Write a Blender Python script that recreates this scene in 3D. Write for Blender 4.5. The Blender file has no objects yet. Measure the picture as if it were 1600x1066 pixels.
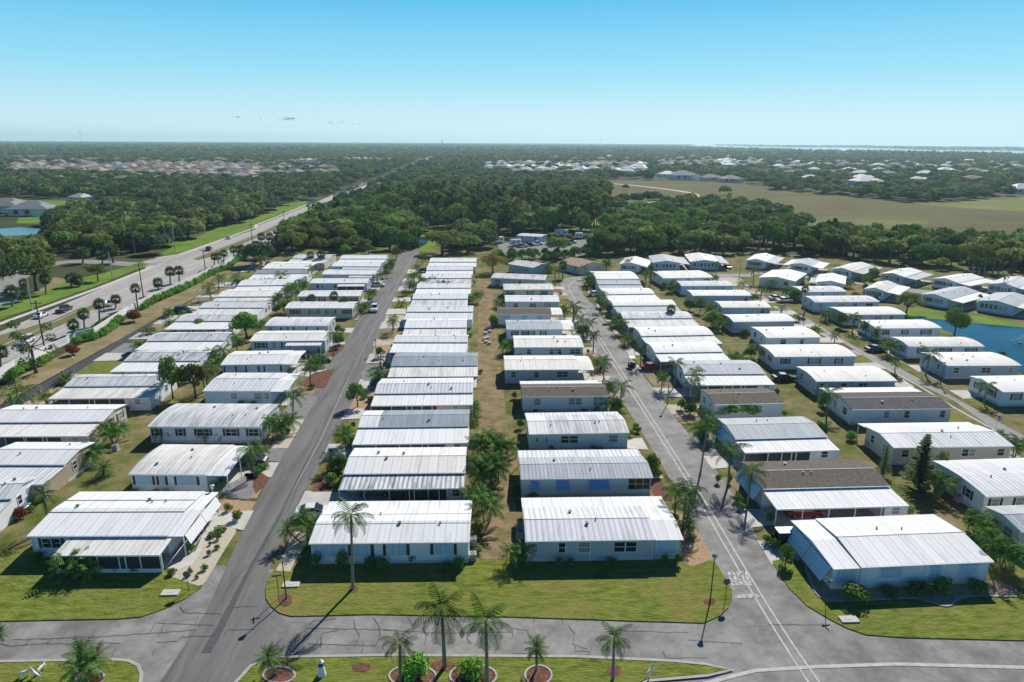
import bpy, bmesh, math, random
import numpy as np
from mathutils import Vector, Matrix
R = math.radians
random.seed(7)
sc = bpy.context.scene
COL = sc.collection
# ------------------------------------------------------------------ camera
CAMH = 44.0; FPX = 1067.0; PW, PH = 1600, 1066
PITCH, YAW, ROLL = R(16.3), R(3.1), R(0.3)
vF = Vector((math.sin(YAW)*math.cos(PITCH), math.cos(YAW)*math.cos(PITCH), -math.sin(PITCH)))
_r = Vector((math.cos(YAW), -math.sin(YAW), 0)); _u = _r.cross(vF)
vR = _r*math.cos(ROLL)+_u*math.sin(ROLL); vU = _u*math.cos(ROLL)-_r*math.sin(ROLL)
cam = bpy.data.objects.new('camera', bpy.data.cameras.new('camera')); COL.objects.link(cam)
m = Matrix.Identity(4)
for i in range(3): m[i][0] = vR[i]; m[i][1] = vU[i]; m[i][2] = -vF[i]
m.translation = (0, 0, CAMH); cam.matrix_world = m
cam.data.sensor_width = 36; cam.data.lens = 36*FPX/PW; cam.data.clip_end = 80000; cam.data.clip_start = .5
sc.camera = cam
# ------------------------------------------------------------------ sky, sun, exposure
SUN_EL, SUN_AZ = R(39), R(26)          # azimuth clockwise from +Y
w = bpy.data.worlds.new('World'); sc.world = w; w.use_nodes = True
nt = w.node_tree; bg = nt.nodes['Background']
sky = nt.nodes.new('ShaderNodeTexSky'); sky.sky_type = 'NISHITA'; sky.sun_disc = False
sky.sun_elevation = SUN_EL; sky.sun_rotation = SUN_AZ; sky.altitude = 50
sky.air_density = 1.0; sky.dust_density = 0.25; sky.ozone_density = 1.2
# clear winter air: the Nishita sky is mixed with a cyan elevation gradient (pale at the horizon)
tcw = nt.nodes.new('ShaderNodeTexCoord'); sxw = nt.nodes.new('ShaderNodeSeparateXYZ'); nt.links.new(tcw.outputs['Generated'], sxw.inputs[0])
rmp = nt.nodes.new('ShaderNodeValToRGB'); el = rmp.color_ramp.elements
el[0].position = 0.0; el[0].color = (.70, .92, 1.0, 1); el[1].position = 1.0; el[1].color = (.006, .035, .14, 1)
for p_, c_ in ((.03, (.58, .87, .97)), (.09, (.31, .74, .95)), (.19, (.065, .51, .88)), (.28, (.03, .28, .62)), (.42, (.01, .09, .28))):
    e_ = el.new(p_); e_.color = (*c_, 1)
nt.links.new(sxw.outputs[2], rmp.inputs[0])
scw = nt.nodes.new('ShaderNodeVectorMath'); scw.operation = 'SCALE'; scw.inputs[3].default_value = 11.8; nt.links.new(rmp.outputs[0], scw.inputs[0])
mxw = nt.nodes.new('ShaderNodeMix'); mxw.data_type = 'RGBA'; mxw.inputs[0].default_value = .93
nt.links.new(sky.outputs[0], mxw.inputs[6]); nt.links.new(scw.outputs[0], mxw.inputs[7]); nt.links.new(mxw.outputs[2], bg.inputs[0])
bg.inputs[1].default_value = 0.07
sd = bpy.data.lights.new('sun', 'SUN'); sd.energy = 4.9; sd.angle = R(.5); sd.color = (1, .945, .85)
sun = bpy.data.objects.new('sun', sd); COL.objects.link(sun)
sdir = Vector((math.sin(SUN_AZ)*math.cos(SUN_EL), math.cos(SUN_AZ)*math.cos(SUN_EL), math.sin(SUN_EL)))
sun.rotation_euler = sdir.to_track_quat('Z', 'Y').to_euler(); sun.location = (0, 0, 200)
sc.view_settings.view_transform = 'Standard'; sc.view_settings.look = 'None'
sc.view_settings.exposure = 0.3; sc.view_settings.gamma = 1
sc.cycles.max_bounces = 5; sc.cycles.diffuse_bounces = 2; sc.cycles.glossy_bounces = 2
sc.cycles.transparent_max_bounces = 6; sc.cycles.volume_bounces = 0
# ------------------------------------------------------------------ picture -> place
CR = dict(px=(0, 0, 1), a1=(0, 740, 3.27), a2=(400, 740, 3.27), a3=(800, 740, 3.27), a4=(1200, 740, 3.27),
          b1=(0, 480, 3.8075), b2=(400, 480, 3.8075), b3=(800, 480, 3.8075), b4=(1200, 480, 3.8075),
          c1=(0, 200, 3.5525), c2=(400, 200, 3.5525), c3=(800, 200, 3.5525), c4=(1200, 200, 3.5525),
          d1=(180, 390, 6.6625), d2=(380, 390, 6.6625), d3=(580, 390, 6.6625), d4=(740, 390, 6.6625),
          e1=(900, 380, 6.6625), e2=(1040, 380, 6.6625), e3=(1180, 380, 6.6625), e4=(1360, 380, 6.6625))
def px(c, x, y):
    o = CR[c]; return o[0]+x/o[2], o[1]+y/o[2]
def gp(x, y, z=0.0):
    d = vF*FPX+vR*(x-PW/2)-vU*(y-PH/2); t = (z-CAMH)/d.z
    return Vector((d.x*t, d.y*t, z))
def at(c, x, y, z=0.0): return gp(*px(c, x, y), z)
def prj(p):
    v = Vector(p)-Vector((0, 0, CAMH)); z = v.dot(vF)
    return PW/2+FPX*v.dot(vR)/z, PH/2-FPX*v.dot(vU)/z
def rise(P0, ypix):                    # height above a ground point that the picture row shows
    lo, hi = 0.0, 40.0
    for _ in range(30):
        mid = (lo+hi)/2
        if prj((P0.x, P0.y, mid))[1] > ypix: lo = mid
        else: hi = mid
    return lo
def mpp(P0): return (Vector(P0)-Vector((0, 0, CAMH))).dot(vF)/FPX    # metres a photo pixel spans there
# ------------------------------------------------------------------ materials
MATS = {}
def mat(name, col, rough=.7, var=0.0, scale=1.0, bump=0.0, bscale=None, spec=.5, metal=0.0, objrand=0.0, stretch=None, col2=None, trans=0.0, contrast=(.35, .65), big=None):
    if name in MATS: return MATS[name]
    if rough >= .9: spec = .06
    elif rough >= .8: spec = min(spec, .25)
    mt = bpy.data.materials.new(name); mt.use_nodes = True; n = mt.node_tree; b = n.nodes['Principled BSDF']
    b.inputs['Roughness'].default_value = rough; b.inputs['Metallic'].default_value = metal
    b.inputs['Specular IOR Level'].default_value = spec
    b.inputs['Base Color'].default_value = (*col, 1)
    out = None
    tc = n.nodes.new('ShaderNodeTexCoord'); src = tc.outputs['Object']
    if stretch:
        mp = n.nodes.new('ShaderNodeMapping'); mp.inputs['Scale'].default_value = stretch
        n.links.new(src, mp.inputs[0]); src = mp.outputs[0]
    if var or col2:
        no = n.nodes.new('ShaderNodeTexNoise'); no.inputs['Scale'].default_value = scale; no.inputs['Detail'].default_value = 8
        no.inputs['Roughness'].default_value = .72
        n.links.new(src, no.inputs['Vector'])
        cr = n.nodes.new('ShaderNodeValToRGB'); cr.color_ramp.elements[0].position = contrast[0]; cr.color_ramp.elements[1].position = contrast[1]
        c2 = col2 if col2 else tuple(min(1, c*(1+var)) for c in col)
        c1 = col if col2 else tuple(c*(1-var) for c in col)
        cr.color_ramp.elements[0].color = (*c1, 1); cr.color_ramp.elements[1].color = (*c2, 1)
        n.links.new(no.outputs[0], cr.inputs[0]); out = cr.outputs[0]
    if big:
        n3 = n.nodes.new('ShaderNodeTexNoise'); n3.inputs['Scale'].default_value = big[1]; n3.inputs['Detail'].default_value = 7; n3.inputs['Roughness'].default_value = .68
        mp3 = n.nodes.new('ShaderNodeMapping'); mp3.inputs['Scale'].default_value = big[3] if len(big) > 3 else (1, 1, 1); mp3.inputs['Location'].default_value = (17, 5, 3)
        n.links.new(tc.outputs['Object'], mp3.inputs[0]); n.links.new(mp3.outputs[0], n3.inputs['Vector'])
        c3 = n.nodes.new('ShaderNodeMapRange'); c3.inputs[1].default_value = .47; c3.inputs[2].default_value = .66; c3.inputs[4].default_value = big[2]; n.links.new(n3.outputs[0], c3.inputs[0])
        m3 = n.nodes.new('ShaderNodeMix'); m3.data_type = 'RGBA'; n.links.new(c3.outputs[0], m3.inputs[0]); n.links.new(out, m3.inputs[6]); m3.inputs[7].default_value = (*big[0], 1); out = m3.outputs[2]
    if objrand:
        oi = n.nodes.new('ShaderNodeObjectInfo'); h = n.nodes.new('ShaderNodeHueSaturation')
        mr = n.nodes.new('ShaderNodeMapRange'); mr.inputs[3].default_value = 1-objrand; mr.inputs[4].default_value = 1+objrand
        n.links.new(oi.outputs['Random'], mr.inputs[0]); n.links.new(mr.outputs[0], h.inputs['Value'])
        mh = n.nodes.new('ShaderNodeMapRange'); mh.inputs[3].default_value = .5-objrand*.11; mh.inputs[4].default_value = .5+objrand*.05
        ml = n.nodes.new('ShaderNodeMath'); ml.operation = 'MULTIPLY'; ml.inputs[1].default_value = 7.31
        fr = n.nodes.new('ShaderNodeMath'); fr.operation = 'FRACT'
        n.links.new(oi.outputs['Random'], ml.inputs[0]); n.links.new(ml.outputs[0], fr.inputs[0]); n.links.new(fr.outputs[0], mh.inputs[0])
        n.links.new(mh.outputs[0], h.inputs['Hue'])
        if out: n.links.new(out, h.inputs['Color'])
        else: h.inputs['Color'].default_value = (*col, 1)
        out = h.outputs[0]
    if out: n.links.new(out, b.inputs['Base Color'])
    if bump:
        nb = n.nodes.new('ShaderNodeTexNoise'); nb.inputs['Scale'].default_value = bscale or scale*4; nb.inputs['Detail'].default_value = 4
        n.links.new(src, nb.inputs['Vector'])
        bm_ = n.nodes.new('ShaderNodeBump'); bm_.inputs['Strength'].default_value = bump; bm_.inputs['Distance'].default_value = .15
        n.links.new(nb.outputs[0], bm_.inputs['Height']); n.links.new(bm_.outputs[0], b.inputs['Normal'])
    if trans:
        tr = n.nodes.new('ShaderNodeBsdfTranslucent'); mx = n.nodes.new('ShaderNodeMixShader'); mx.inputs[0].default_value = trans
        if out: n.links.new(out, tr.inputs[0])
        else: tr.inputs[0].default_value = (*col, 1)
        n.links.new(b.outputs[0], mx.inputs[1]); n.links.new(tr.outputs[0], mx.inputs[2])
        n.links.new(mx.outputs[0], n.nodes['Material Output'].inputs[0])
    MATS[name] = mt; return mt
def roofmat(name, col, col2, period, depth=.5, dirt=.25, rough=.72):
    """sheet metal roof: standing ribs down the slope (local x), panel tone changes and grime streaks"""
    mt = bpy.data.materials.new(name); mt.use_nodes = True; n = mt.node_tree; b = n.nodes['Principled BSDF']
    b.inputs['Roughness'].default_value = rough; b.inputs['Specular IOR Level'].default_value = .2
    tc = n.nodes.new('ShaderNodeTexCoord'); sx = n.nodes.new('ShaderNodeSeparateXYZ'); n.links.new(tc.outputs['Object'], sx.inputs[0])
    oi = n.nodes.new('ShaderNodeObjectInfo')
    mp = n.nodes.new('ShaderNodeMapping'); mp.inputs['Scale'].default_value = (1.3, .16, .3); n.links.new(tc.outputs['Object'], mp.inputs[0])
    mo = n.nodes.new('ShaderNodeVectorMath'); mo.operation = 'SCALE'; mo.inputs[3].default_value = 40
    cb = n.nodes.new('ShaderNodeCombineXYZ'); n.links.new(oi.outputs['Random'], cb.inputs[0]); n.links.new(oi.outputs['Random'], cb.inputs[1])
    n.links.new(cb.outputs[0], mo.inputs[0])
    ad = n.nodes.new('ShaderNodeVectorMath'); n.links.new(mp.outputs[0], ad.inputs[0]); n.links.new(mo.outputs[0], ad.inputs[1])
    no = n.nodes.new('ShaderNodeTexNoise'); no.inputs['Scale'].default_value = .9; no.inputs['Detail'].default_value = 6; no.inputs['Roughness'].default_value = .7
    n.links.new(ad.outputs[0], no.inputs[0])
    cr = n.nodes.new('ShaderNodeValToRGB'); cr.color_ramp.elements[0].position = .34; cr.color_ramp.elements[1].position = .36+dirt*.6
    cr.color_ramp.elements[0].color = (*col2, 1); cr.color_ramp.elements[1].color = (*col, 1)
    n.links.new(no.outputs[0], cr.inputs[0])
    # panels: one tone per 1.2 m sheet
    dv = n.nodes.new('ShaderNodeMath'); dv.operation = 'DIVIDE'; dv.inputs[1].default_value = 1.2; n.links.new(sx.outputs[0], dv.inputs[0])
    fl = n.nodes.new('ShaderNodeMath'); fl.operation = 'FLOOR'; n.links.new(dv.outputs[0], fl.inputs[0])
    ad2 = n.nodes.new('ShaderNodeMath'); n.links.new(fl.outputs[0], ad2.inputs[0]); n.links.new(oi.outputs['Random'], ad2.inputs[1])
    wn = n.nodes.new('ShaderNodeTexWhiteNoise'); wn.noise_dimensions = '1D'; n.links.new(ad2.outputs[0], wn.inputs['W'])
    mr = n.nodes.new('ShaderNodeMapRange'); mr.inputs[3].default_value = .92; mr.inputs[4].default_value = 1.0; n.links.new(wn.outputs[0], mr.inputs[0])
    # ribs
    d2 = n.nodes.new('ShaderNodeMath'); d2.operation = 'DIVIDE'; d2.inputs[1].default_value = period; n.links.new(sx.outputs[0], d2.inputs[0])
    fr = n.nodes.new('ShaderNodeMath'); fr.operation = 'FRACT'; n.links.new(d2.outputs[0], fr.inputs[0])
    lt = n.nodes.new('ShaderNodeMath'); lt.operation = 'LESS_THAN'; lt.inputs[1].default_value = .38; n.links.new(fr.outputs[0], lt.inputs[0])
    m2 = n.nodes.new('ShaderNodeMapRange'); m2.inputs[3].default_value = 1.0; m2.inputs[4].default_value = 1-.5*depth; n.links.new(lt.outputs[0], m2.inputs[0])
    dj = n.nodes.new('ShaderNodeMath'); dj.operation = 'FRACT'; n.links.new(dv.outputs[0], dj.inputs[0])
    lj = n.nodes.new('ShaderNodeMath'); lj.operation = 'LESS_THAN'; lj.inputs[1].default_value = .06; n.links.new(dj.outputs[0], lj.inputs[0])
    mj = n.nodes.new('ShaderNodeMapRange'); mj.inputs[3].default_value = 1; mj.inputs[4].default_value = .72; n.links.new(lj.outputs[0], mj.inputs[0])
    m3 = n.nodes.new('ShaderNodeMath'); m3.operation = 'MULTIPLY'; n.links.new(mr.outputs[0], m3.inputs[0]); n.links.new(mj.outputs[0], m3.inputs[1]); mr = m3
    mm = n.nodes.new('ShaderNodeMath'); mm.operation = 'MULTIPLY'; n.links.new(mr.outputs[0], mm.inputs[0]); n.links.new(m2.outputs[0], mm.inputs[1])
    mx = n.nodes.new('ShaderNodeVectorMath'); mx.operation = 'SCALE'; n.links.new(cr.outputs[0], mx.inputs[0]); n.links.new(mm.outputs[0], mx.inputs[3])
    n.links.new(mx.outputs[0], b.inputs['Base Color'])
    bu = n.nodes.new('ShaderNodeBump'); bu.inputs['Strength'].default_value = .4*depth; bu.inputs['Distance'].default_value = .04
    n.links.new(lt.outputs[0], bu.inputs['Height']); n.links.new(bu.outputs[0], b.inputs['Normal'])
    MATS[name] = mt; return mt
RF = dict(W=roofmat('roof_white_metal', (.75, .76, .77), (.62, .64, .66), .6, .12, .16),
          W2=roofmat('roof_yellowed_white_metal', (.73, .725, .70), (.50, .49, .46), .6, .2, .3), W3=roofmat('roof_grimy_white_metal', (.66, .675, .69), (.36, .38, .39), .6, .3, .34),
          R=roofmat('roof_ribbed_white_metal', (.70, .72, .75), (.52, .55, .58), .62, .5, .18),
          C=roofmat('roof_cream_metal', (.76, .75, .72), (.60, .58, .55), .6, .1, .2),
          G=roofmat('roof_grey_metal', (.46, .50, .54), (.36, .39, .42), .5, .5, .3),
          M=roofmat('roof_mildewed_metal', (.70, .72, .73), (.22, .23, .23), .6, 1.0, .3),
          S=roofmat('roof_blue_grey_membrane', (.30, .35, .40), (.22, .26, .30), 2.4, .15, .3),
          K=mat('roof_dark_shingle', (.115, .115, .12), .9, .35, 3, .4, 20),
          N=mat('roof_brown_shingle', (.15, .13, .11), .9, .35, 3, .4, 20),
          T=mat('roof_tan_shingle', (.38, .28, .20), .9, .25, 2, .4, 12))
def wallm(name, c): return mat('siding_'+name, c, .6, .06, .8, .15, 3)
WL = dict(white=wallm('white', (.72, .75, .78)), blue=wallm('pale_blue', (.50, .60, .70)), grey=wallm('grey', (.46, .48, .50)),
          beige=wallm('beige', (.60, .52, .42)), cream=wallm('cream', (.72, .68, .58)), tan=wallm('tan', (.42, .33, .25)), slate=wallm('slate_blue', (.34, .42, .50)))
M_trim = mat('white_trim', (.78, .79, .8), .5)
M_glass = mat('window_glass', (.02, .025, .03), .08, spec=.8)
M_screen = mat('dark_screen', (.03, .032, .035), .6, .4, 2)
M_shut = mat('dark_shutter', (.035, .04, .05), .6)
M_louver = mat('shade_blue_louver', (.42, .60, .74), .5)  # white louvres: the blue of open shade is put into the colour
M_awn = mat('awning_metal', (.70, .76, .80), .5, .08, 3)
M_vent = mat('roof_vent_metal', (.10, .10, .10), .6)
M_skirt = mat('skirting', (.50, .52, .54), .7, .2, 2)
M_conc = mat('driveway_concrete', (.46, .45, .43), .85, .14, .6, .1, 8)
M_grill = mat('ac_grille', (.35, .36, .36), .6, .2, 6)
# ------------------------------------------------------------------ mesh helpers
class MB:
    def __init__(s): s.v = []; s.f = []
    def add(s, vs, fs):
        n = len(s.v); s.v += [tuple(v) for v in vs]; s.f += [tuple(i+n for i in f) for f in fs]; return s
    def box(s, x0, y0, z0, x1, y1, z1):
        return s.add([(x0, y0, z0), (x1, y0, z0), (x1, y1, z0), (x0, y1, z0), (x0, y0, z1), (x1, y0, z1), (x1, y1, z1), (x0, y1, z1)],
                     [(0, 3, 2, 1), (4, 5, 6, 7), (0, 1, 5, 4), (1, 2, 6, 5), (2, 3, 7, 6), (3, 0, 4, 7)])
    def hexa(s, v): return s.add(v, [(0, 3, 2, 1), (4, 5, 6, 7), (0, 1, 5, 4), (1, 2, 6, 5), (2, 3, 7, 6), (3, 0, 4, 7)])
    def prism(s, prof, a, b, axis='x'):      # prof: list of (u, z); extruded along axis from a to b
        n = len(prof)
        if axis == 'x': vs = [(a, u, z) for u, z in prof]+[(b, u, z) for u, z in prof]
        else: vs = [(u, a, z) for u, z in prof]+[(u, b, z) for u, z in prof]
        fs = [tuple(range(n)), tuple(range(2*n-1, n-1, -1))]+[(i, i+n, (i+1) % n+n, (i+1) % n) for i in range(n)]
        return s.add(vs, fs)
    def tube(s, pts, rad, n=7, cap=True):
        pts = [Vector(p) for p in pts]; k = len(pts)
        if not hasattr(rad, '__len__'): rad = [rad]*k
        vs = []
        for i, p in enumerate(pts):
            t = (pts[min(i+1, k-1)]-pts[max(i-1, 0)]).normalized()
            a = t.cross(Vector((0, 1, 0.01)) if abs(t.y) < .9 else Vector((1, 0, 0))).normalized(); c = t.cross(a)
            vs += [p+(a*math.cos(2*math.pi*j/n)+c*math.sin(2*math.pi*j/n))*rad[i] for j in range(n)]
        fs = [(i*n+j, i*n+(j+1) % n, (i+1)*n+(j+1) % n, (i+1)*n+j) for i in range(k-1) for j in range(n)]
        if cap: fs += [tuple(range(n-1, -1, -1)), tuple(range((k-1)*n, k*n))]
        return s.add(vs, fs)
    def mesh(s, name, m, smooth=False):
        me = bpy.data.meshes.new(name); me.from_pydata(s.v, [], s.f)
        bm = bmesh.new(); bm.from_mesh(me); bmesh.ops.recalc_face_normals(bm, faces=bm.faces); bm.to_mesh(me); bm.free()
        if m: me.materials.append(m)
        if smooth: me.polygons.foreach_set('use_smooth', [True]*len(me.polygons))
        me.update(); return me
    def build(s, name, m, parent=None, loc=(0, 0, 0), rz=0, smooth=False): return ob(name, s.mesh(name, m, smooth), parent, loc, rz)
def ob(name, me, parent=None, loc=(0, 0, 0), rz=0, scale=None):
    o = bpy.data.objects.new(name, me); COL.objects.link(o); o.location = loc; o.rotation_euler = (0, 0, rz)
    if parent: o.parent = parent
    if scale: o.scale = scale
    return o
def tag(o, label=None, cat=None, group=None, kind=None):
    if label: o['label'] = label
    if cat: o['category'] = cat
    if group: o['group'] = group
    if kind: o['kind'] = kind
    return o
def thing(name, label, cat, loc=(0, 0, 0), rz=0, group=None): return tag(ob(name, None, None, loc, rz), label, cat, group)
def copy_tree(o, parent=None):
    c = o.copy(); COL.objects.link(c); c.parent = parent
    for ch in o.children: copy_tree(ch, c)
    return c
ORD = ['first', 'second', 'third', 'fourth', 'fifth', 'sixth', 'seventh', 'eighth', 'ninth', 'tenth', 'eleventh', 'twelfth', 'thirteenth', 'fourteenth', 'fifteenth', 'sixteenth', 'seventeenth', 'eighteenth', 'nineteenth', 'twentieth']
def sheet(name, pts, z, m, thick=0, kind='structure'):
    """flat ground patch from a list of world points"""
    ps = [(p[0], p[1]) for p in pts]
    me = bpy.data.meshes.new(name)
    bm = bmesh.new(); f = bm.faces.new([bm.verts.new((x, y, z)) for x, y in ps])
    if f.normal.z < 0: f.normal_flip()
    bmesh.ops.triangulate(bm, faces=[f])
    if thick:
        n = len(ps)
        top = [bm.verts.new((x, y, z)) for x, y in ps]; bot = [bm.verts.new((x, y, z-thick)) for x, y in ps]
        for i in range(n): bm.faces.new([bot[i], bot[(i+1) % n], top[(i+1) % n], top[i]])
    for f in bm.faces:
        f.normal_update()
        if abs(f.normal.z) > .5 and f.normal.z < 0: f.normal_flip()
    bm.to_mesh(me); bm.free(); me.materials.append(m)
    o = ob(name, me); o['kind'] = kind; return o
def smoothpoly(pts, it=2):
    for _ in range(it):
        q = []
        for i in range(len(pts)):
            a, b = pts[i], pts[(i+1) % len(pts)]; q += [a*.75+b*.25, a*.25+b*.75]
        pts = q
    return pts
def smoothline(pts, it=2):
    for _ in range(it):
        q = [pts[0]]
        for a, b in zip(pts, pts[1:]): q += [a*.75+b*.25, a*.25+b*.75]
        pts = q+[pts[-1]]
    return pts
def strip(name, pts, wd, z, m, kind='structure', mb=None):
    """ribbon along world points"""
    own = mb is None; mb = mb or MB(); L = []
    for i, p in enumerate(pts):
        t = (pts[min(i+1, len(pts)-1)]-pts[max(i-1, 0)]); t.z = 0; t.normalize(); n = Vector((-t.y, t.x, 0))
        wv = wd[i] if hasattr(wd, '__len__') else wd
        L += [(p.x-n.x*wv/2, p.y-n.y*wv/2, z), (p.x+n.x*wv/2, p.y+n.y*wv/2, z)]
    mb.add(L, [(2*i, 2*i+2, 2*i+3, 2*i+1) for i in range(len(pts)-1)])
    if own: o = mb.build(name, m); o['kind'] = kind; return o
# ------------------------------------------------------------------ ground, streets, water
G_base = mat('scrub_ground', (.035, .05, .018), .95, 0, .02, .3, .4, col2=(.10, .10, .05))
G_park = mat('park_turf', (.08, .11, .022), .95, 0, .16, .5, 3, col2=(.27, .21, .115), contrast=(.40, .66))
G_lawn = mat('corner_lawn', (.055, .095, .012), .95, 0, 1.3, .9, 6, col2=(.22, .25, .05), stretch=(.45, 1.3, 1), contrast=(.3, .66), big=((.24, .19, .07), .16, .75))
G_green = mat('bright_grass', (.13, .21, .03), .95, .25, .1, .3, 2)
G_field = mat('dry_field', (.095, .074, .034), .95, 0, .02, .3, .5, col2=(.13, .135, .045), contrast=(.35, .62), stretch=(.5, 1.8, 1), big=((.12, .098, .055), .006, .7, (.5, 2, 1)))
G_dry = mat('dry_grass', (.16, .15, .06), .95, 0, .15, .4, 3, col2=(.30, .24, .15))
A_mid = mat('asphalt_grey', (.165, .165, .158), .85, 0, .4, .25, 12, contrast=(.32, .68), col2=(.31, .305, .295), big=((.095, .092, .088), .2, .65))
A_left = mat('asphalt_dark', (.155, .154, .151), .85, .18, .3, .15, 12, stretch=(2.2, .25, 1), big=((.085, .083, .08), .5, .7, (1.6, .12, 1)))
A_lane = mat('asphalt_new', (.055, .058, .066), .8, .2, .3)
A_far = mat('street_pale', (.24, .24, .235), .85, .12, .2)
A_hwy = mat('highway_paving', (.36, .34, .32), .85, .14, .08, stretch=(1.5, .2, 1))
M_seam = mat('pale_gutter_strip', (.42, .42, .41), .8, .2, 1.5)
M_crack = mat('crack_sealing', (.035, .035, .037), .7)
M_walk = mat('sidewalk_concrete', (.50, .48, .45), .85, .1, .5)
M_mulch = mat('red_mulch', (.17, .085, .06), .95, .5, 3, .8, 12)
M_grav = mat('grey_gravel', (.24, .24, .24), .95, .35, 5, .6, 18)
M_shell = mat('shell_gravel', (.52, .46, .37), .95, .2, 4, .6, 18)
M_tang = mat('tan_gravel', (.40, .28, .18), .95, .3, 4, .6, 18)
M_kerb = mat('kerb_concrete', (.36, .35, .33), .8, .15, 1)
def water(name, col, rough, wave):
    mt = mat(name, col, rough, spec=.35); n = mt.node_tree
    tc = n.nodes.new('ShaderNodeTexCoord'); no = n.nodes.new('ShaderNodeTexNoise'); no.inputs['Scale'].default_value = wave; no.inputs['Detail'].default_value = 3
    bu = n.nodes.new('ShaderNodeBump'); bu.inputs['Strength'].default_value = .25; bu.inputs['Distance'].default_value = .2
    n.links.new(tc.outputs['Object'], no.inputs[0]); n.links.new(no.outputs[0], bu.inputs['Height']); n.links.new(bu.outputs[0], n.nodes['Principled BSDF'].inputs['Normal'])
    return mt
W_pond = water('pond_water', (.004, .03, .06), .06, .8); W_bay = water('bay_water', (.30, .42, .48), .15, .02)  # bay base lightened to carry the pale sky reflection
HZ = 12000.0     # flat stand-in for the curved earth: the plain ends where the real horizon dips out of sight
sheet('ground', [(HZ*math.sin(a*math.pi/60), HZ*math.cos(a*math.pi/60)) for a in range(-32, 33)]+[(HZ, -300), (-HZ, -300)], -.06, G_base)
PK = [at('b1', 0, 700), at('b1', 215, 590), at('b1', 620, 290), at('d1', 820, 590), at('d1', 1250, 320), at('d2', 160, 190), at('d2', 420, 20), at('d2', 900, -10), at('px', 600, 385), at('px', 1100, 392), at('px', 1400, 405), at('px', 1760, 430), Vector((140, 40, 0)), Vector((140, 20, 0)), Vector((-120, 20, 0)), Vector((-120, 80, 0))]
sheet('park_lawn', PK, -.02, G_park)
sheet('dry_strip', [(.4, 58.5), (4.6, 58.5), (4.9, 110), (4.6, 228), (.6, 228), (.2, 110)], .0, mat('dry_strip_turf', (.10, .11, .035), .95, 0, .35, .4, 4, col2=(.27, .20, .12), contrast=(.34, .56)))
def poly(name, c, pts, z, m, sm=0, thick=0):
    w_ = [at(*( p if isinstance(p[0], str) else (c, *p))) for p in pts]
    if sm: w_ = smoothpoly(w_, sm)
    return sheet(name, w_, z, m, thick)
poly('road', 'px', [(-260, 900), (300, 880), (420, 890), (900, 900), (1120, 890), (1210, 880), (1300, 930), (1900, 950), (1900, 1250), (-260, 1250)], .0, A_mid)
poly('road', 'px', [(250, 1066), (320, 960), (345, 905), (392, 800), (430, 730), (510, 580), (560, 500), (600, 440), (628, 392), (657, 392), (645, 420), (602, 505), (560, 612), (520, 685), (477, 772), (440, 850), (420, 890), (415, 925), (425, 975), (440, 1066)], .01, A_left)
poly('road', 'px', [(1150, 980), (1120, 900), (1070, 790), (1030, 720), (990, 655), (955, 600), (930, 550), (905, 500), (890, 470), (876, 452), (875, 441), (886, 434), (920, 430), (916, 440), (908, 450), (912, 462), (930, 480), (1000, 580), (1085, 690), (1145, 770), (1200, 870), (1250, 930), (1290, 975)], .012, A_mid)
poly('road', 'b4', [('e2', 480, 318), ('e2', 880, 500), ('e2', 1100, 640), ('e2', 1300, 760), (200, 90), (560, 300), (770, 400), (1110, 560), (1700, 985), (1900, 985), (1523, 765), (1040, 500), (720, 330), (520, 235), (240, 72), ('e3', 300, 650), ('e3', 100, 560), ('e2', 900, 460), ('e2', 760, 395), ('e2', 700, 350), ('e2', 900, 350), ('e2', 920, 320)], .0, A_far)
poly('road', 'e3', [(-60, 320), (300, 345), (620, 372), (1170, 440), ('e4', 480, 520), ('e4', 1100, 590), ('e4', 1700, 680), ('e4', 1700, 620), ('e4', 1080, 545), ('e4', 470, 480), (1100, 415), (640, 348), (300, 325), (-60, 300)], .006, A_far)
poly('lane', 'b1', [(-300, 760), (0, 672), (215, 590), (300, 492), (620, 292), (980, 100), ('d1', 820, 592), ('d1', 1100, 412), ('d1', 1250, 322), ('d2', 60, 210), ('d2', 170, 150), ('d2', 110, 150), ('d1', 1400, 152), ('d1', 1150, 330), ('d1', 500, 682), ('d1', 0, 967), (220, 470), (0, 590), (-300, 640)], .0, A_lane)
# highway
hwR = [at('b1', -500, 760), at('b1', -100, 480), at('d1', 0, 722), at('d1', 240, 592), at('d1', 700, 380), at('d1', 1100, 182), at('d1', 1430, 2), at('c2', 0, 690), at('c2', 300, 520), at('c2', 470, 400), at('c2', 580, 352), at('c2', 700, 300), at('c2', 830, 235), at('c2', 990, 166)]
hwL = [at('b1', -500, 260), at('b1', -100, 190), at('d1', 0, 342), at('d1', 370, 190), at('d1', 560, 95), at('d1', 820, 0), at('c1', 1421, 562), at('c2', 0, 547), at('c2', 280, 435), at('c2', 420, 375), at('c2', 560, 318), at('c2', 690, 282), at('c2', 815, 225), at('c2', 975, 158)]
sheet('highway', hwR+hwL[::-1], .03, A_hwy)
def lerpline(t): return [a*(1-t)+b*t for a, b in zip(hwR, hwL)]
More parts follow.
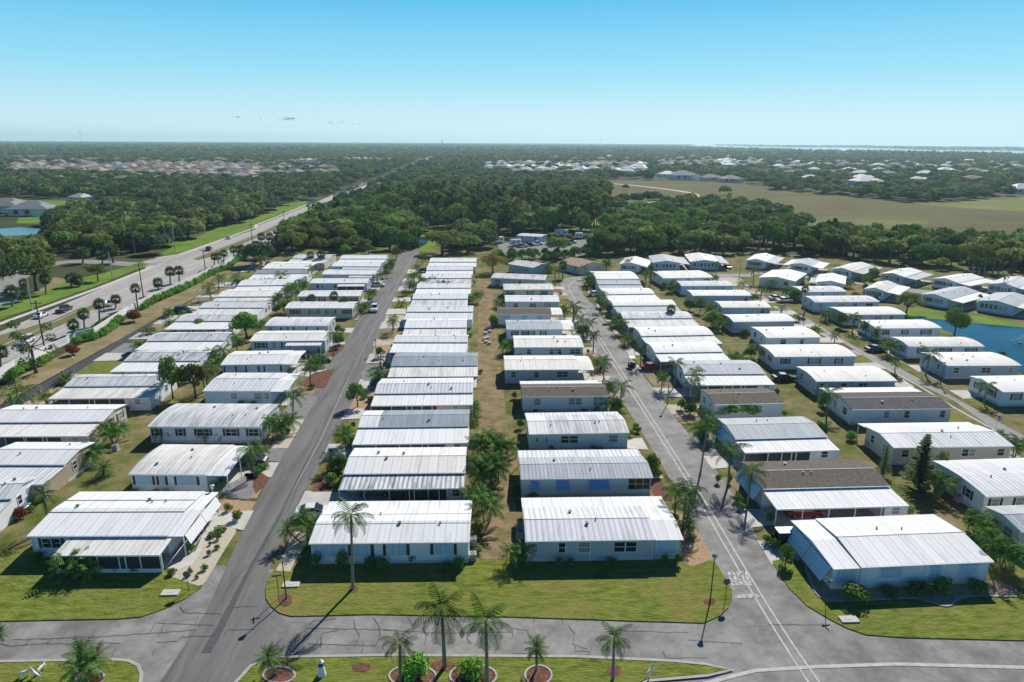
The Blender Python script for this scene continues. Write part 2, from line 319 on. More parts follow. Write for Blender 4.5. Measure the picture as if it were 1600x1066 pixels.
# side street joining the highway
poly('side_road', 'c1', [(780, 745), (880, 720), (1000, 700), (820, 790)], .034, A_hwy)
strip('side_road', smoothline([at('c1', *p) for p in [(840, 765), (600, 748), (400, 738), (230, 765), (90, 820), (20, 900), (10, 1000)]], 2), 7.5, .036, A_far)
ml = lerpline(.5)
def med(a, b, wd):
    cl = a*0; return None
G_med = mat('median_grass', (.13, .14, .045), .95, 0, .3, .3, 3, col2=(.20, .17, .09))
poly('median', 'c1', [(-100, 1180), (300, 1066), (420, 1010), (530, 975), (545, 990), (440, 1050), (330, 1100), (-60, 1260)], .05, G_med)
poly('median', 'c1', [(1070, 728), (1160, 690), (1270, 650), (1421, 592), ('c2', 150, 520), ('c2', 290, 462), ('c2', 300, 480), ('c2', 150, 545), ('c2', 0, 610), (1421, 612), (1300, 665), (1190, 710), (1100, 735)], .05, G_med)
poly('verge', 'c1', [(-150, 1120), (60, 1045), (560, 870), (750, 790), (830, 762), (790, 745), (600, 800), (380, 850), (100, 960), (-150, 1040)], .04, G_green)
poly('verge', 'c1', [(850, 718), (960, 660), (890, 640), (1100, 600), (1250, 540), (1421, 500), ('c2', 0, 500), ('c2', 160, 420), ('c2', 280, 405), ('c2', 285, 425), ('c2', 130, 480), ('c2', 0, 535), (1421, 548), (1000, 695)], .044, G_green)
strip('sidewalk', [at('c1', -150, 1145), at('c1', 60, 1066), at('c1', 560, 885), at('c1', 820, 782), at('c1', 840, 768)], 1.8, .06, M_walk)
strip('sidewalk', [at('c1', 870, 722), at('c1', 1000, 702), at('c1', 1421, 553), at('c2', 0, 540), at('c2', 280, 428)], 1.8, .06, M_walk)
poly('dry_verge', 'd1', [('b1', -300, 560), ('b1', 0, 480), ('b1', 140, 400), (0, 810), (240, 640), (700, 440), (1080, 230), (1430, 60), (1500, 0), (1600, -20), (1500, 70), (1400, 150), (1150, 328), (500, 678), (0, 962), ('b1', 220, 465), ('b1', 0, 585), ('b1', -300, 635)], .01, G_dry)
# lane lines on the highway
lm = MB()
for t in (.17, .80):
    pl = lerpline(t)
    for a, b in zip(pl, pl[1:]):
        L = (b-a).length; n = max(1, int(L/12))
        for i in range(min(n, 30)):
            p = a.lerp(b, (i+.2)/n); q = a.lerp(b, min(1, (i+.2)/n+3.2/L)); strip('', [p, q], .18, .062, None, mb=lm)
for t in (.34, .63, .05, .95):
    strip('', lerpline(t), .16, .063, None, mb=lm)
lo = lm.build('lane_marking', mat('road_paint', (.7, .7, .68), .7)); lo['kind'] = 'structure'
# lawns at the corners (a real step above the asphalt)
poly('lawn', 'a1', [(-500, 775), (0, 757), (600, 745), (720, 735), (850, 690), (950, 640), (1030, 585), (990, 540), (860, 420), (300, 380), (-500, 420)], .09, G_lawn, 0, .12)
poly('lawn', 'a2', [(100, 490), (60, 540), (48, 590), (50, 640), (75, 680), (120, 715), (180, 732), (600, 722), (1308, 735), ('a3', 600, 755), ('a3', 980, 766), ('a3', 1060, 730), ('a3', 1105, 690), ('a3', 1124, 640), ('a3', 1125, 600), ('a3', 1090, 540), ('a3', 1035, 450), ('a3', 980, 430), ('a3', 500, 430), ('a3', 0, 440), (700, 440)], .09, G_lawn, 0, .12)
poly('lawn', 'a4', [(22, 450), (60, 520), (110, 590), (200, 680), (320, 750), (410, 795), (500, 826), (700, 841), (1500, 860), (1500, 430), (400, 450), (160, 460), (120, 430)], .09, G_lawn, 0, .12)
poly('lawn', 'a1', [(-500, 975), (0, 966), (560, 955), (650, 962), (700, 985), (718, 1025), (715, 1066), (690, 1200), (-500, 1250)], .09, G_lawn, 0, .12)
poly('lawn', 'px', [(340, 1110), (372, 1066), (395, 1042), (430, 1030), (600, 1027), (900, 1029), (1050, 1036), (1100, 1041), (1142, 1048), (1100, 1054), (1010, 1062), (960, 1085), (800, 1120), (500, 1130)], .09, G_lawn, 0, .12)
# kerb round the lower island, pale strips down the streets, sealed cracks
strip('kerb', [at('px', *p) for p in [(335, 1110), (370, 1066), (393, 1041), (430, 1028), (600, 1025), (900, 1027), (1050, 1034), (1102, 1039), (1145, 1048), (1105, 1057), (1014, 1065), (950, 1095)]], .3, .12, M_kerb)
strip('kerb', [at('a1', *p) for p in [(-400, 973), (0, 964), (560, 953), (655, 960), (706, 983), (724, 1025), (720, 1066), (700, 1160)]], .3, .12, M_kerb)
strip('gutter_strip', smoothline([at('px', *p) for p in [(1290, 1080), (1240, 1010), (1180, 915), (1100, 780), (1020, 655), (960, 563), (920, 500), (900, 470), (888, 452), (890, 443), (905, 436)]], 2), .2, .022, M_seam)
strip('gutter_strip', smoothline([at('px', *p) for p in [(1272, 1080), (1226, 1010), (1168, 915), (1091, 780), (1013, 655), (954, 563), (916, 500), (897, 470)]], 1), .2, .024, M_seam)
strip('gutter_strip', [at('px', *p) for p in [(1095, 1070), (1180, 1048), (1280, 1042), (1400, 1038), (1700, 1046)]], .4, .03, M_seam)
strip('gutter_strip', [at('px', *p) for p in [(645, 400), (618, 450), (590, 500), (545, 590), (500, 690), (440, 800)]], .16, .024, mat('worn_strip', (.26, .26, .26), .8, .2, 1))
strip('gutter_strip', [at('b4', *p) for p in [(-60, -60), (190, 90), (560, 290), (900, 470), (1110, 600), (1700, 930)]], .45, .024, M_seam)
strip('crack_sealing', [at('px', *p) for p in [(605, 470), (540, 595), (490, 700), (440, 800), (385, 900), (345, 980), (322, 1020)]], [.12, .15, .2, .28, .5, .8, .9], .03, mat('tar_joint', (.06, .06, .063), .7, .3, 2))
ck = MB(); rc = random.Random(3)
def crack(pts, w0=.05):
    P_ = [at(*p) for p in pts]; q = [P_[0]]
    for a, b in zip(P_, P_[1:]):
        n = max(2, int((b-a).length/.6))
        for i in range(1, n+1): q.append(a.lerp(b, i/n)+Vector((rc.uniform(-.07, .07), rc.uniform(-.07, .07), 0)))
    strip('', q, w0, .032+.001*rc.random(), None, mb=ck)
for pts in [[('a1', 920, 680), ('a1', 940, 712), ('a1', 1130, 718)], [('a1', 765, 815), ('a1', 790, 765), ('a1', 1100, 778)], [('a1', 810, 835), ('a1', 840, 765)],
            [('a1', 965, 840), ('a1', 1000, 762)], [('a1', 800, 862), ('a1', 905, 860), ('a1', 920, 835), ('a1', 1090, 832)], [('a1', 0, 870), ('a1', 60, 885), ('a1', 200, 870), ('a1', 620, 868)],
            [('a1', 60, 850), ('a1', 500, 835), ('a1', 1000, 800)], [('a1', 130, 880), ('a1', 150, 850)], [('a1', 240, 875), ('a1', 262, 845)], [('a1', 570, 940), ('a1', 590, 900)],
            [('a1', 780, 930), ('a1', 792, 905)], [('a1', 1170, 685), ('a1', 1308, 680)], [('a1', 1140, 835), ('a1', 1160, 800), ('a1', 1300, 795)],
            [('a2', 270, 780), ('a2', 290, 755), ('a2', 410, 742)], [('a2', 500, 745), ('a2', 505, 790), ('a2', 530, 830), ('a2', 510, 870)], [('a2', 600, 740), ('a2', 635, 800), ('a2', 625, 860), ('a2', 600, 890)],
            [('a2', 540, 920), ('a2', 555, 860)], [('a2', 260, 870), ('a2', 620, 880)], [('a2', 330, 890), ('a2', 335, 820), ('a2', 420, 800)], [('a2', 780, 740), ('a2', 800, 780)],
            [('a2', 650, 800), ('a2', 900, 815), ('a2', 1300, 810)], [('a2', 860, 880), ('a2', 870, 820), ('a2', 850, 795)], [('a2', 250, 790), ('a2', 700, 800)],
            [('a3', 0, 790), ('a3', 80, 800), ('a3', 90, 850)], [('a3', 290, 780), ('a3', 320, 820), ('a3', 310, 870), ('a3', 390, 900)], [('a3', 320, 880), ('a3', 325, 910), ('a3', 400, 910)],
            [('a3', 0, 920), ('a3', 380, 935), ('a3', 410, 890)], [('a3', 520, 800), ('a3', 900, 815)], [('a3', 660, 940), ('a3', 665, 900)], [('a3', 770, 910), ('a3', 785, 945), ('a3', 1000, 940)],
            [('a3', 110, 740), ('a3', 110, 765)], [('a3', 255, 745), ('a3', 260, 770)], [('a3', 1180, 870), ('a3', 900, 850)], [('a4', 0, 770), ('a4', 300, 775)],
            [('b2', 350, 760), ('b2', 400, 700), ('b2', 440, 610), ('b2', 480, 560)], [('b2', 250, 900), ('b2', 330, 800), ('b2', 380, 700)], [('b2', 480, 520), ('b2', 560, 400), ('b2', 640, 260)],
            [('a2', 20, 400), ('a2', 60, 330), ('a2', 140, 200)], [('a2', 160, 200), ('a2', 190, 130), ('a2', 210, 80)], [('a1', 1150, 610), ('a1', 1200, 540), ('a1', 1308, 430)]]:
    crack(pts)
o = ck.build('crack_sealing', M_crack); o['kind'] = 'structure'
# worn pale patches by the stop line
pm = MB()
for (a, b, c_, d) in [(1100, 500, 1195, 575), (1110, 520, 1210, 578)]:
    pass
for k in range(5):
    x0 = 1100+k*22
    pm.add([tuple(at('a3', x0, 500, .034)), tuple(at('a3', x0+14, 500, .034)), tuple(at('a3', x0+40, 572, .034)), tuple(at('a3', x0+20, 572, .034))], [(0, 1, 2, 3)])
pm.add([tuple(at('a3', 1140, 618, .034)), tuple(at('a3', 1255, 612, .034)), tuple(at('a3', 1275, 636, .034)), tuple(at('a3', 1138, 636, .034))], [(0, 1, 2, 3)])
o = pm.build('stop_line', mat('worn_road_paint', (.16, .16, .16), .8, 0, 2.5, col2=(.55, .55, .54), contrast=(.4, .6))); o['kind'] = 'structure'
# fields, lawns, water farther away
poly('field', 'c3', [(540, 300), (560, 290), (1100, 300), (1421, 330), ('c4', 400, 380), ('c4', 760, 415), ('c4', 1421, 380), ('c4', 1700, 390), ('c4', 1700, 620), ('c4', 1421, 560), ('c4', 900, 590), ('c4', 600, 640), ('c4', 170, 600), ('c4', 130, 520), (1421, 420), (1000, 390), (850, 400), (560, 420)], .0, G_field)
strip('dirt_track', smoothline([at('c3', 560, 310), at('c3', 680, 320), at('c3', 900, 345), at('c3', 1030, 368), at('c3', 1000, 390), at('c3', 760, 415)], 2), 7, .05, M_shell)
poly('field_grass', 'c4', [(800, 420), (1421, 388), (1600, 390), (1600, 470), (1421, 465), (1000, 440)], .03, mat('field_green', (.15, .17, .05), .95, .2, .02))
poly('field_grass', 'c4', [(180, 520), (500, 505), (900, 520), (860, 560), (400, 580), (190, 590)], .034, mat('field_olive', (.14, .15, .06), .95, .2, .02))
poly('fairway', 'c1', [(0, 405), (200, 400), (600, 412), (930, 412), (960, 430), (800, 450), (560, 445), (380, 450), (330, 490), (280, 530), (90, 530), (100, 500), (300, 480), (0, 420)], .0, G_green)
poly('fairway', 'c3', [(300, 560), (520, 480), (700, 430), (900, 400), (940, 420), (760, 470), (620, 500), (420, 570)], .0, G_green)
poly('dry_field', 'c1', [(250, 880), (300, 830), (480, 850), (380, 880), (270, 920), (180, 915)], .01, G_dry)
poly('pond', 'c1', [(-200, 560), (0, 560), (100, 550), (225, 560), (200, 590), (60, 600), (-200, 600)], .01, W_pond)
poly('pond', 'c2', [(785, 608), (850, 602), (950, 605), (960, 640), (900, 665), (850, 655), (790, 640)], .01, W_pond, 1)
poly('pond_bank', 'c2', [(750, 575), (900, 575), (1000, 590), (1000, 680), (780, 680)], .0, G_green)
poly('storage_lot', 'px', [(778, 380), (930, 374), (945, 388), (930, 400), (780, 402)], .0, M_grav)
poly('pond_bank', 'e4', [(360, 700), (450, 680), (800, 720), (1150, 760), (1520, 830), (1600, 900), (1500, 1200), (700, 900), (370, 800)], .0, G_green)
poly('pond', 'e4', [(430, 775), (750, 795), (860, 800), (1100, 835), (1500, 870), (1800, 900), (2000, 1300), (1800, 1500), (1400, 1250), (1200, 1130), (1000, 1000), (700, 880)], .02, W_pond)
# the bay and the gulf
bay = [gp(1060, 230.5), gp(1200, 236), gp(1420, 241), gp(1600, 245), gp(1900, 253)]
BAYB = [Vector((HZ*.995*math.sin(a), HZ*.995*math.cos(a), 0)) for a in (R(62), R(50), R(42), R(34), R(27), R(21), R(17.5))]
sheet('bay', bay+BAYB, .6, W_bay)
# ------------------------------------------------------------------ mobile homes
WC = {}; WR = random.Random(77); M_blind = mat('window_blinds', (.26, .28, .29), .25, spec=.7)
def cached(key, fn):
    if key not in WC: WC[key] = fn()
    return WC[key]
def frame_mesh(w_, h):
    t = .07; b = MB()
    b.box(-w_/2-t, -.05, -h/2-t, w_/2+t, 0, -h/2); b.box(-w_/2-t, -.05, h/2, w_/2+t, 0, h/2+t)
    b.box(-w_/2-t, -.05, -h/2, -w_/2, 0, h/2); b.box(w_/2, -.05, -h/2, w_/2+t, 0, h/2)
    b.box(-w_/2, -.04, -.03, w_/2, 0, .03)
    n = max(1, round(w_/.9))
    for i in range(1, n): x = -w_/2+w_*i/n; b.box(x-.03, -.045, -h/2, x+.03, 0, h/2)
    return b.mesh('window', M_trim)
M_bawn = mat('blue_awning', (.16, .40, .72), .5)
def louver_mesh(w_, h, slant=0, mt=None):
    b = MB(); n = max(3, round(w_/.32))
    for i in range(n):
        x0 = -w_/2+w_*i/n; x1 = x0+w_/n-.035
        b.hexa([(x0, -.07-slant, -h/2), (x1, -.07-slant, -h/2), (x1, -.03-slant, -h/2), (x0, -.03-slant, -h/2), (x0, -.07, h/2), (x1, -.07, h/2), (x1, -.03, h/2), (x0, -.03, h/2)])
    b.box(-w_/2-.03, -.09, h/2, w_/2+.03, 0, h/2+.08)
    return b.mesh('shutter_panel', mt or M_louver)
def window(parent, x, y, z, rz, kind, w_=1.3, h=1.1):
    """kind: p plain, s dark side shutters, l closed louvre panel, L louvre panel + dark shutters, a slanted awning"""
    f = ob('window', cached(('wf', w_, h), lambda: frame_mesh(w_, h)), parent, (x, y, z), rz)
    bl = WR.random() < .4
    ob('pane', cached(('wp', w_, h, bl), lambda: MB().box(-w_/2, -.02, -h/2, w_/2, .0, h/2).mesh('pane', M_blind if bl else M_glass)), f)
    if kind in 'sL':
        for s in (-1, 1): ob('shutter', cached(('ws', h), lambda: MB().box(-.16, -.05, -h/2-.05, .16, 0, h/2+.05).mesh('shutter', M_shut)), f, (s*(w_/2+.26), 0, 0))
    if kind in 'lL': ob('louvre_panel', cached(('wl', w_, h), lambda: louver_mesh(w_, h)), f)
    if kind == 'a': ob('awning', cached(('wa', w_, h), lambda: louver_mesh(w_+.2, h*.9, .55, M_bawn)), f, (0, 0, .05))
    return f
def slab_y(x0, x1, y0, z0, y1, z1, t=.09):      # roof sheet between (y0,z0) and (y1,z1) with a fascia lip at y0
    return MB().hexa([(x0, y0, z0-t), (x1, y0, z0-t), (x1, y1, z1-t), (x0, y1, z1-t), (x0, y0, z0), (x1, y0, z0), (x1, y1, z1), (x0, y1, z1)])
def slab_x(x0, z0, x1, z1, y0, y1, t=.09):
    return MB().hexa([(x0, y0, z0-t), (x1, y0, z1-t), (x1, y1, z1-t), (x0, y1, z0-t), (x0, y0, z0), (x1, y0, z1), (x1, y1, z1), (x0, y1, z0)])
HOMES = []
def home(row, num, look, FL, FR, B, side='L', roof='W', rf='W', wall='white', f=0, fy=None, f2=None, kind='auto', fx=(0, 1), bk=0, rb='W', l=0, r=0, rl='W',
         win='auto', wk='p', ridge='x', bow=False, porch=None, split=None, street=None, seed=None, rise_=None, room=None, cat='mobile home', shape='gable', lroom=None, shade=None, seams=None):
    ZE = 2.75
    rg = random.Random(hash((row, num)) & 0xffff if seed is None else seed) if False else random.Random((ord(row)*131+num*17) if seed is None else seed)
    pFL, pFR, pB = at(*FL, ZE), at(*FR, ZE), at(*B, ZE)
    d = pFR-pFL; W = d.length; rz = math.atan2(d.y, d.x); n = Vector((-d.y, d.x, 0))/W
    D = (pB-pFL).dot(n)
    if fy is not None:
        a, b = px(*FL), px(*FR); o = CR[FL[0]]; q = gp((a[0]+b[0])/2, o[1]+fy/o[2], ZE); f = max(1.2, (q-pFL).dot(n))
    D = max(D, 5.5+f)
    if row == 'H': lab = look
    else: lab = look+', %s up the %s' % (ORD[num-1], ROWN[row])
    t = thing('mobile_home', lab, cat, (pFL.x, pFL.y, 0), rz, 'mobile homes of the park')
    HOMES.append(dict(o=t, row=row, num=num, W=W, D=D, rz=rz, loc=Vector((pFL.x, pFL.y, 0)), f=f))
    oh = .3
    x0, x1, y0, y1 = l, W-r, f, D-bk          # main roof rectangle
    rs = rise_ if rise_ is not None else (.55 if not bow else .42)
    if roof == 'W': roof = rg.choice(['W', 'W', 'W2', 'W3']) if row+str(num) not in ('B1', 'C1', 'D1', 'E1') else 'W'
    if rf == 'W': rf = rg.choice(['W', 'W', 'W', 'W2', 'W3'])
    near = math.hypot(pFL.x, pFL.y) < 135
    # roof profile across the ridge
    def prof(a, b, zt, k=1.0):
        if shape == 'flat': return [(a, zt), (b, zt+.12)]
        us = [0, .12, .3, .5, .7, .88, 1] if bow else [0, .5, 1]
        hs_ = [0, .42, .82, 1, .82, .42, 0] if bow else [0, 1, 0]
        return [(a+(b-a)*u, zt+rs*h*k) for u, h in zip(us, hs_)]
    zt = ZE+.06
    if ridge == 'x': A, Bv, ax = (y0, y1), (x0, x1), 'x'
    else: A, Bv, ax = (x0, x1), (y0, y1), 'y'
    top = prof(A[0], A[1], zt); low = [(u, z-.1) for u, z in top]
    segs = [(Bv[0], Bv[1], roof)]
    if split and ax == 'x': xs = x0+(x1-x0)*split[0]; segs = [(x0, xs, split[1]), (xs, x1, roof)]
    for a, b, rk in segs:
        MB().prism(top+low[::-1], a, b, ax).build('roof', RF[rk], t)
    # walls under it
    wp = [(A[0]+oh, 0)]+[(min(max(u, A[0]+oh), A[1]-oh), z-.1-(.0 if 0 < i < len(top)-1 else .0)) for i, (u, z) in enumerate(top)]+[(A[1]-oh, 0)]
    MB().prism(wp, Bv[0]+oh*.6, Bv[1]-oh*.6, ax).build('wall', WL[wall], t)
    if ax == 'x': wx0, wx1, wy0, wy1 = x0+oh*.6, x1-oh*.6, y0+oh, y1-oh
    else: wx0, wx1, wy0, wy1 = x0+oh, x1-oh, y0+oh*.6, y1-oh*.6
    MB().box(wx0-.02, wy0-.02, 0, wx1+.02, wy1+.02, .42).build('skirting', M_skirt, t)
    # ridge cap / gutters
    g = MB()
    if ax == 'x': g.box(x0, y0-.07, zt-.14, x1, y0, zt-.02)
    else: g.box(x0-.07, y0, zt-.14, x0, y1, zt-.02); g.box(x1, y0, zt-.14, x1+.07, y1, zt-.02)
    g.build('gutter', M_trim, t)
    if ax == 'x' and shape == 'gable':      # overlaps of the roof sheets and the ridge cap
        def zat(v):
            us = [(u-A[0])/(A[1]-A[0]) for u, _ in top]
            for i in range(len(us)-1):
                if us[i] <= v <= us[i+1]: return top[i][1]+(top[i+1][1]-top[i][1])*(v-us[i])/(us[i+1]-us[i])
        sm = seams if seams else ([(.5, 0)] if not bow else [])
        for v, dk in sm:
            Y = y0+(y1-y0)*v; zz = zat(v); MB().box(x0+.02, Y-(.07 if dk else .05), zz-.04, x1-.02, Y+(.07 if dk else .05), zz+.035).build('ridge_cap' if not dk else 'sheet_overlap', M_vent if dk else M_skirt, t)
    # vents
    for k in range(rg.choice([2, 3, 3, 4])):
        u = rg.uniform(.15, .85); v = rg.uniform(.2, .8)
        if ax == 'x': X = x0+(x1-x0)*u; Y = y0+(y1-y0)*v
        else: X = x0+(x1-x0)*v; Y = y0+(y1-y0)*u
        z = zt+rs*(1-abs(2*v-1))*.85
        s = rg.choice([.07, .09, .16]); mv = cached(('vent', s), lambda: MB().tube([(0, 0, -.1), (0, 0, .28), (0, 0, .3)], [s, s, s*1.5]).mesh('roof_vent', M_vent))
        ob('roof_vent', mv, t, (X, Y, z))
    # windows
    def front_windows(xa, xb, yy):
        if win == 'none': return
        if win == 'auto':
            c = max(2, int((xb-xa)/4.2)); lst = [((i+.5+rg.uniform(-.2, .2))/c, rg.choice([.8, 1.2, 1.8, 1.8])) for i in range(c)]
        else: lst = win
        for u in lst:
            window(t, xa+(xb-xa)*u[0], yy-.005, 1.75, 0, u[2] if len(u) > 2 else wk, u[1], u[3] if len(u) > 3 else 1.1)
    if f == 0 or (fx != (0, 1)): front_windows(wx0+.2, wx1-.2, wy0)
    elif kind == 'open': front_windows(wx0+.2, wx1-.2, wy0)
    if ax == 'y' : pass
    # side windows on the end that faces the camera's axis
    wside = 'p' if wk in 'la' else wk
    for v in (.28, .72):
        Y = wy0+(wy1-wy0)*v
        ww, kk = rg.choice([.8, 1.2]), wside
        if r == 0 : window(t, wx1+.005, Y, 1.7, math.pi/2, kk, ww, 1.1)
        if l == 0 : window(t, wx0-.005, Y, 1.7, -math.pi/2, kk, ww, 1.1)
    # downspouts
    if f == 0 and near:
        for X in (wx0+.1, wx1-.1, (wx0+wx1)/2): MB().box(X-.04, wy0-.07, .1, X+.04, wy0-.0, zt-.12).build('downspout', M_trim, t)
    # carport / porch roof in front
    def leanto(xa, xb, ya, yb, kind_, rk, streetside):
        """roof from ya (outer) to yb (house)"""
        zo, zi = 2.3, 2.56
        slab_y(xa, xb, ya, zo, yb+.28, zi).build('carport_roof', RF[rk], t)
        MB().box(xa, ya-.05, zo-.17, xb, ya-.002, zo+.02).build('gutter', M_trim, t)
        n_ = max(2, round((xb-xa)/3.2)); L = xb-xa
        rm = room if room is not None else (.22 if kind_ == 'auto' else 0)
        sc_ = .45 if kind_ == 'auto' else (1-rm if kind_ == 'screen' else 0)
        # streetside 'L' : open bay on the left, room on the right end
        def U(u): return xa+L*(u if streetside == 'L' else 1-u)
        if rm:
            a, b = sorted((U(1-rm), U(1))); a += .1; b -= .1
            MB().prism([(ya+.15, 0), (ya+.15, zo-.1), (yb+.28, zi-.12), (yb+.28, 0)], a, b, 'x').build('shed_wall', WL[wall if wall != 'blue' else 'white'], t)
            window(t, (a+b)/2, ya+.145, 1.6, 0, 'p', .9, .9)
        if sc_:
            a, b = sorted((U(1-rm-sc_), U(1-rm)))
            nb = max(2, round((b-a)/2.4))
            MB().box(a, ya+.14, 0, b, ya+.2, .55).build('knee_wall', WL['white' if wall in ('blue', 'white') else wall], t)
            for i in range(nb):
                s0 = a+(b-a)*i/nb+.06; s1 = a+(b-a)*(i+1)/nb-.06
                MB().box(s0, ya+.15, .55, s1, ya+.18, zo-.12).build('screen_panel', M_screen, t)
                MB().box(s1, ya+.12, .55, s1+.12, ya+.2, zo-.12).build('screen_frame', M_trim, t)
        for i in range(n_+1):
            u = i/n_
            X = xa+.08+(L-.16)*u
            MB().box(X-.05, ya+.04, 0, X+.05, ya+.14, zo-.09).build('post', M_trim, t)
        sheet_ = MB().box(xa+.1, ya+.05, .0, xb-.1, yb+.2, .07); sheet_.build('carport_floor', M_conc, t)
    ss = street or {'A': 'L', 'B': 'R', 'C': 'L', 'D': 'R', 'E': 'L', 'F': 'R', 'G': 'L', 'H': 'R'}[row]
    if f > 0: leanto(W*fx[0], W*fx[1], 0, f, kind, rf, ss)
    if bk > 0:
        slab_y(x0 if not l else 0, x1 if not r else W, D, 2.42, D-bk-.28, 2.68).build('carport_roof', RF[rb], t)
        for i in range(5): X = .2+(W-.4)*i/4; MB().box(X-.05, D-.15, 0, X+.05, D-.05, 2.36).build('post', M_trim, t)
    if porch:
        a, b, dp, pk = porch
        leanto(W*a, W*b, -dp, 0, pk, rf, ss)
    for (dd, xa, xb, s) in ((l, 0, l, 'L'), (r, W-r, W, 'R')):
        if not dd: continue
        if ridge == 'x':
            # the end awning follows the house profile a step lower
            tp = [(u, z-.14-(z-zt)*.25) for u, z in prof(y0, y1, zt)]; lw = [(u, z-.08) for u, z in tp]
            e0, e1 = (xa, xb+.2) if s == 'L' else (xa-.2, xb)
            MB().prism(tp+lw[::-1], e0, e1, 'x').build('awning_roof', RF[rl], t)
        else:
            zz = (2.35, 2.68)
            (slab_x(xa, zz[0], xb+.3, zz[1], y0+.3, y1) if s == 'L' else slab_x(xa-.3, zz[1], xb, zz[0], y0+.3, y1)).build('carport_roof', RF[rl], t)
        xo = xa+.12 if s == 'L' else xb-.12
        if lroom:     # enclosed sun room
            tp = [(min(max(u, y0+.35), y1-.35), z-.24-(z-zt)*.25) for u, z in prof(y0, y1, zt)]
            a, b = (xa+.25, xb+.15) if s == 'L' else (xa-.15, xb-.25)
            MB().prism([(y0+.35, 0)]+tp+[(y1-.35, 0)], a, b, 'x').build('sunroom_wall', WL[wall], t)
            window(t, (a+b)/2, y0+.345, 1.55, 0, lroom, round((b-a)-.6, 2), 1.5)
        else:
            for Y in (y0+.25, (y0+y1)/2, y1-.25):
                MB().box(xo-.05, Y-.05, 0, xo+.05, Y+.05, 2.3 if ridge != 'x' else 2.55).build('post', M_trim, t)
            MB().box(min(xa, xb)+.1, y0+.2, 0, max(xa, xb)-.1, y1-.2, .06).build('carport_floor', M_conc, t)
    if shade:      # big folding louvre shades propped out along the end wall
        s = -1 if shade == 'L' else 1; X0 = (0.02 if l and not lroom else .12) if shade == 'L' else (W-.15)
        ns = 2; ex_, zl = (.95, .95) if shade == 'L' else (.55, 1.35)
        for i in range(ns):
            a = y0+.6+(y1-y0-1.2)*i/ns; b = y0+.5+(y1-y0-1.2)*(i+1)/ns; mb = MB(); k = 9
            for j in range(k):
                ya, yb = a+(b-a)*j/k, a+(b-a)*(j+1)/k-.04
                mb.hexa([(X0+s*ex_, ya, zl), (X0+s*ex_, yb, zl), (X0+s*(ex_+.04), yb, zl+.02), (X0+s*(ex_+.04), ya, zl+.02), (X0+s*.02, ya, 2.45), (X0+s*.02, yb, 2.45), (X0+s*.07, yb, 2.46), (X0+s*.07, ya, 2.46)])
            mb.build('shade_panel', M_louver if shade == 'L' else M_trim, t)  # left panels carry painted shade blue, sunlit right ones stay plain white
    return t
ROWN = dict(A='leftmost row', B='second row from left', C='third row from left', D='fourth row from left',
            E='fifth row from left', F='sixth row from left', G='seventh row from left')
def H_(*a, **k): return home(*a, **k)
# row A (beside the dark lane)
H_('A', 1, 'white carport roof cut by the left picture edge', ('a1', -420, 215), ('a1', -20, 195), ('a1', 105, 105), 'R', f=3, wall='white')
H_('A', 2, 'tan home with white ribbed roof and screened porch', ('b1', -280, 1035), ('b1', 255, 1035), ('b1', 500, 805), fy=938, wall='tan', rf='R', room=.35)
H_('A', 3, 'beige home with patched white roof', ('b1', -230, 755), ('b1', 520, 750), ('b1', 708, 580), fy=685, wall='beige', rf='C', wk='s', room=.22)
H_('A', 4, 'white home with long screened carport', ('b1', 280, 530), ('b1', 885, 525), ('b1', 960, 398), fy=470, room=.25)
H_('A', 5, 'mildewed ribbed roof with dark streaks', ('b1', 650, 370), ('b1', 1130, 368), ('b1', 1215, 255), fy=320, roof='M')
H_('A', 6, 'white home with seamed carport roof and blue end awning', ('d1', 200, 1025), ('d1', 1045, 1020), ('d1', 1200, 860), fy=950)
H_('A', 7, 'white roof behind a small grey-leaved tree', ('d1', 505, 812), ('d1', 1195, 808), ('d1', 1245, 668), fy=745)
H_('A', 8, 'bluish white roof with cars parked at its left', ('d1', 775, 662), ('d1', 1475, 660), ('d1', 1590, 545), fy=607, roof='R')
H_('A', 9, 'creamy white roof beside two lane palms', ('px', 331.6, 468), ('px', 425, 467.3), ('px', 440, 452), f=3.2, roof='C')
H_('A', 10, 'white roof half hidden by palm crowns', ('px', 365, 450), ('px', 452, 449), ('d2', 530, 310), f=3.2)
H_('A', 11, 'dull grey roof with white carport', ('d2', 45, 295), ('d2', 635, 290), ('d2', 690, 208), fy=250, roof='S')
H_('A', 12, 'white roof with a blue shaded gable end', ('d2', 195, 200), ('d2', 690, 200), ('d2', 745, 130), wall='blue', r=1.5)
H_('A', 13, 'cream home with two cabbage palms before it', ('d2', 445, 125), ('d2', 845, 128), ('d2', 915, 52), fy=95, wall='cream')
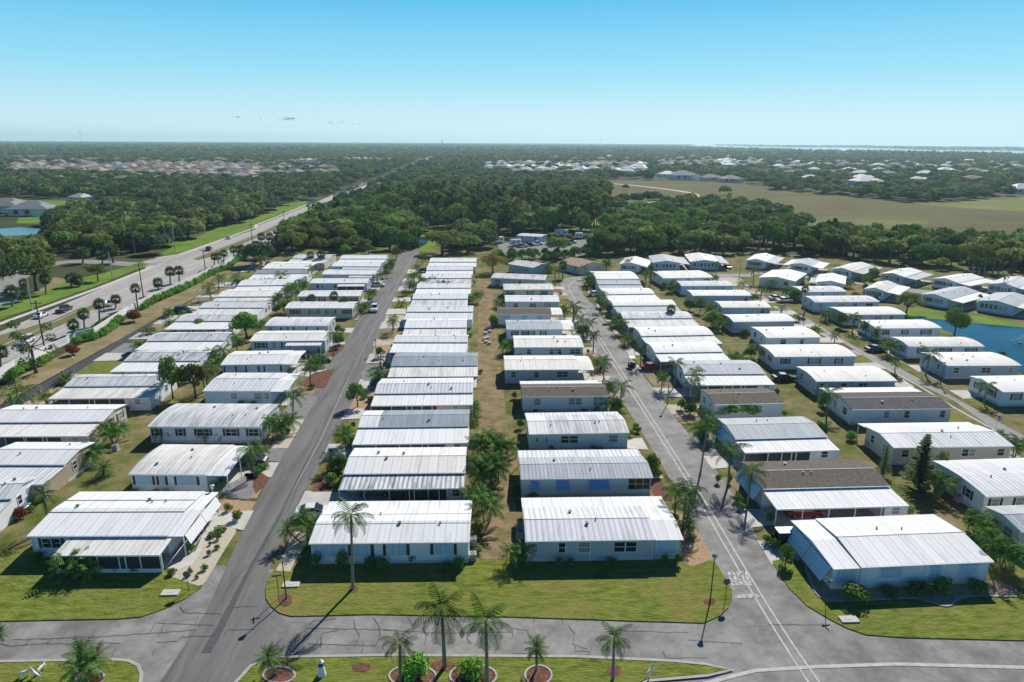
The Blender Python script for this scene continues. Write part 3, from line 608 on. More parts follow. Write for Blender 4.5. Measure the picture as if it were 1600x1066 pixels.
# row B
H_('B', 1, 'big white three-step roof with glazed front porch', ('a1', 135, 322), ('a1', 935, 318), ('a1', 1110, 92), roof='W', wall='white', porch=(.27, .93, 2.9, 'screen'), r=1.6, rl='W', shade='R', seams=[(.42, 1), (.72, 1)],
   win=[(.10, .9, 's'), (.17, .9, 's')], street='R', f=0)
H_('B', 2, 'white home with blue slatted window awnings', ('b1', 760, 995), ('b1', 1350, 1000), ('b1', 1515, 822), roof='W', r=2.6, win=[(.15, 2.0, 'L'), (.40, .6, 'L'), (.74, 2.4, 'L')], bow=True)
H_('B', 3, 'white home with small palms along its wall', ('px', 229.8, 667), ('b2', 25, 714), ('b2', 145, 577), win=[(.05, .8, 's'), (.27, .7, 's'), (.48, 1.8, 's'), (.74, 1.6, 's'), (.95, 1.4, 's')], r=0, bow=True)
H_('B', 4, 'pale home with stepped right end awning', ('b1', 1203, 500), ('b2', 185, 500), ('b2', 283, 392), r=2.8, wall='blue', win=[(.45, 1.2), (.82, 1.3), (.96, .8)], roof='R')
H_('B', 5, 'grey-blue home with wide white roof', ('b1', 1310, 345), ('b2', 240, 337), ('b2', 385, 255), r=2.6, wall='grey', wk='a', win=[(.12, 1.6, 'L'), (.5, 1.8, 'L'), (.85, 2.6, 'L')])
H_('B', 6, 'pale blue home with a projecting right front wing', ('d2', 60, 955), ('d2', 855, 950), ('d2', 895, 845), wall='blue', porch=(.5, .96, 1.9, 'open'), win=[(.13, 1.8, 's'), (.31, .8), (.47, 1.2, 's'), (.72, 1.9)], roof='C')
H_('B', 7, 'bowed grey-white roof', ('d2', 220, 795), ('d2', 885, 795), ('d2', 990, 705), bow=True, roof='R', wall='grey', win=[(.15, 1.8, 'L'), (.4, .8, 'L'), (.75, 2, 'L')])
H_('B', 8, 'grey-beige home with three cabbage palms in front', ('d2', 430, 612), ('d2', 1140, 612), ('d2', 1180, 545), wall='beige', wk='s', win=[(.13, 1.8, 's'), (.42, 1.8, 's'), (.68, 1.8, 's'), (.93, 1.6)])
H_('B', 9, 'white home with dark shutters and dark screened end', ('d2', 565, 490), ('d2', 1215, 485), ('d2', 1270, 425), wk='s', win=[(.07, .9, 's'), (.38, .9, 's'), (.87, 2.6)], wall='cream')
H_('B', 10, 'pale blue home beside the parked silver car', ('d2', 690, 352), ('d2', 1290, 350), ('d2', 1330, 300), wall='blue', porch=(.5, .97, 2.2, 'screen'), win=[(.12, .8), (.2, .8), (.44, .8)])
H_('B', 11, 'white roofed home with blue louvre panels', ('d2', 815, 260), ('d2', 1370, 262), ('d2', 1400, 212), wall='blue', porch=(.53, .96, 2.0, 'screen'), win=[(.1, 1.8, 'l'), (.38, 1.6, 'l')])
H_('B', 12, 'white roof over a long low front porch', ('d2', 915, 175), ('d2', 1420, 178), ('d2', 1440, 130), porch=(.25, 1, 2, 'screen'), wall='blue')
H_('B', 13, 'white double roof nearest the wood', ('d2', 970, 122), ('d2', 1460, 122), ('d2', 1480, 58), fy=97)
# row C
H_('C', 1, 'white stepped roof with four blue-shuttered windows', ('a2', 268, 360), ('a2', 1092, 352), ('a2', 375, 130), l=0, bk=2.6, rb='W', split=(.17, 'W'), roof='W',
   win=[(.04, 1.6, 'l', 1.3), (.15, 1.8, 'l', 1.3), (.31, 1.9, 'L', 1.3), (.54, 2.0, 'L', 1.3), (.85, 2.0, 'L', 1.2)], street='L', seams=[(.44, 0), (.78, 0)])
H_('C', 2, 'mildew streaked white roof above a dark screened carport', ('a2', 418, 65), ('a2', 1065, 58), ('b2', 568, 840), f=3.2, rf='M', l=0, split=(.2, 'W'), roof='C', wall='grey', room=.14)
H_('C', 3, 'slate grey roof framed by white carport roofs', ('b2', 570, 800), ('b2', 1265, 790), ('b2', 625, 618), fy=712, roof='S', split=(.18, 'W'), wall='cream', room=.2)
H_('C', 4, 'grey ribbed roof with red car in carport', ('b2', 680, 572), ('b2', 1290, 565), ('b2', 745, 415), fy=512, roof='R', bk=2.2, wall='beige', room=.35)
H_('C', 5, 'stained dark grey roof with a small front gable', ('b2', 780, 402), ('b2', 1318, 398), ('b2', 800, 275), fy=348, roof='S', wall='grey', kind='open', wk='p', win=[(.5, 1.8), (.6, 1.0), (.7, 1.6)])
H_('C', 6, 'pale blue-white flat front roof', ('d3', 185, 1050), ('d3', 990, 1050), ('d3', 230, 890), fy=965, split=(.2, 'W'))
H_('C', 7, 'white roof stepped in three with a short front', ('d3', 320, 875), ('d3', 990, 870), ('d3', 400, 725), fy=815)
H_('C', 8, 'ribbed front half with grey seams', ('d3', 330, 710), ('d3', 1050, 710), ('d3', 370, 588), fy=648, rf='R')
H_('C', 9, 'white roof with lower left end room', ('d3', 400, 570), ('d3', 1000, 568), ('d3', 410, 460), fy=515, split=(.17, 'W'), wall='blue')
H_('C', 10, 'white roof mostly hidden by feathery palms', ('d3', 450, 445), ('d3', 1035, 443), ('d3', 480, 352), fy=400)
H_('C', 11, 'grey-striped roof under palm tops', ('d3', 495, 340), ('d3', 1035, 340), ('d3', 500, 250), fy=298, rf='M')
H_('C', 12, 'ribbed pale roof with a blue shaded right end', ('d3', 562, 248), ('d3', 1060, 245), ('d3', 570, 170), fy=215, roof='R')
H_('C', 13, 'cream ribbed roof farthest up', ('d3', 585, 165), ('d3', 1090, 165), ('d3', 590, 88), fy=130, rf='C')
# row D
H_('D', 1, 'grey-beige home with boldly ribbed silver roof', ('a3', 68, 348), ('a3', 878, 336), ('a3', 52, 112), roof='R', bk=3.0, r=3.0, wall='grey', lroom='l', rb='W',
   win=[(.045, .7, 'p', 1.2), (.27, .7, 'p', 1.2), (.45, 1.3, 'p', 1.2), (.74, 1.2, 'p', 1.2), (.83, 1.2, 'p', 1.2)])
H_('D', 2, 'grey roofed home with three bright blue window awnings', ('b3', 50, 1025), ('b3', 840, 1015), ('b3', 35, 840), bk=3, rb='R', roof='G', wall='white', r=0, win=[(.09, .9, 'a'), (.31, 1.5, 'a'), (.60, 2.4, 'a'), (.92, 2.8, 'p', 1.5)])
H_('D', 3, 'white roof with grey ribbed back strip', ('b3', 100, 758), ('b3', 700, 748), ('b3', 80, 618), split=(.19, 'W'), win=[(.06, .3, 'p', .5), (.16, .3, 'p', .5), (.36, 1.3), (.44, 1.3), (.86, 1.3)], bk=2, rb='R')
H_('D', 4, 'brown shingle roof with white back strip', ('b3', 60, 535), ('b3', 578, 530), ('b3', 40, 430), roof='N', bk=2.6, wall='white', win=[(.16, 1.1), (.58, 1.1), (.66, 1.1), (.9, 1.6, 'p', 1.6)])
H_('D', 5, 'pale roof with dark screened right end porch', ('b3', -45, 375), ('b3', 490, 372), ('b3', -40, 290), wall='grey', r=2.8, rl='C', win=[(.1, .8), (.42, .9), (.75, 1.0), (.83, 1.0)], roof='C')
H_('D', 6, 'pale blue wall with groups of narrow windows', ('d4', 420, 1020), ('d4', 1150, 1018), ('d4', 415, 898), wall='blue', win=[(.2, .9), (.54, .8), (.6, .8), (.66, .8), (.86, 1), (.94, 1)], roof='C')
H_('D', 7, 'grey-white roof with dark shuttered windows', ('d4', 340, 835), ('d4', 1060, 830), ('d4', 330, 735), roof='G', wk='s', r=2.8, wall='white', win=[(.13, .8, 's'), (.32, .8, 's'), (.44, .8, 's'), (.66, .7, 's')])
H_('D', 8, 'brown shingle roof with white right end', ('d4', 245, 675), ('d4', 930, 675), ('d4', 215, 602), roof='N', r=2.8, wall='white', win=[(.15, 1.6, 'l'), (.5, 1.5, 'l'), (.8, 1.5, 'l')])
H_('D', 9, 'plain white roof with small dark windows', ('d4', 325, 543), ('d4', 895, 545), ('d4', 320, 478), wall='blue')
H_('D', 10, 'white roof above a cream wall', ('d4', 312, 420), ('d4', 840, 417), ('d4', 312, 360), wall='cream', wk='s')
H_('D', 11, 'narrow slate blue home at the street bend', ('d4', 178, 295), ('d4', 745, 318), ('d4', 210, 245), wall='slate')
# row E
H_('E', 1, 'big white roof with folding blue side panels', ('a4', 335, 487), ('a4', 1155, 452), ('a4', 110, 237), l=2.9, lroom='l', roof='W', wall='white', shade='L',
   win=[(.23, 2.3, 'l'), (.585, 1.1, 'l'), (.85, 2.1, 'l')])
H_('E', 2, 'brown shingle roof with wide white carport', ('a4', 45, 165), ('a4', 725, 147), ('px', 1168, 722), f=4.0, roof='N', wall='white', kind='open', r=0, win=[(.5, .9), (.65, 1.8), (.8, 1.2)], room=.18, shade='L')
H_('E', 3, 'blue-grey roof with white carport and wide left awnings', ('b3', 1385, 848), ('b4', 430, 832), ('b3', 1195, 665), fy=777, roof='G', wall='white', room=.3, shade='L')
H_('E', 4, 'brown shingle roof behind a bright green tree', ('b3', 1205, 582), ('b4', 100, 572), ('b3', 1130, 490), roof='N', wall='white')
H_('E', 5, 'blue-grey roof and long white screened carport', ('b3', 1065, 450), ('b4', 45, 447), ('b3', 985, 318), fy=398, roof='G', wall='white', room=.2)
H_('E', 6, 'bright white roof with an arched side entrance', ('b3', 885, 312), ('b3', 1305, 305), ('b3', 805, 212), fy=268, bow=True)
H_('E', 7, 'bright white roof split by a left cross seam', ('e1', 745, 1040), ('e1', 1530, 1025), ('e1', 610, 878), fy=960, bow=True)
H_('E', 8, 'white roof with one tall cabbage palm in front', ('e1', 545, 855), ('e1', 1300, 850), ('e1', 475, 715), fy=783, bow=True)
H_('E', 9, 'white roof with a grey front left panel', ('e1', 430, 705), ('e1', 1110, 700), ('e1', 360, 595), fy=650, rf='G', bow=True)
H_('E', 10, 'plain white two-step roof', ('e1', 345, 580), ('e1', 880, 572), ('e1', 270, 475), fy=530, bow=True)
H_('E', 11, 'grey-white roof behind street palms', ('e1', 255, 468), ('e1', 720, 468), ('e1', 215, 385), roof='G', fy=430, rf='G')
H_('E', 12, 'white roof with palm tops over it', ('e1', 210, 375), ('e1', 660, 372), ('e1', 170, 295))
# row F
H_('F', 1, 'cream home with grey roof cut by picture edge', ('a4', 1290, 300), ('a4', 2000, 270), ('a4', 1075, 178), wall='cream', roof='G')
H_('F', 2, 'white home with ribbed roof and dark shuttered windows', ('a4', 1110, 120), ('a4', 1800, 95), ('px', 1476, 720), roof='R', wk='s', win=[(.08, 1.0, 's'), (.27, 1.0, 's'), (.5, 1.0, 's')], bow=True)
H_('F', 3, 'beige home behind the spire-shaped conifers', ('b4', 745, 838), ('b4', 1465, 828), ('b4', 530, 680), wall='beige', roof='R', split=(.16, 'W'), bk=2.0, win=[(.1, 1.0), (.62, .9), (.68, .9), (.93, 1.0)])
H_('F', 4, 'dark grey shingle roof with white back carport', ('b4', 500, 612), ('b4', 1105, 605), ('b4', 300, 470), roof='K', bk=3.4, wall='white', win=[(.35, .8), (.56, .8), (.93, .8)])
H_('F', 5, 'slate grey home with broad pale roof', ('b4', 285, 443), ('b4', 770, 440), ('b4', 150, 355), wall='slate', roof='C', win=[(.08, 1.1), (.35, 1.1), (.6, 1.6)], bow=True)
H_('F', 6, 'white roof over pale blue wall with dark shutters', ('b4', 40, 297), ('b4', 530, 293), ('b4', -60, 225), wall='blue', wk='s', roof='C', bow=True)
H_('F', 7, 'creamy roof with grey right panel', ('px', 1197.6, 528.3), ('e3', 690, 982), ('e2', 865, 875), roof='C', bow=True, wall='white')
H_('F', 8, 'long white roof above vertical blue-grey siding', ('e2', 705, 822), ('e2', 1355, 812), ('e2', 590, 745), bow=True, wall='slate', win='none')
H_('F', 9, 'white roof with dark screened right end', ('e2', 585, 672), ('e2', 1105, 672), ('e2', 480, 605), bow=True, wall='blue', win=[(.15, 1.6, 'l'), (.6, 1.8, 'l'), (.86, 1.2), (.95, 1.2)])
H_('F', 10, 'white roof behind the olive round tree', ('e2', 280, 548), ('e2', 895, 548), ('e2', 190, 490), bow=True, wall='slate', win=[(.85, 1), (.94, 1)])
H_('F', 11, 'white roof with even dark windows', ('e2', 165, 447), ('e2', 710, 445), ('e2', 110, 395), bow=True, wall='blue')
H_('F', 12, 'wide white roof nearest the T-junction', ('e1', 905, 368), ('e1', 1430, 358), ('e1', 850, 292), bow=True, wall='white')
# row G
H_('G', 1, 'white shuttered home cut by the picture edge', ('b4', 1395, 507), ('b4', 1900, 500), ('b4', 1170, 412), wk='s', bow=True, street='L')
H_('G', 2, 'slate blue home by the pond', ('b4', 1065, 350), ('b4', 1510, 348), ('b4', 880, 270), wall='slate', bow=True, win=[(.13, 1.1), (.55, 1.8), (.9, 1.0)], roof='C')
H_('G', 3, 'white gabled home beside the pond fountain', ('b4', 835, 235), ('b4', 1290, 235), ('b4', 700, 178), wk='s', bow=True)
H_('G', 4, 'white roof with two dark palms at its left', ('b4', 640, 128), ('b4', 1035, 125), ('b4', 495, 78), wk='s', bow=True)
H_('G', 5, 'pale roof behind a dark round shrub', ('e3', 930, 748), ('e3', 1575, 742), ('e3', 710, 668), roof='C', bow=True, wall='slate')
H_('G', 6, 'long white roof behind a slender tall palm', ('e3', 620, 617), ('e3', 1300, 612), ('e3', 455, 552), bow=True, wall='blue')
H_('G', 7, 'short white roof behind dark street shrubs', ('e3', 490, 510), ('e3', 955, 505), ('e3', 245, 452), bow=True, wall='blue')
# back rows, turned so their gables face the camera
K_ = dict(ridge='y', rise_=.8, wk='p')
fw = [(.12, .8), (.25, .8), (.38, .8), (.52, .8), (.66, .8), (.8, .8)]
H_('H', 1, 'broad white gable-fronted home on the corner right of the T-junction', ('e3', 35, 358), ('e3', 415, 400), ('e3', 450, 308), l=0, wall='cream', **K_)
H_('H', 2, 'white gabled home with a grey left roof panel, beside the corner home', ('e3', 560, 400), ('e3', 935, 432), ('e3', 1025, 355), l=2, rl='G', wall='white', **K_)
H_('H', 3, 'white home with a glazed front behind the olive tree at the pond', ('e3', 1135, 478), ('e4', 300, 525), ('e4', 415, 445), r=3.6, win=fw, **K_)
H_('H', 4, 'grey-roofed home with glazed front on the pond lawn', ('e4', 515, 535), ('e4', 965, 612), ('e4', 1005, 485), r=3.6, roof='G', wall='white', win=fw, **K_)
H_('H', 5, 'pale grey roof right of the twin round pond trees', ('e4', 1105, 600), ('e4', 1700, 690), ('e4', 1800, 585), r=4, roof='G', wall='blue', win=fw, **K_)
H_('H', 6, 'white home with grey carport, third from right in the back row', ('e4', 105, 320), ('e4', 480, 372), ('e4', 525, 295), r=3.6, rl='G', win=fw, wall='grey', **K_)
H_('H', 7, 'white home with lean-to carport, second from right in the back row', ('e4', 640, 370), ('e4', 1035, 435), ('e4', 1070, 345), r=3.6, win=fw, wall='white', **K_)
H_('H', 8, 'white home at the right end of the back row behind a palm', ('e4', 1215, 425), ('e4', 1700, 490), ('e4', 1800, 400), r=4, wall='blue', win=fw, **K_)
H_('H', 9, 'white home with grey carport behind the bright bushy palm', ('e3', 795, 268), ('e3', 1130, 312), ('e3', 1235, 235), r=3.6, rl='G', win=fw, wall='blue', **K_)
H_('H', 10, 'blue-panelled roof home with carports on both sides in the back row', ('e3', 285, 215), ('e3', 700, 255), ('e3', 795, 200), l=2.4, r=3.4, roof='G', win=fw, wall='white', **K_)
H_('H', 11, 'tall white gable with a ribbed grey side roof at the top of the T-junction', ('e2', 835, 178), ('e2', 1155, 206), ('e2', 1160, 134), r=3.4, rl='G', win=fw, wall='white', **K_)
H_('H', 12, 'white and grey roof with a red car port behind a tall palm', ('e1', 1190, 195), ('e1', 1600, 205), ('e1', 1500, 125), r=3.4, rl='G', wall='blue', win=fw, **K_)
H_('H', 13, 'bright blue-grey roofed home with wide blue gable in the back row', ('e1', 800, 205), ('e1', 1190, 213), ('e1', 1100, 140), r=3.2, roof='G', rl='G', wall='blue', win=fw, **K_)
H_('H', 14, 'white and sky-blue roofed home left of the blue gable', ('e1', 450, 218), ('e1', 745, 235), ('e1', 640, 160), r=2.5, roof='W', wall='white', win=fw, **K_)
H_('H', 15, 'brown hip-roofed home at the bend of the middle street', ('d4', 880, 130), ('d4', 1110, 182), ('d4', 1215, 115), roof='T', wall='beige', cat='mobile home', rise_=1.2)
H_('H', 16, 'slate blue home with white roof in front of the clipped hedge', ('d4', 355, 150), ('d4', 625, 192), ('d4', 835, 162), wall='slate', rise_=.8)
H_('H', 17, 'pale blue flat-roofed building on the storage lot', ('c3', 25, 597), ('c3', 165, 605), ('c3', 195, 592), wall='blue', rise_=.3, street='L')
print('homes', [(h['row'], h['num'], round(h['W'], 1), round(h['D'], 1), round(math.degrees(h['rz']), 1), round(h['loc'].x), round(h['loc'].y)) for h in HOMES])
# ------------------------------------------------------------------ driveways and front beds
def xl(pts, Y):
    for (y0, x0), (y1, x1) in zip(pts, pts[1:]):
        if Y <= y1: return x0+(x1-x0)*(Y-y0)/(y1-y0)
    return pts[-1][1]
LL = [(60, -27.1), (76, -28.0), (130, -29.8), (170, -30.1), (272, -30.1)]; LR = [(60, -22.4), (119, -21.9), (170, -23.6), (272, -23.7)]
ML = [(57, 24.6), (121, 25.5), (169, 26.4), (209, 27.3)]; MR = [(57, 31.6), (79, 33.2), (128, 32.8), (209, 34.3)]
LN = [(100, -77.5), (118, -78.2), (153, -79.3), (194, -81), (256, -81.6)]
RL = [(90, 79.6), (134, 83.4), (228, 89)]; RR = [(90, 85.6), (134, 89.6), (228, 95)]
EDGE = dict(A=('L', LN), B=('R', LL), C=('L', LR), D=('R', ML), E=('L', MR), F=('R', RL), G=('L', RR))
rd = random.Random(11)
BEDS = [None, None, None, None, M_grav, M_mulch, M_shell, M_tang, G_dry]
for h in HOMES:
    if h['row'] not in EDGE: continue
    sd_, tab = EDGE[h['row']]; loc, rz = h['loc'], h['rz']
    cx, sx_ = math.cos(rz), math.sin(rz)
    def L2W(x, y): return Vector((loc.x+cx*x-sx_*y, loc.y+sx_*x+cx*y, 0))
    xe = h['W'] if sd_ == 'R' else 0
    def rowpt(y, inner=0):
        p = L2W(xe+(-inner if sd_ == 'R' else inner), y); return p, Vector((xl(tab, p.y), p.y+(xl(tab, p.y)-p.x)*math.tan(rz), 0))
    a, b = (.3, max(3.4, h['f']-.2)) if h['f'] else ((h['D']-3.8, h['D']-.3) if rd.random() < .6 else (.4, 3.6))
    p0, q0 = rowpt(a, .5); p1, q1 = rowpt(b, .5)
    if abs((q0-p0).x) < 1 or abs((q0-p0).x) > 18 or (q0.x-p0.x)*(1 if sd_ == 'R' else -1) < 0: continue
    sgn = 1 if sd_ == 'R' else -1
    if h['row']+str(h['num']) not in ('C1',):
        dm = rd.choice([M_conc, M_conc, M_conc, M_walk, mat('driveway_tan', (.42, .36, .29), .85, .15, .6)])
        sheet('driveway', [p0, q0+Vector((sgn*.3, -.5, 0)), q1+Vector((sgn*.3, .5, 0)), p1], .045, dm)
    # bed between the driveway and the next plot
    c, d_ = (b+.3, h['D']+1.0) if a < 1 else (-1.0, a-.3)
    if d_-c < 1.5: continue
    bm_ = rd.choice(BEDS)
    if bm_ is None: bm_ = rd.choice([G_lawn, G_lawn, G_dry])
    r0, s0 = rowpt(c, -.4); r1, s1 = rowpt(d_, -.4); mid = (s0+s1)/2
    if h['row']+str(h['num']) not in ('B1', 'C1', 'D1', 'E1'):
        sheet('front_bed', [r0, s0-Vector((sgn*.15, 0, 0)), s1-Vector((sgn*.15, 0, 0)), r1], .03, bm_)
poly('shell_bed', 'a1', [(900, 500), (860, 525), (960, 560), (1030, 583), (1060, 545), (1120, 440), (1170, 360), (1215, 290), (1180, 275), (1100, 270), (1060, 330), (1010, 410), (980, 460)], .10, M_shell, 1)
poly('walkway', 'a1', [(840, 420), (960, 420), (1000, 400), (1060, 260), (1115, 262), (1060, 350), (1010, 430), (985, 470), (900, 500), (830, 480)], .11, M_walk)
poly('driveway', 'a1', [(1060, 240), (1120, 195), (1275, 200), (1225, 290), (1160, 270), (1070, 262)], .10, M_walk)
poly('gravel_bed', 'a1', [(1110, 130), (1308, 145), (1275, 200), (1120, 192)], .03, M_tang)
poly('gravel_bed', 'a2', [(268, 300), (270, 350), (205, 440), (175, 505), (100, 500), (130, 450), (160, 370), (190, 300)], .10, M_shell)
poly('gravel_bed', 'a1', [(1150, 120), (1210, 50), (1250, 0), (1300, 0), (1308, 90), (1270, 135)], .05, M_grav)
poly('mulch_bed', 'b2', [(-10, 990), (40, 990), (80, 1020), (50, 1066), (0, 1110), (-20, 1070)], .06, M_mulch)
poly('driveway', 'b2', [(-90, 985), (0, 925), (135, 925), (95, 1010), (30, 1000), (-40, 1030)], .05, M_conc)
poly('gravel_bed', 'b2', [(40, 880), (90, 842), (185, 845), (140, 920), (20, 920)], .05, M_grav)
poly('driveway', 'b2', [(90, 842), (160, 680), (290, 668), (190, 842)], .055, M_shell)
poly('gravel_bed', 'b2', [(150, 640), (230, 540), (320, 520), (370, 540), (290, 668), (150, 668)], .05, M_grav)
poly('mulch_bed', 'b2', [(260, 460), (330, 400), (400, 380), (470, 368), (410, 480), (330, 482)], .06, M_mulch)
poly('mulch_bed', 'b2', [(400, 300), (470, 222), (520, 222), (530, 240), (470, 290), (420, 310)], .06, M_mulch)
poly('mulch_bed', 'b2', [(380, 1000), (410, 940), (490, 890), (520, 900), (500, 980), (460, 1100), (330, 1100)], .06, M_mulch)
poly('gravel_bed', 'b2', [(620, 400), (660, 350), (790, 340), (780, 400), (700, 440), (640, 440)], .06, M_grav)
poly('gravel_bed', 'a3', [(800, 190), (870, 200), (930, 260), (1020, 420), (1020, 445), (920, 480), (880, 460), (860, 350), (880, 300), (850, 230)], .11, M_tang)
poly('shaded_bed', 'a4', [(150, 420), (190, 480), (215, 560), (260, 640), (300, 668), (700, 640), (790, 650), (890, 682), (940, 675), (970, 640), (1080, 628), (1280, 630), (1270, 590), (1150, 540), (330, 590)], .11, M_tang, 1)
strip('kerb', smoothline([at('a4', *p, 0) for p in [(190, 480), (215, 560), (265, 650), (380, 662), (700, 642), (790, 650), (890, 684), (940, 677), (970, 640), (1080, 630), (1275, 632)]], 2), .28, .17, M_kerb)
for c, x, y, ra, rb_ in [('a1', 460, 1045, 75, 42), ('a2', 118, 1035, 82, 42), ('a3', 135, 1036, 68, 50), ('a3', 520, 1012, 38, 28), ('a2', 495, 592, 26, 20), ('a2', 150, 650, 36, 34), ('a3', 1008, 658, 30, 18), ('a2', 1110, 1040, 120, 60), ('a2', 800, 1040, 120, 55), ('a2', 955, 985, 60, 28), ('a2', 540, 995, 50, 24)]:
    ring = [at(c, x+ra*math.cos(t), y+rb_*math.sin(t)) for t in [i*math.pi/10 for i in range(20)]]
    sheet('mulch_ring', ring, .115, M_mulch)
    if ra > 55 and rb_ > 40: strip('kerb', ring+[ring[0]], .18, .16, M_kerb)
for c, x, y in [('a1', 872, 615), ('a2', 180, 573), ('a4', 412, 752)]:
    P0 = at(c, x, y); o = MB().box(-.85, -.45, 0, .85, .45, .18).box(-.3, -.15, .18, .3, .15, .2).build('utility_cover', M_walk, None, P0+Vector((0, 0, .05)))
    tag(o, {'a1': 'pale concrete utility cover on the left corner lawn', 'a2': 'pale utility cover beside the lamp post on the middle lawn', 'a4': 'pale utility cover on the right corner lawn'}[c], 'utility cover')
# ------------------------------------------------------------------ leaves
def leafm(name, c, tr=.4, r=.2, var=.45, sc_=.5):
    c = (c[0]*2.7, c[1]*2.95, c[2]*2.5); m_ = mat(name, c, .75, var, sc_, spec=.12, objrand=r, trans=tr, contrast=(.3, .7)); return m_
L_palm = leafm('palm_leaf', (.034, .06, .013), .25); L_fan = leafm('fan_palm_leaf', (.034, .052, .018), .2)
L_date = leafm('date_palm_leaf', (.04, .065, .02), .2); L_oak = leafm('oak_leaf', (.060, .078, .024), .4, .5)
L_pine = leafm('pine_needles', (.055, .076, .028), .35, .45); L_brite = leafm('bright_leaf', (.065, .12, .02), .3); L_mid = leafm('mid_leaf', (.045, .08, .018), .2)
L_conif = leafm('conifer_needles', (.025, .045, .018), .05); L_brown = leafm('dry_leaf', (.14, .09, .035), .2); L_red = leafm('red_shrub_leaf', (.085, .024, .013), .2)
L_hedge = leafm('hedge_leaf', (.075, .15, .025), .2); L_far = leafm('far_leaf', (.042, .062, .03), .3, 0, .7, .022)
def tonemat():
    n = L_far.node_tree; b = n.nodes['Principled BSDF']; a = n.nodes.new('ShaderNodeAttribute'); a.attribute_name = 'tone'
    r = n.nodes.new('ShaderNodeValToRGB'); e = r.color_ramp.elements; e[0].color = (.07, .11, .05, 1); e[1].color = (.30, .28, .11, 1); e[0].position = .05; q = e.new(.45); q.color = (.135, .20, .07, 1); q = e.new(.75); q.color = (.20, .27, .08, 1)
    n.links.new(a.outputs['Fac'], r.inputs[0]); n.links.new(r.outputs[0], b.inputs['Base Color'])
    for t_ in n.nodes:
        if t_.type == 'BSDF_TRANSLUCENT': n.links.new(r.outputs[0], t_.inputs[0])
tonemat()
B_palm = mat('palm_trunk', (.26, .23, .19), .9, .2, 3, .4, 10); B_oak = mat('tree_bark', (.12, .10, .08), .95, .3, 2, .5, 8); B_pine = mat('pine_bark', (.16, .12, .09), .95, .3, 2)
def frond(vs, fs, rr, az, el, L, leaf, n, droop, stiff=.0):
    """one feather frond: curved rib with hanging leaflets on both sides"""
    d = Vector((math.cos(az), math.sin(az), 0)); s = Vector((-d.y, d.x, 0)); p = Vector((0, 0, 0)); e = el
    for i in range(n):
        t = i/n; st = L/n; e = el-droop*t*t-.25*droop*t
        q = p+(d*math.cos(e)+Vector((0, 0, math.sin(e))))*st
        w_ = .035*(1-t)+.01
        k = len(vs); vs += [p-s*w_, p+s*w_, q+s*w_*.8, q-s*w_*.8]; fs.append((k, k+1, k+2, k+3))
        if t > .12:
            ll = leaf*(math.sin(math.pi*min(1, t*.85+.15))**.6)
            for sg in (-1, 1):
                dirn = (s*sg*(.75)+(q-p).normalized()*.55+Vector((0, 0, -.55*(1-stiff)+rr.uniform(-.15, .15)))).normalized()
                tip = p+dirn*ll; ax_ = (q-p)*.62
                k = len(vs); vs += [p, p+ax_*1.0, tip+ax_*.42, tip]; fs.append((k, k+1, k+2, k+3))
        p = q
def crown_feather(seed, nf=15, L=2.5, leaf=.62, n=13, droop=1.5, emin=-.5, emax=1.35, stiff=0):
    rr = random.Random(seed); vs, fs = [], []
    for i in range(nf):
        u = (i+.5)/nf; el = emax+(emin-emax)*u; az = i*2.39996+rr.uniform(-.25, .25)
        frond(vs, fs, rr, az, el, L*rr.uniform(.85, 1.1), leaf, n, droop*rr.uniform(.75, 1.2), stiff)
    return vs, fs
B_dead = leafm('dead_frond', (.085, .062, .035), .1)
def add_dead(me, seed, n, L):
    rr = random.Random(seed); vs, fs = [], []
    for i in range(n): frond(vs, fs, rr, rr.uniform(0, 6.28), -.7, L*rr.uniform(.6, .85), .35, 9, 1.0, 0)
    bm = bmesh.new(); bm.from_mesh(me); k = len(bm.faces)
    for f in fs:
        q = [bm.verts.new(vs[i]) for i in f]; fc = bm.faces.new(q); fc.material_index = 1
    bm.to_mesh(me); bm.free(); me.materials.append(B_dead); return me
def crown_fan(seed, nl=34, R_=.95):
    rr = random.Random(seed); vs, fs = [], []
    for i in range(nl):
        u = (i+.5)/nl; el = 1.35-2.1*u; az = i*2.39996+rr.uniform(-.3, .3)
        d = Vector((math.cos(az)*math.cos(el), math.sin(az)*math.cos(el), math.sin(el))); s = Vector((-math.sin(az), math.cos(az), 0)); up = d.cross(s)
        c = d*R_*.75
        k = len(vs); vs += [-s*.02, s*.02, c+s*.02, c-s*.02]; fs.append((k, k+1, k+2, k+3))
        for j in range(9):
            a = (j-4)*.36; v = (d*math.cos(a)+s*math.sin(a)); v = (v+Vector((0, 0, -.28*abs(a)-.15))).normalized()
            tip = c+v*R_*rr.uniform(.75, 1.0); wv = up.cross(v).normalized()*.0+s*math.cos(a)*.09-d*math.sin(a)*.09
            k = len(vs); vs += [c, c+v*R_*.5+wv, tip, c+v*R_*.5-wv]; fs.append((k, k+1, k+2, k+3))
    return vs, fs
def raw(name, vs, fs, m_, smooth=False):
    me = bpy.data.meshes.new(name); me.from_pydata([tuple(v) for v in vs], [], fs); me.materials.append(m_); me.update(); return me
def trunk_mesh(r0, r1, m_, lean=0, boots=False):
    b = MB(); b.tube([(0, 0, 0), (0, 0, .06), (lean*.3, 0, .4), (lean*.1, 0, .75), (0, 0, 1)], [r0*1.25, r0, (r0+r1)/2, r1, r1*(1.5 if boots else 1)], 8); return b.mesh('trunk', m_, True)
PALM = {}
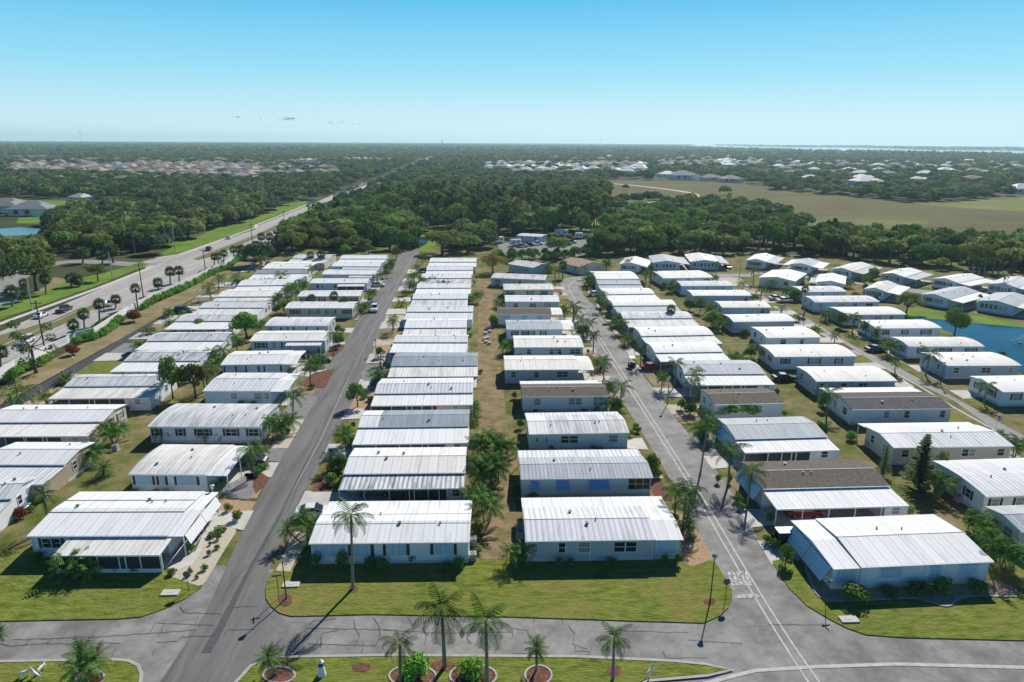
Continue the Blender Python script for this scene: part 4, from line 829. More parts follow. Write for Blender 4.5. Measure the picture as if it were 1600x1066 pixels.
for k, (tm, crs) in dict(
    royal=(trunk_mesh(.19, .13, B_palm), [raw('crown', *crown_feather(s, 15, 3.1, .8, 19, 1.9, -.6, 1.35), L_palm) for s in (1, 2, 3)]),
    queen=(trunk_mesh(.16, .11, B_palm), [raw('crown', *crown_feather(s, 14, 2.7, .7, 14, 1.7, -.45, 1.3), L_palm) for s in (4, 5, 6)]),
    sabal=(trunk_mesh(.19, .16, B_palm, 0, True), [raw('crown', *crown_fan(s), L_fan) for s in (7, 8, 9)]),
    date=(trunk_mesh(.12, .12, B_palm, 0, True), [raw('crown', *crown_feather(s, 32, 1.75, .4, 12, 1.0, -.8, 1.45, .6), L_date) for s in (10, 11)]),
    areca=(trunk_mesh(.09, .06, B_palm), [raw('crown', *crown_feather(s, 19, 2.1, .65, 10, 1.3, -.3, 1.5), L_mid) for s in (12, 13)])).items(): PALM[k] = (tm, crs)
for k_ in ('royal', 'queen', 'sabal'):
    for i_, me_ in enumerate(PALM[k_][1]): add_dead(me_, i_+3, (1, 3, 2)[i_] if k_ != 'sabal' else 5, 2.4 if k_ != 'sabal' else 1.3)
CRN = dict(royal=2.35, queen=2.0, sabal=1.4, date=1.35, areca=1.55)      # crown radius of the prototype
PNAME = dict(royal='palm_tree', queen='palm_tree', sabal='cabbage_palm', date='date_palm', areca='clumping_palm')
rp = random.Random(5); PL = []
def palm(kind, c, bx, by, tx, ty, wpx=None, label=None, group=None, zmin=.6, stems=1):
    P0 = at(c, bx, by); o = CR[c]; typx = px(c, tx, ty)[1]; h = max(zmin, rise(P0, typx))
    pb = prj((P0.x, P0.y, h)); dx = (px(c, tx, ty)[0]-pb[0])*mpp((P0.x, P0.y, h))
    k = (wpx/o[2]*mpp(P0)/2/CRN[kind]) if wpx else rp.uniform(.85, 1.1)
    t = ob(PNAME[kind], None, None, P0, rp.uniform(0, 6.28)); h = min(h, 15)
    tm, crs = PALM[kind]
    for s in range(stems):
        a = s*2.4; off = Vector((math.cos(a), math.sin(a), 0))*(.35 if stems > 1 else 0)
        top = Matrix.Rotation(-t.rotation_euler.z, 3, 'Z') @ Vector((dx, 0, 0))+off*2.2+Vector((0, 0, h*(1-.12*s)))
        tr = ob('trunk', tm, t, off); v = top-off; tr.rotation_mode = 'QUATERNION'; tr.rotation_quaternion = v.to_track_quat('Z', 'Y'); tr.scale = (max(.8, k), max(.8, k), v.length)
        cr = ob('crown', rp.choice(crs), t, top, rp.uniform(0, 6.28), (k, k, k))
    PL.append([t, kind, P0, label, group, h]); return t
# --- broadleaf and needle crowns
def leafcloud(seed, blobs, n, size, flat=.0, shell=.75):
    g = np.random.default_rng(seed); bl = np.array(blobs, float); wt = bl[:, 3]**2; idx = g.choice(len(bl), n, p=wt/wt.sum())
    d = g.normal(size=(n, 3)); d /= np.linalg.norm(d, axis=1)[:, None]
    rr = bl[idx, 3]*(shell+(1-shell)*g.random(n))*(.85+.3*g.random(n)); c = bl[idx, :3]+d*rr[:, None]*np.array([1, 1, .8])
    nn = d+g.normal(size=(n, 3))*.55+np.array([0, 0, .35]); nn /= np.linalg.norm(nn, axis=1)[:, None]
    a = np.cross(nn, g.normal(size=(n, 3))); a /= np.linalg.norm(a, axis=1)[:, None]; b = np.cross(nn, a)
    s = size*(.6+.8*g.random(n))[:, None]; f1 = (.35+.65*g.random(n))[:, None]
    v = np.stack([c-a*s*.5, c+b*s*.42*f1+nn*s*.1, c+a*s*.5, c-b*s*.42*f1+nn*s*.1], 1).reshape(-1, 3)
    return v
def cloudmesh(name, v, m_, extra=None, em=None):
    n = len(v)//4; vs = v; me = bpy.data.meshes.new(name)
    fs = np.arange(n*4).reshape(-1, 4).tolist(); V = v.tolist()
    if extra: k = len(V); V += [tuple(p) for p in extra.v]; fs += [tuple(i+k for i in f) for f in extra.f]
    me.from_pydata(V, [], fs); me.materials.append(m_)
    if extra:
        me.materials.append(em); mi = np.zeros(len(me.polygons), np.int32); mi[n:] = 1; me.polygons.foreach_set('material_index', mi)
    me.update(); return me
def blobs(seed, n, rx, rz_, z0, br):
    rr = random.Random(seed); L = []
    for i in range(n):
        a = i*2.4+rr.uniform(-.4, .4); r_ = rx*math.sqrt((i+.5)/n)*rr.uniform(.8, 1.1); z = z0+rz_*(1-(r_/rx)**2)*rr.uniform(.5, 1.1)+rr.uniform(-.1, .1)*rz_
        L.append((r_*math.cos(a), r_*math.sin(a), z, br*rr.uniform(.75, 1.25)))
    return L
def limbs(seed, bl, ht, r0, k=7, split=.35):
    b = MB(); rr = random.Random(seed); top = Vector((rr.uniform(-.1, .1), rr.uniform(-.1, .1), ht*split)); b.tube([(0, 0, 0), (0, 0, ht*.08), top], [r0*1.35, r0, r0*.75], 8)
    for q in sorted(bl, key=lambda q: -q[3])[:k]:
        e = Vector(q[:3]); mid = top.lerp(e, .5)+Vector((0, 0, -.05*ht)); b.tube([top, mid, e], [r0*.5, r0*.32, r0*.12], 5)
    return b
TREE = {}      # unit trees: crown radius and height are stated, the object is scaled
def mk(key, bl, n, size, lm_, bark, ht, rad, r0, split=.35, k=7, shell=.75):
    v = leafcloud(sum(map(ord, key)), bl, n, size, shell=shell); lb = limbs(sum(map(ord, key)), bl, ht, r0, k, split)
    TREE[key] = dict(trunk=lb.mesh('trunk', bark, True), crown=cloudmesh('crown', v, lm_), one=cloudmesh('tree', v, lm_, lb, bark), ht=ht, rad=rad)
for s in range(3):
    bl = blobs(20+s, 15, 4.2, 2.6, 4.6, 1.5); mk('oak%d' % s, bl, 2600, .62, L_oak, B_oak, 8.6, 5.4, .38)
    bl = blobs(40+s, 13, 3.6, 2.4, 4.4, 1.4); mk('foak%d' % s, bl, 900, 1.0, L_oak, B_oak, 8.2, 4.8, .35)
    bl = [(random.Random(60+s+i).uniform(-2.2, 2.2), random.Random(90+s+i).uniform(-2.2, 2.2), 8.5+.55*i+random.Random(i).uniform(-.4, .4), 1.35-.04*i) for i in range(10)]
    mk('pine%d' % s, bl, 700, .95, L_pine, B_pine, 15, 3.4, .22, .62, 6)
    bl = blobs(80+s, 10, 2.6, 2.0, 2.6, 1.2); mk('mid%d' % s, bl, 1500, .5, L_mid, B_oak, 5.6, 3.6, .2)
    bl = blobs(100+s, 5, .45, .35, .5, .42); mk('bush%d' % s, bl, 420, .2, L_mid, B_oak, 1.2, .85, .04, .2)
bl = blobs(31, 16, 2.3, 2.2, 3.0, 1.35); mk('ficus', bl, 4200, .42, leafm('ficus_leaf', (.055, .12, .02), .2, .05), B_oak, 6.4, 3.7, .25, .3)
bl = blobs(33, 14, 3.2, 1.8, 2.6, 1.2); mk('brite', bl, 2800, .45, L_brite, B_oak, 5.4, 4.3, .2, .3)
bl = blobs(34, 16, 3.6, 3.6, 3.6, 1.25); mk('brown', bl, 2300, .42, L_brown, B_oak, 8.6, 4.8, .28, .3, 12)
bl = blobs(35, 12, 3.2, 2.6, 4.0, 1.0); mk('olive', bl, 2200, .42, leafm('olive_leaf', (.09, .10, .03), .2), B_oak, 7.6, 4.2, .22, .3, 10)
bl = [(2.6*math.cos(i*2.1), 2.6*math.sin(i*2.1), 3.5+i*.75, .95) for i in range(9)]; mk('sparse', bl, 900, .4, L_pine, B_pine, 10.6, 3.6, .25, .5, 9)
bl = [(-1.5, 0, 3.9, 2.3), (1.7, .3, 4.1, 2.3), (-.2, -.6, 5.0, 2.0), (0, .8, 3.6, 2.0)]; mk('twin', bl, 3600, .42, leafm('willow_leaf', (.065, .10, .025), .2), B_oak, 7, 4.1, .2, .3)
bl = blobs(36, 6, .5, .5, .55, .5); mk('redbush', bl, 800, .22, L_red, B_oak, 1.55, 1.05, .05, .2)
bl = blobs(37, 6, .6, .3, .5, .5); mk('hedge', bl, 700, .22, L_hedge, B_oak, 1.4, 1.1, .05, .2)
# conifer: tiers of drooping boughs
def conifer(seed):
    g = random.Random(seed); V = []; n = 20
    for i in range(n):
        t = i/(n-1); z = .7+6.6*t; rad = 1.75*(1-t)**.8+.12; kb = max(5, int(9-3*t))
        for j in range(kb):
            a = j*2*math.pi/kb+i*.7+g.uniform(-.2, .2); r_ = rad*g.uniform(.8, 1.1); d = Vector((math.cos(a), math.sin(a), .12)); s = Vector((-d.y, d.x, 0))
            for q in range(9):
                u = (q+.5)/9; p = Vector((0, 0, z))+d*r_*u; w_ = .34*(1-u*.6); x = s*w_+Vector((0, 0, g.uniform(-.12, .02))); y = d*.16
                V += [p-x, p-y*.4, p+x, p+y+Vector((0, 0, .05))]
    return np.array([tuple(v) for v in V])
cv = conifer(4); tb = MB().tube([(0, 0, 0), (0, 0, 7.3)], [.13, .02], 7)
TREE['conif'] = dict(trunk=tb.mesh('trunk', B_pine, True), crown=cloudmesh('crown', cv, L_conif), one=cloudmesh('tree', cv, L_conif, tb, B_pine), ht=7.5, rad=1.8)
TNAME = dict(oak='oak_tree', foak='oak_tree', pine='pine_tree', mid='leafy_tree', bush='shrub', ficus='ficus_tree', brite='leafy_tree', brown='leafy_tree', olive='olive_tree', sparse='pine_tree', twin='leafy_tree', redbush='red_shrub', hedge='hedge_bush', conif='conifer_tree')
def tree(key, P0, rad, ht, label=None, group=None, parts=True):
    T = TREE[key]; b = key.rstrip('0123456789'); sx_ = rad/T['rad']; sz = ht/T['ht']
    if parts:
        t = ob(TNAME[b], None, None, P0, rp.uniform(0, 6.28)); ob('trunk', T['trunk'], t, scale=(sx_, sx_, sz)); ob('crown', T['crown'], t, scale=(sx_, sx_, sz))
    else: t = ob(TNAME[b], T['one'], None, P0, rp.uniform(0, 6.28), (sx_, sx_, sz))
    PL.append([t, b, P0, label, group, ht]); return t
def treepx(key, c, bx, by, wpx, ty, label=None, group=None, parts=True):
    P0 = at(c, bx, by); return tree(key, P0, wpx/CR[c][2]*mpp(P0)/2, max(.5, rise(P0, px(c, bx, ty)[1])), label, group, parts)
# near palms
palm('royal', 'a2', 495, 592, 485, 215, 215, 'tallest palm with drooping fronds on the middle corner lawn, casting a long shadow')
palm('royal', 'a2', 965, 992, 950, 700, 290, 'big feathery palm between two clipped hedges on the front island')
palm('royal', 'a2', 1182, 1090, 1175, 765, 270, 'feathery palm right of the right hedge on the front island')
palm('royal', 'a2', 737, 1075, 735, 880, 190, 'feathery palm left of the left hedge on the front island')
palm('royal', 'a3', 515, 1055, 522, 845, 190, 'rightmost feathery palm on the front island in a small mulch ring')
palm('date', 'a1', 435, 1062, 430, 950, 165, 'three-stemmed bushy palm in a kerbed mulch ring at bottom left', stems=3)
palm('date', 'a2', 105, 1032, 62, 940, 130, 'short leaning palm in a round mulch ring left of the lighthouse ornament')
palm('date', 'a3', 125, 1008, 125, 893, 120, 'short palm with dark trunk in a kerbed ring on the front island')
palm('royal', 'a3', 900, 228, 915, 85, 170, 'leaning feathery palm beside the middle street at the silver-roofed corner home')
palm('date', 'a3', 890, 345, 905, 262, 95, 'short palm at the street end of the silver-roofed corner home')
palm('date', 'a2', 238, 362, 158, 285, 100, 'left one of the two leaning palms before the middle front home')
palm('date', 'a2', 262, 315, 238, 225, 110, 'right one of the two leaning palms before the middle front home')
palm('date', 'a1', -12, 905, -8, 820, 90, 'palm half cut off by the left picture edge beside the cross street')
P_ = palm
for a in [('queen', 'b1', 98, 612, 100, 520, 230), ('queen', 'b2', 460, 292, 458, 165, 100), ('queen', 'b2', 322, 472, 322, 350, 130), ('queen', 'b2', 218, 656, 222, 520, 140), ('queen', 'b2', 445, 970, 445, 880, 110),
          ('areca', 'b2', 150, 775, 155, 735, 90), ('areca', 'b2', 560, 822, 560, 800, 70), ('queen', 'b2', 810, 162, 812, 90, 80), ('queen', 'b2', 740, 350, 740, 305, 80), ('areca', 'b2', 70, 770, 70, 690, 110), ('areca', 'b2', 15, 900, 15, 855, 80),
          ('queen', 'b1', 965, 800, 960, 745, 110), ('queen', 'b1', 1128, 792, 1125, 760, 80), ('queen', 'b1', 1215, 802, 1212, 748, 100), ('queen', 'b1', 1312, 797, 1310, 755, 80), ('queen', 'b1', 1448, 782, 1448, 718, 110),
          ('date', 'b1', 615, 1005, 618, 965, 115), ('areca', 'b1', 550, 930, 555, 870, 150), ('areca', 'b1', 215, 800, 215, 785, 60),
          ('areca', 'a1', 385, 512, 380, 455, 150), ('areca', 'a1', 445, 515, 450, 470, 120), ('areca', 'b1', 1265, 345, 1265, 290, 100), ('areca', 'a1', 1100, 90, 1105, 50, 60), ('areca', 'a1', 85, 110, 85, 85, 80),
          ('queen', 'b3', 545, 436, 548, 328, 110), ('queen', 'b3', 484, 272, 488, 165, 80), ('queen', 'b3', 765, 352, 765, 242, 90), ('queen', 'b3', 1090, 520, 1095, 390, 120), ('queen', 'b3', 1285, 1062, 1300, 850, 200), ('queen', 'b3', 1120, 992, 1172, 650, 150), ('areca', 'b3', 885, 492, 888, 415, 80),
          ('sabal', 'e1', 985, 850, 990, 690, 115), ('queen', 'd4', 1035, 742, 1040, 585, 170), ('queen', 'd4', 1145, 922, 1110, 725, 170), ('queen', 'd4', 1180, 905, 1215, 755, 150), ('queen', 'd4', 1245, 1052, 1248, 880, 110), ('queen', 'd4', 1040, 742, 1075, 630, 150),
          ('queen', 'e1', 772, 445, 775, 300, 170), ('queen', 'e1', 725, 430, 735, 330, 120), ('queen', 'e1', 1458, 385, 1465, 215, 100), ('queen', 'e2', 795, 492, 795, 425, 130), ('queen', 'e2', 992, 602, 1000, 490, 150), ('queen', 'e2', 1100, 485, 1100, 420, 130),
          ('queen', 'e2', 1215, 732, 1215, 675, 110), ('queen', 'e2', 1385, 812, 1370, 760, 100), ('sabal', 'e3', 515, 722, 520, 480, 95), ('queen', 'e3', 825, 1042, 830, 960, 120), ('date', 'e3', 1150, 962, 1150, 855, 125), ('date', 'e3', 1245, 1012, 1262, 925, 140), ('queen', 'e4', 1380, 522, 1392, 340, 110), ('queen', 'e4', 288, 392, 295, 300, 90),
          ('queen', 'b4', 755, 402, 755, 322, 85), ('sabal', 'd2', 705, 167, 700, 60, 95), ('sabal', 'd2', 802, 172, 810, 50, 110), ('sabal', 'd2', 712, 612, 710, 515, 115), ('sabal', 'd2', 960, 607, 945, 485, 115), ('sabal', 'd2', 1042, 652, 1045, 545, 120),
          ('queen', 'd2', 165, 192, 170, 95, 130), ('queen', 'd2', 395, 382, 395, 270, 170), ('queen', 'd2', 1240, 682, 1235, 605, 120), ('areca', 'd2', 375, 600, 375, 510, 140), ('areca', 'd2', 515, 480, 510, 400, 130), ('areca', 'd2', 190, 395, 180, 350, 110), ('areca', 'd2', 280, 395, 290, 345, 110), ('areca', 'd2', 480, 330, 480, 280, 90),
          ('queen', 'd3', 535, 152, 530, 70, 110), ('queen', 'd3', 478, 252, 475, 195, 90), ('queen', 'd3', 395, 432, 400, 350, 120), ('queen', 'd3', 350, 482, 350, 440, 100), ('queen', 'd3', 315, 592, 312, 555, 120), ('queen', 'd3', 235, 842, 235, 710, 120),
          ('areca', 'd3', 545, 400, 545, 330, 110), ('areca', 'd3', 640, 380, 650, 320, 110), ('areca', 'd3', 700, 370, 700, 310, 100), ('areca', 'd3', 450, 430, 450, 380, 100), ('areca', 'd3', 600, 430, 610, 390, 110), ('areca', 'd3', 740, 430, 750, 370, 120),
          ('areca', 'd3', 1110, 560, 1110, 480, 110), ('areca', 'd3', 1000, 570, 1000, 530, 110), ('areca', 'd3', 740, 600, 740, 570, 130), ('sabal', 'd4', 928, 302, 930, 165, 120), ('queen', 'd4', 1155, 302, 1150, 190, 90), ('areca', 'd4', 790, 240, 790, 210, 80),
          ('queen', 'e1', 545, 290, 545, 190, 110), ('areca', 'e1', 320, 280, 325, 220, 120), ('areca', 'e1', 160, 270, 165, 200, 110), ('areca', 'e1', 110, 440, 130, 390, 110), ('areca', 'e1', 200, 470, 190, 420, 100), ('areca', 'e1', 420, 870, 430, 810, 130), ('areca', 'e1', 350, 720, 345, 670, 90),
          ('queen', 'e1', 240, 400, 250, 345, 80), ('queen', 'e1', 330, 400, 340, 360, 70), ('queen', 'e1', 440, 400, 450, 335, 80), ('queen', 'e1', 520, 400, 530, 340, 80), ('queen', 'e1', 590, 400, 590, 325, 80),
          ('date', 'a4', 1075, 305, 1078, 240, 125), ('areca', 'a4', 1180, 470, 1190, 380, 150), ('areca', 'a4', 1230, 490, 1225, 400, 130), ('areca', 'a3', 20, 460, 20, 400, 120), ('areca', 'b3', 600, 620, 610, 580, 100), ('queen', 'd1', 1000, 522, 975, 380, 165), ('queen', 'd1', 1075, 432, 1085, 300, 165), ('queen', 'd1', 1268, 352, 1262, 280, 120), ('queen', 'd1', 1495, 205, 1500, 105, 130),
          ('areca', 'd1', 560, 700, 565, 660, 110), ('areca', 'd1', 345, 880, 345, 850, 110), ('areca', 'b1', 380, 450, 380, 430, 90),
          ('areca', 'b2', 1330, 900, 1340, 820, 150), ('areca', 'b2', 1420, 900, 1420, 810, 170), ('areca', 'b2', 1470, 890, 1470, 830, 130), ('areca', 'b2', 1360, 1050, 1360, 950, 170), ('areca', 'b2', 1440, 1040, 1440, 930, 150), ('areca', 'b2', 1300, 640, 1305, 600, 90), ('areca', 'b2', 1295, 690, 1295, 670, 60),
          ('areca', 'a2', 1110, 170, 1110, 110, 100), ('areca', 'a2', 1180, 250, 1185, 150, 150), ('areca', 'a2', 1190, 60, 1190, 0, 150)]:
    P_(*a, stems=2 if a[0] == 'areca' else 1)
# cabbage palms along the highway
hwyp = [(5, 610, 5, 520), (235, 607, 210, 408), (453, 468, 445, 347), (575, 387, 568, 232), (668, 347, 660, 222), (1033, 207, 1030, 77), (1078, 182, 1070, 72), (1130, 167, 1130, 42), (1235, 97, 1230, 2), (1285, 82, 1283, 2), (1320, 70, 1315, -10)]
for i, q in enumerate(hwyp): palm('sabal', 'd1', *q, 125 if i < 5 else 95, label='%s cabbage palm from the front beside the highway wall' % ORD[i+3], group='cabbage palms along the highway')
for i, q in enumerate([(440, 187, 435, 105), (505, 152, 495, 42), (592, 105, 588, -15)]): palm('sabal', 'b1', *q, 82, label='%s cabbage palm from the front beside the highway wall' % ORD[i], group='cabbage palms along the highway')
palm('sabal', 'b1', 5, 400, 0, 270, 100, label='cabbage palm at the left picture edge before the highway')
for i, q in enumerate([(25, 675, 30, 605), (60, 660, 75, 605), (300, 520, 300, 495), (1300, 0, 1300, -60)][:3]): palm('sabal', 'c2', *q, 55, label=['left', 'right', 'far'][i]+' cabbage palm beside the highway behind the leftmost row', group='cabbage palms along the highway')
for i, q in enumerate([(255, 922, 250, 840, 75), (70, 992, 62, 912, 90), (125, 962, 120, 908, 70), (395, 880, 395, 835, 80), (440, 880, 430, 845, 70), (130, 890, 130, 860, 60), (460, 750, 460, 690, 75), (345, 690, 345, 610, 60), (630, 750, 620, 680, 90), (570, 760, 565, 710, 70), (20, 800, 20, 760, 60)]):
    palm('sabal', 'c1', *q, label='%s cabbage palm from the left on the grounds across the highway' % ORD[i] if False else None, group='palms across the highway')
for i, q in enumerate([(1070, 340, 1070, 170), (1120, 360, 1150, 210), (1190, 350, 1190, 190), (1270, 330, 1290, 200), (1330, 330, 1340, 230)]):
    palm('sabal', 'e4', *q, 120, label='%s from the left of the cabbage palms behind the back row homes' % ORD[i], group='cabbage palms behind the back row')
# single trees
treepx('ficus', 'd1', 1370, 920, 375, 635, 'round dense bright green tree between the two leftmost rows')
treepx('olive', 'd1', 880, 860, 200, 715, 'small grey-green tree rising in front of a white roof of the leftmost row')
treepx('mid0', 'b1', 1030, 545, 170, 285, 'light grey-green tree at the right end of the fourth home of the leftmost row')
treepx('oak1', 'b1', 1165, 540, 180, 315, 'dark green tree beside the light one behind the leftmost row')
treepx('sparse', 'b1', 215, 392, 270, 75, 'sparse open-crowned pine by the highway wall at left')
treepx('mid1', 'b2', 605, 592, 140, 445, 'small thin tree beside the left street driveway')
treepx('brite', 'b3', 1330, 655, 295, 548, 'bright green spreading tree before the brown shingle roof of the fifth row')
treepx('conif', 'b4', 682, 1012, 95, 820, 'smaller left conifer before the beige grey-ribbed home')
treepx('conif', 'b4', 895, 1075, 220, 755, 'largest spire-shaped conifer before the beige grey-ribbed home')
treepx('olive', 'b4', 1020, 1000, 110, 850, 'soft pale tree right of the big conifer')
treepx('twin', 'e4', 872, 962, 335, 655, 'twin-crowned round tree on the pond bank')
treepx('olive', 'e4', 370, 735, 350, 505, 'wide olive-brown tree before the glazed home at the pond')
treepx('brown', 'd4', 200, 245, 330, -10, 'brown-leaved dry tree at the end of the grass strip')
treepx('mid2', 'd4', 205, 805, 115, 665, 'small dark round tree at the edge of the dry grass strip')
treepx('mid1', 'e2', 245, 700, 140, 585, 'green round tree left of the olive one in the gap behind the fifth row')
treepx('olive', 'e2', 360, 720, 145, 550, 'darker olive tree in the gap behind the fifth row')
treepx('oak0', 'e2', 500, 860, 190, 690, 'bushy dark tree between fifth and sixth row')
treepx('mid2', 'e2', 820, 970, 130, 880, 'dark shrubby tree at the left end of a sixth row home')
treepx('mid0', 'e3', 400, 600, 200, 475, 'dark shrub mass by the carport across the right street', parts=True)
treepx('mid1', 'e3', 880, 880, 170, 715, 'dark round tree before the pale roof of the seventh row')
treepx('oak2', 'e3', 1040, 590, 100, 500, 'small leafy tree between back homes left of the olive one')
treepx('brite', 'e3', 1220, 380, 160, 245, 'bright yellow-green bushy palm-like tree in the back row')
treepx('mid2', 'e1', 910, 480, 90, 400, 'left of two small dark trees between the fifth and sixth rows')
treepx('mid0', 'e1', 990, 470, 80, 395, 'right of two small dark trees between the fifth and sixth rows')
treepx('oak0', 'e4', 730, 275, 180, 140, 'rounded dark tree at the dirt path behind the back row')
treepx('mid1', 'e1', 1180, 700, 150, 590, None)
treepx('oak0', 'c2', 205, 690, 170, 555, 'large dark oak beside the highway behind the leftmost row')
treepx('oak1', 'c2', 1035, 700, 240, 555, 'big grey-green oak behind the third row, left of the brown tree')
treepx('oak2', 'c2', 1175, 690, 190, 585, 'dark oak next to the brown-leaved tree')
treepx('oak2', 'c3', 255, 715, 165, 595, 'wide oak before the storage lot')
treepx('oak1', 'c3', 570, 700, 220, 580, 'broad grey oak behind the bend of the middle street')
treepx('oak0', 'c3', 480, 700, 130, 600, 'dark oak left of the broad grey one behind the street bend')
treepx('mid2', 'c3', 640, 640, 120, 570, 'leafy tree behind the back row near the storage lot')
treepx('oak0', 'c1', 205, 905, 300, 640, 'huge spreading oak on the grounds across the highway')
treepx('oak1', 'c1', 545, 850, 110, 745, 'round tree at the side road corner across the highway')
for i, q in enumerate([(560, 680, 150, 590), (450, 690, 130, 600), (350, 700, 120, 600)]): treepx('oak%d' % (i % 3), 'c2', *q, None, 'oaks at the edge of the wood')
treepx('brite', 'c2', 740, 680, 110, 590, 'light green tree at the far end of the left street'); treepx('mid0', 'c2', 780, 730, 70, 655, 'small dark tree at the far end of the left street')
treepx('mid0', 'c2', 625, 700, 80, 640, None); treepx('brite', 'c2', 495, 700, 80, 645, 'light green small tree behind the second row'); treepx('mid1', 'd2', 1250, 130, 1, 1, None) if False else None
for i, (c, x, y, w_, ty) in enumerate([('d1', 200, 750, 190, 620), ('b1', 435, 285, 95, 225), ('b1', 795, 88, 100, 15)]):
    if i == 2: continue
    treepx('redbush', c, x, y, w_, ty, ['big rust-red rounded shrub by the highway wall', 'rust-red low shrub by the highway wall near the sparse pine'][i])
treepx('redbush', 'a1', 105, 225, 95, 170, 'crimson rounded shrub left of the big stepped-roof home')
treepx('bush0', 'a1', 1165, 195, 50, 150, 'clipped round dark shrub at the driveway of the stepped-roof home')
treepx('hedge', 'a2', 820, 1025, 190, 925, 'bright green clipped hedge left on the front island'); treepx('hedge', 'a2', 1100, 1040, 180, 935, 'bright green clipped hedge right on the front island')
treepx('hedge', 'b4', 490, 790, 80, 730, 'low bright green hedge left of the beige home')
for c, x, y, w_, ty, l_ in [('a3', 780, 470, 48, 405, 'round dark shrub left of its twin at the sunroom of the silver-roofed corner home'), ('a3', 848, 468, 50, 400, 'round dark shrub right of its twin at the sunroom of the silver-roofed corner home'),
        ('a4', 440, 650, 170, 560, 'wide dark shrub at the left front corner of the right corner home'), ('a4', 620, 625, 110, 580, 'low dark shrub under the first window of the right corner home'), ('a4', 765, 620, 130, 555, 'dark shrub in the middle of the right corner home front'),
        ('a4', 895, 610, 130, 535, 'spiky dark shrub between the windows of the right corner home'), ('a4', 1065, 605, 130, 545, 'dark shrub under the last window of the right corner home'),
        ('a2', 312, 475, 80, 400, 'leafy shrub at the left end of the middle front home'), ('a2', 445, 480, 90, 395, 'dark shrub left of the tallest palm at the middle front home'), ('a2', 590, 485, 90, 425, 'dark shrub right of the tallest palm at the middle front home'), ('a2', 800, 455, 60, 400, 'thin shrub near the middle of the middle front home'),
        ('a1', 600, 495, 80, 460, 'low dark shrub left before the glazed porch'), ('a1', 700, 498, 80, 465, 'low dark shrub right before the glazed porch'), ('a1', 880, 520, 60, 485, 'small green shrub at the steps of the glazed porch home')]:
    treepx('bush%d' % (x % 3), c, x, y, w_, ty, l_)
for c, x, y, w_, ty in [('a1', 1050, 290, 50, 245), ('a1', 975, 400, 55, 350), ('a1', 1005, 340, 40, 310), ('a1', 1120, 340, 40, 300), ('a1', 1110, 390, 38, 362), ('a1', 1070, 420, 34, 388), ('a1', 1048, 495, 46, 460), ('a1', 975, 520, 34, 475), ('a1', 1005, 540, 26, 515), ('a1', 1075, 370, 24, 345), ('a1', 1148, 295, 26, 270),
        ('b2', 1290, 600, 90, 560), ('b3', 1060, 640, 110, 570), ('b3', 1005, 610, 70, 540), ('b3', 1130, 745, 120, 680), ('b3', 620, 620, 90, 550), ('b3', 50, 720, 60, 660), ('a4', 10, 250, 60, 200), ('a4', 600, 220, 110, 150), ('a4', 700, 215, 110, 160), ('a3', 30, 450, 90, 370), ('a2', 1130, 310, 80, 240), ('b2', 500, 960, 60, 900), ('b2', 440, 1050, 100, 980)]:
    treepx('bush%d' % ((x+y) % 3), c, x, y, w_, ty)
# hedge along the highway wall
hp = [at('b1', *p) for p in [(-60, 460), (60, 435), (140, 380)]]+[at('b1', *p) for p in [(250, 345), (310, 300)]]
hq = [at('b1', *p) for p in [(455, 220), (510, 200), (570, 190), (620, 165), (670, 130), (715, 90), (740, 75)]]
hr_ = [at('d1', *p) for p in [(290, 620), (430, 540), (600, 470), (700, 430), (790, 380), (900, 330), (1000, 270), (1080, 230), (1170, 210), (1230, 160), (1300, 110), (1400, 85)]]
def along(pts, step):
    out = []
    for a, b in zip(pts, pts[1:]):
        n = max(1, round((b-a).length/step)); out += [a.lerp(b, i/n) for i in range(n)]
    return out
HB = along(hp, 2.2)+along(hq, 2.0)+along(hr_, 2.4)
for p in HB: tree('hedge', p+Vector((rp.uniform(-.3, .3), rp.uniform(-.3, .3), 0)), rp.uniform(1.2, 1.5), rp.uniform(1.9, 2.5), 'rounded bright green bush of the hedge along the highway wall', 'hedge bushes along the highway', parts=False)
HC = along([at('d1', *p) for p in [(370, 520), (480, 460), (620, 410), (690, 370)]], 2)+along([at('d1', *p) for p in [(830, 300), (920, 245), (1000, 210)]], 2)+along([at('b1', *p) for p in [(330, 215), (440, 180), (560, 130), (640, 75), (720, 40)]], 2.2)
for p in HC: tree('bush1', p, rp.uniform(.9, 1.3), rp.uniform(.9, 1.3), 'low olive bush on the highway side of the white wall', 'low bushes on the highway verge', parts=False)
wall_pts = along([at('b1', *p) for p in [(-100, 440), (0, 410), (90, 360), (180, 325), (290, 262), (400, 215), (450, 185), (560, 160), (600, 135), (660, 95), (740, 45)]]+[at('d1', *p) for p in [(110, 665), (250, 590), (420, 500), (600, 420), (740, 360), (880, 290), (1010, 220), (1100, 185), (1250, 95), (1430, 5)]]+[at('c2', *p) for p in [(100, 640), (220, 590), (370, 500)]], 6)
wm = MB()
for a, b in zip(wall_pts, wall_pts[1:]):
    d = (b-a).normalized(); n = Vector((-d.y, d.x, 0))*.1
    wm.hexa([a-n, b-n, b+n, a+n, a-n+Vector((0, 0, 1.5)), b-n+Vector((0, 0, 1.5)), b+n+Vector((0, 0, 1.5)), a+n+Vector((0, 0, 1.5))])
tag(wm.build('boundary_wall', M_trim), 'long low white wall between the highway and the leftmost lane', 'wall')
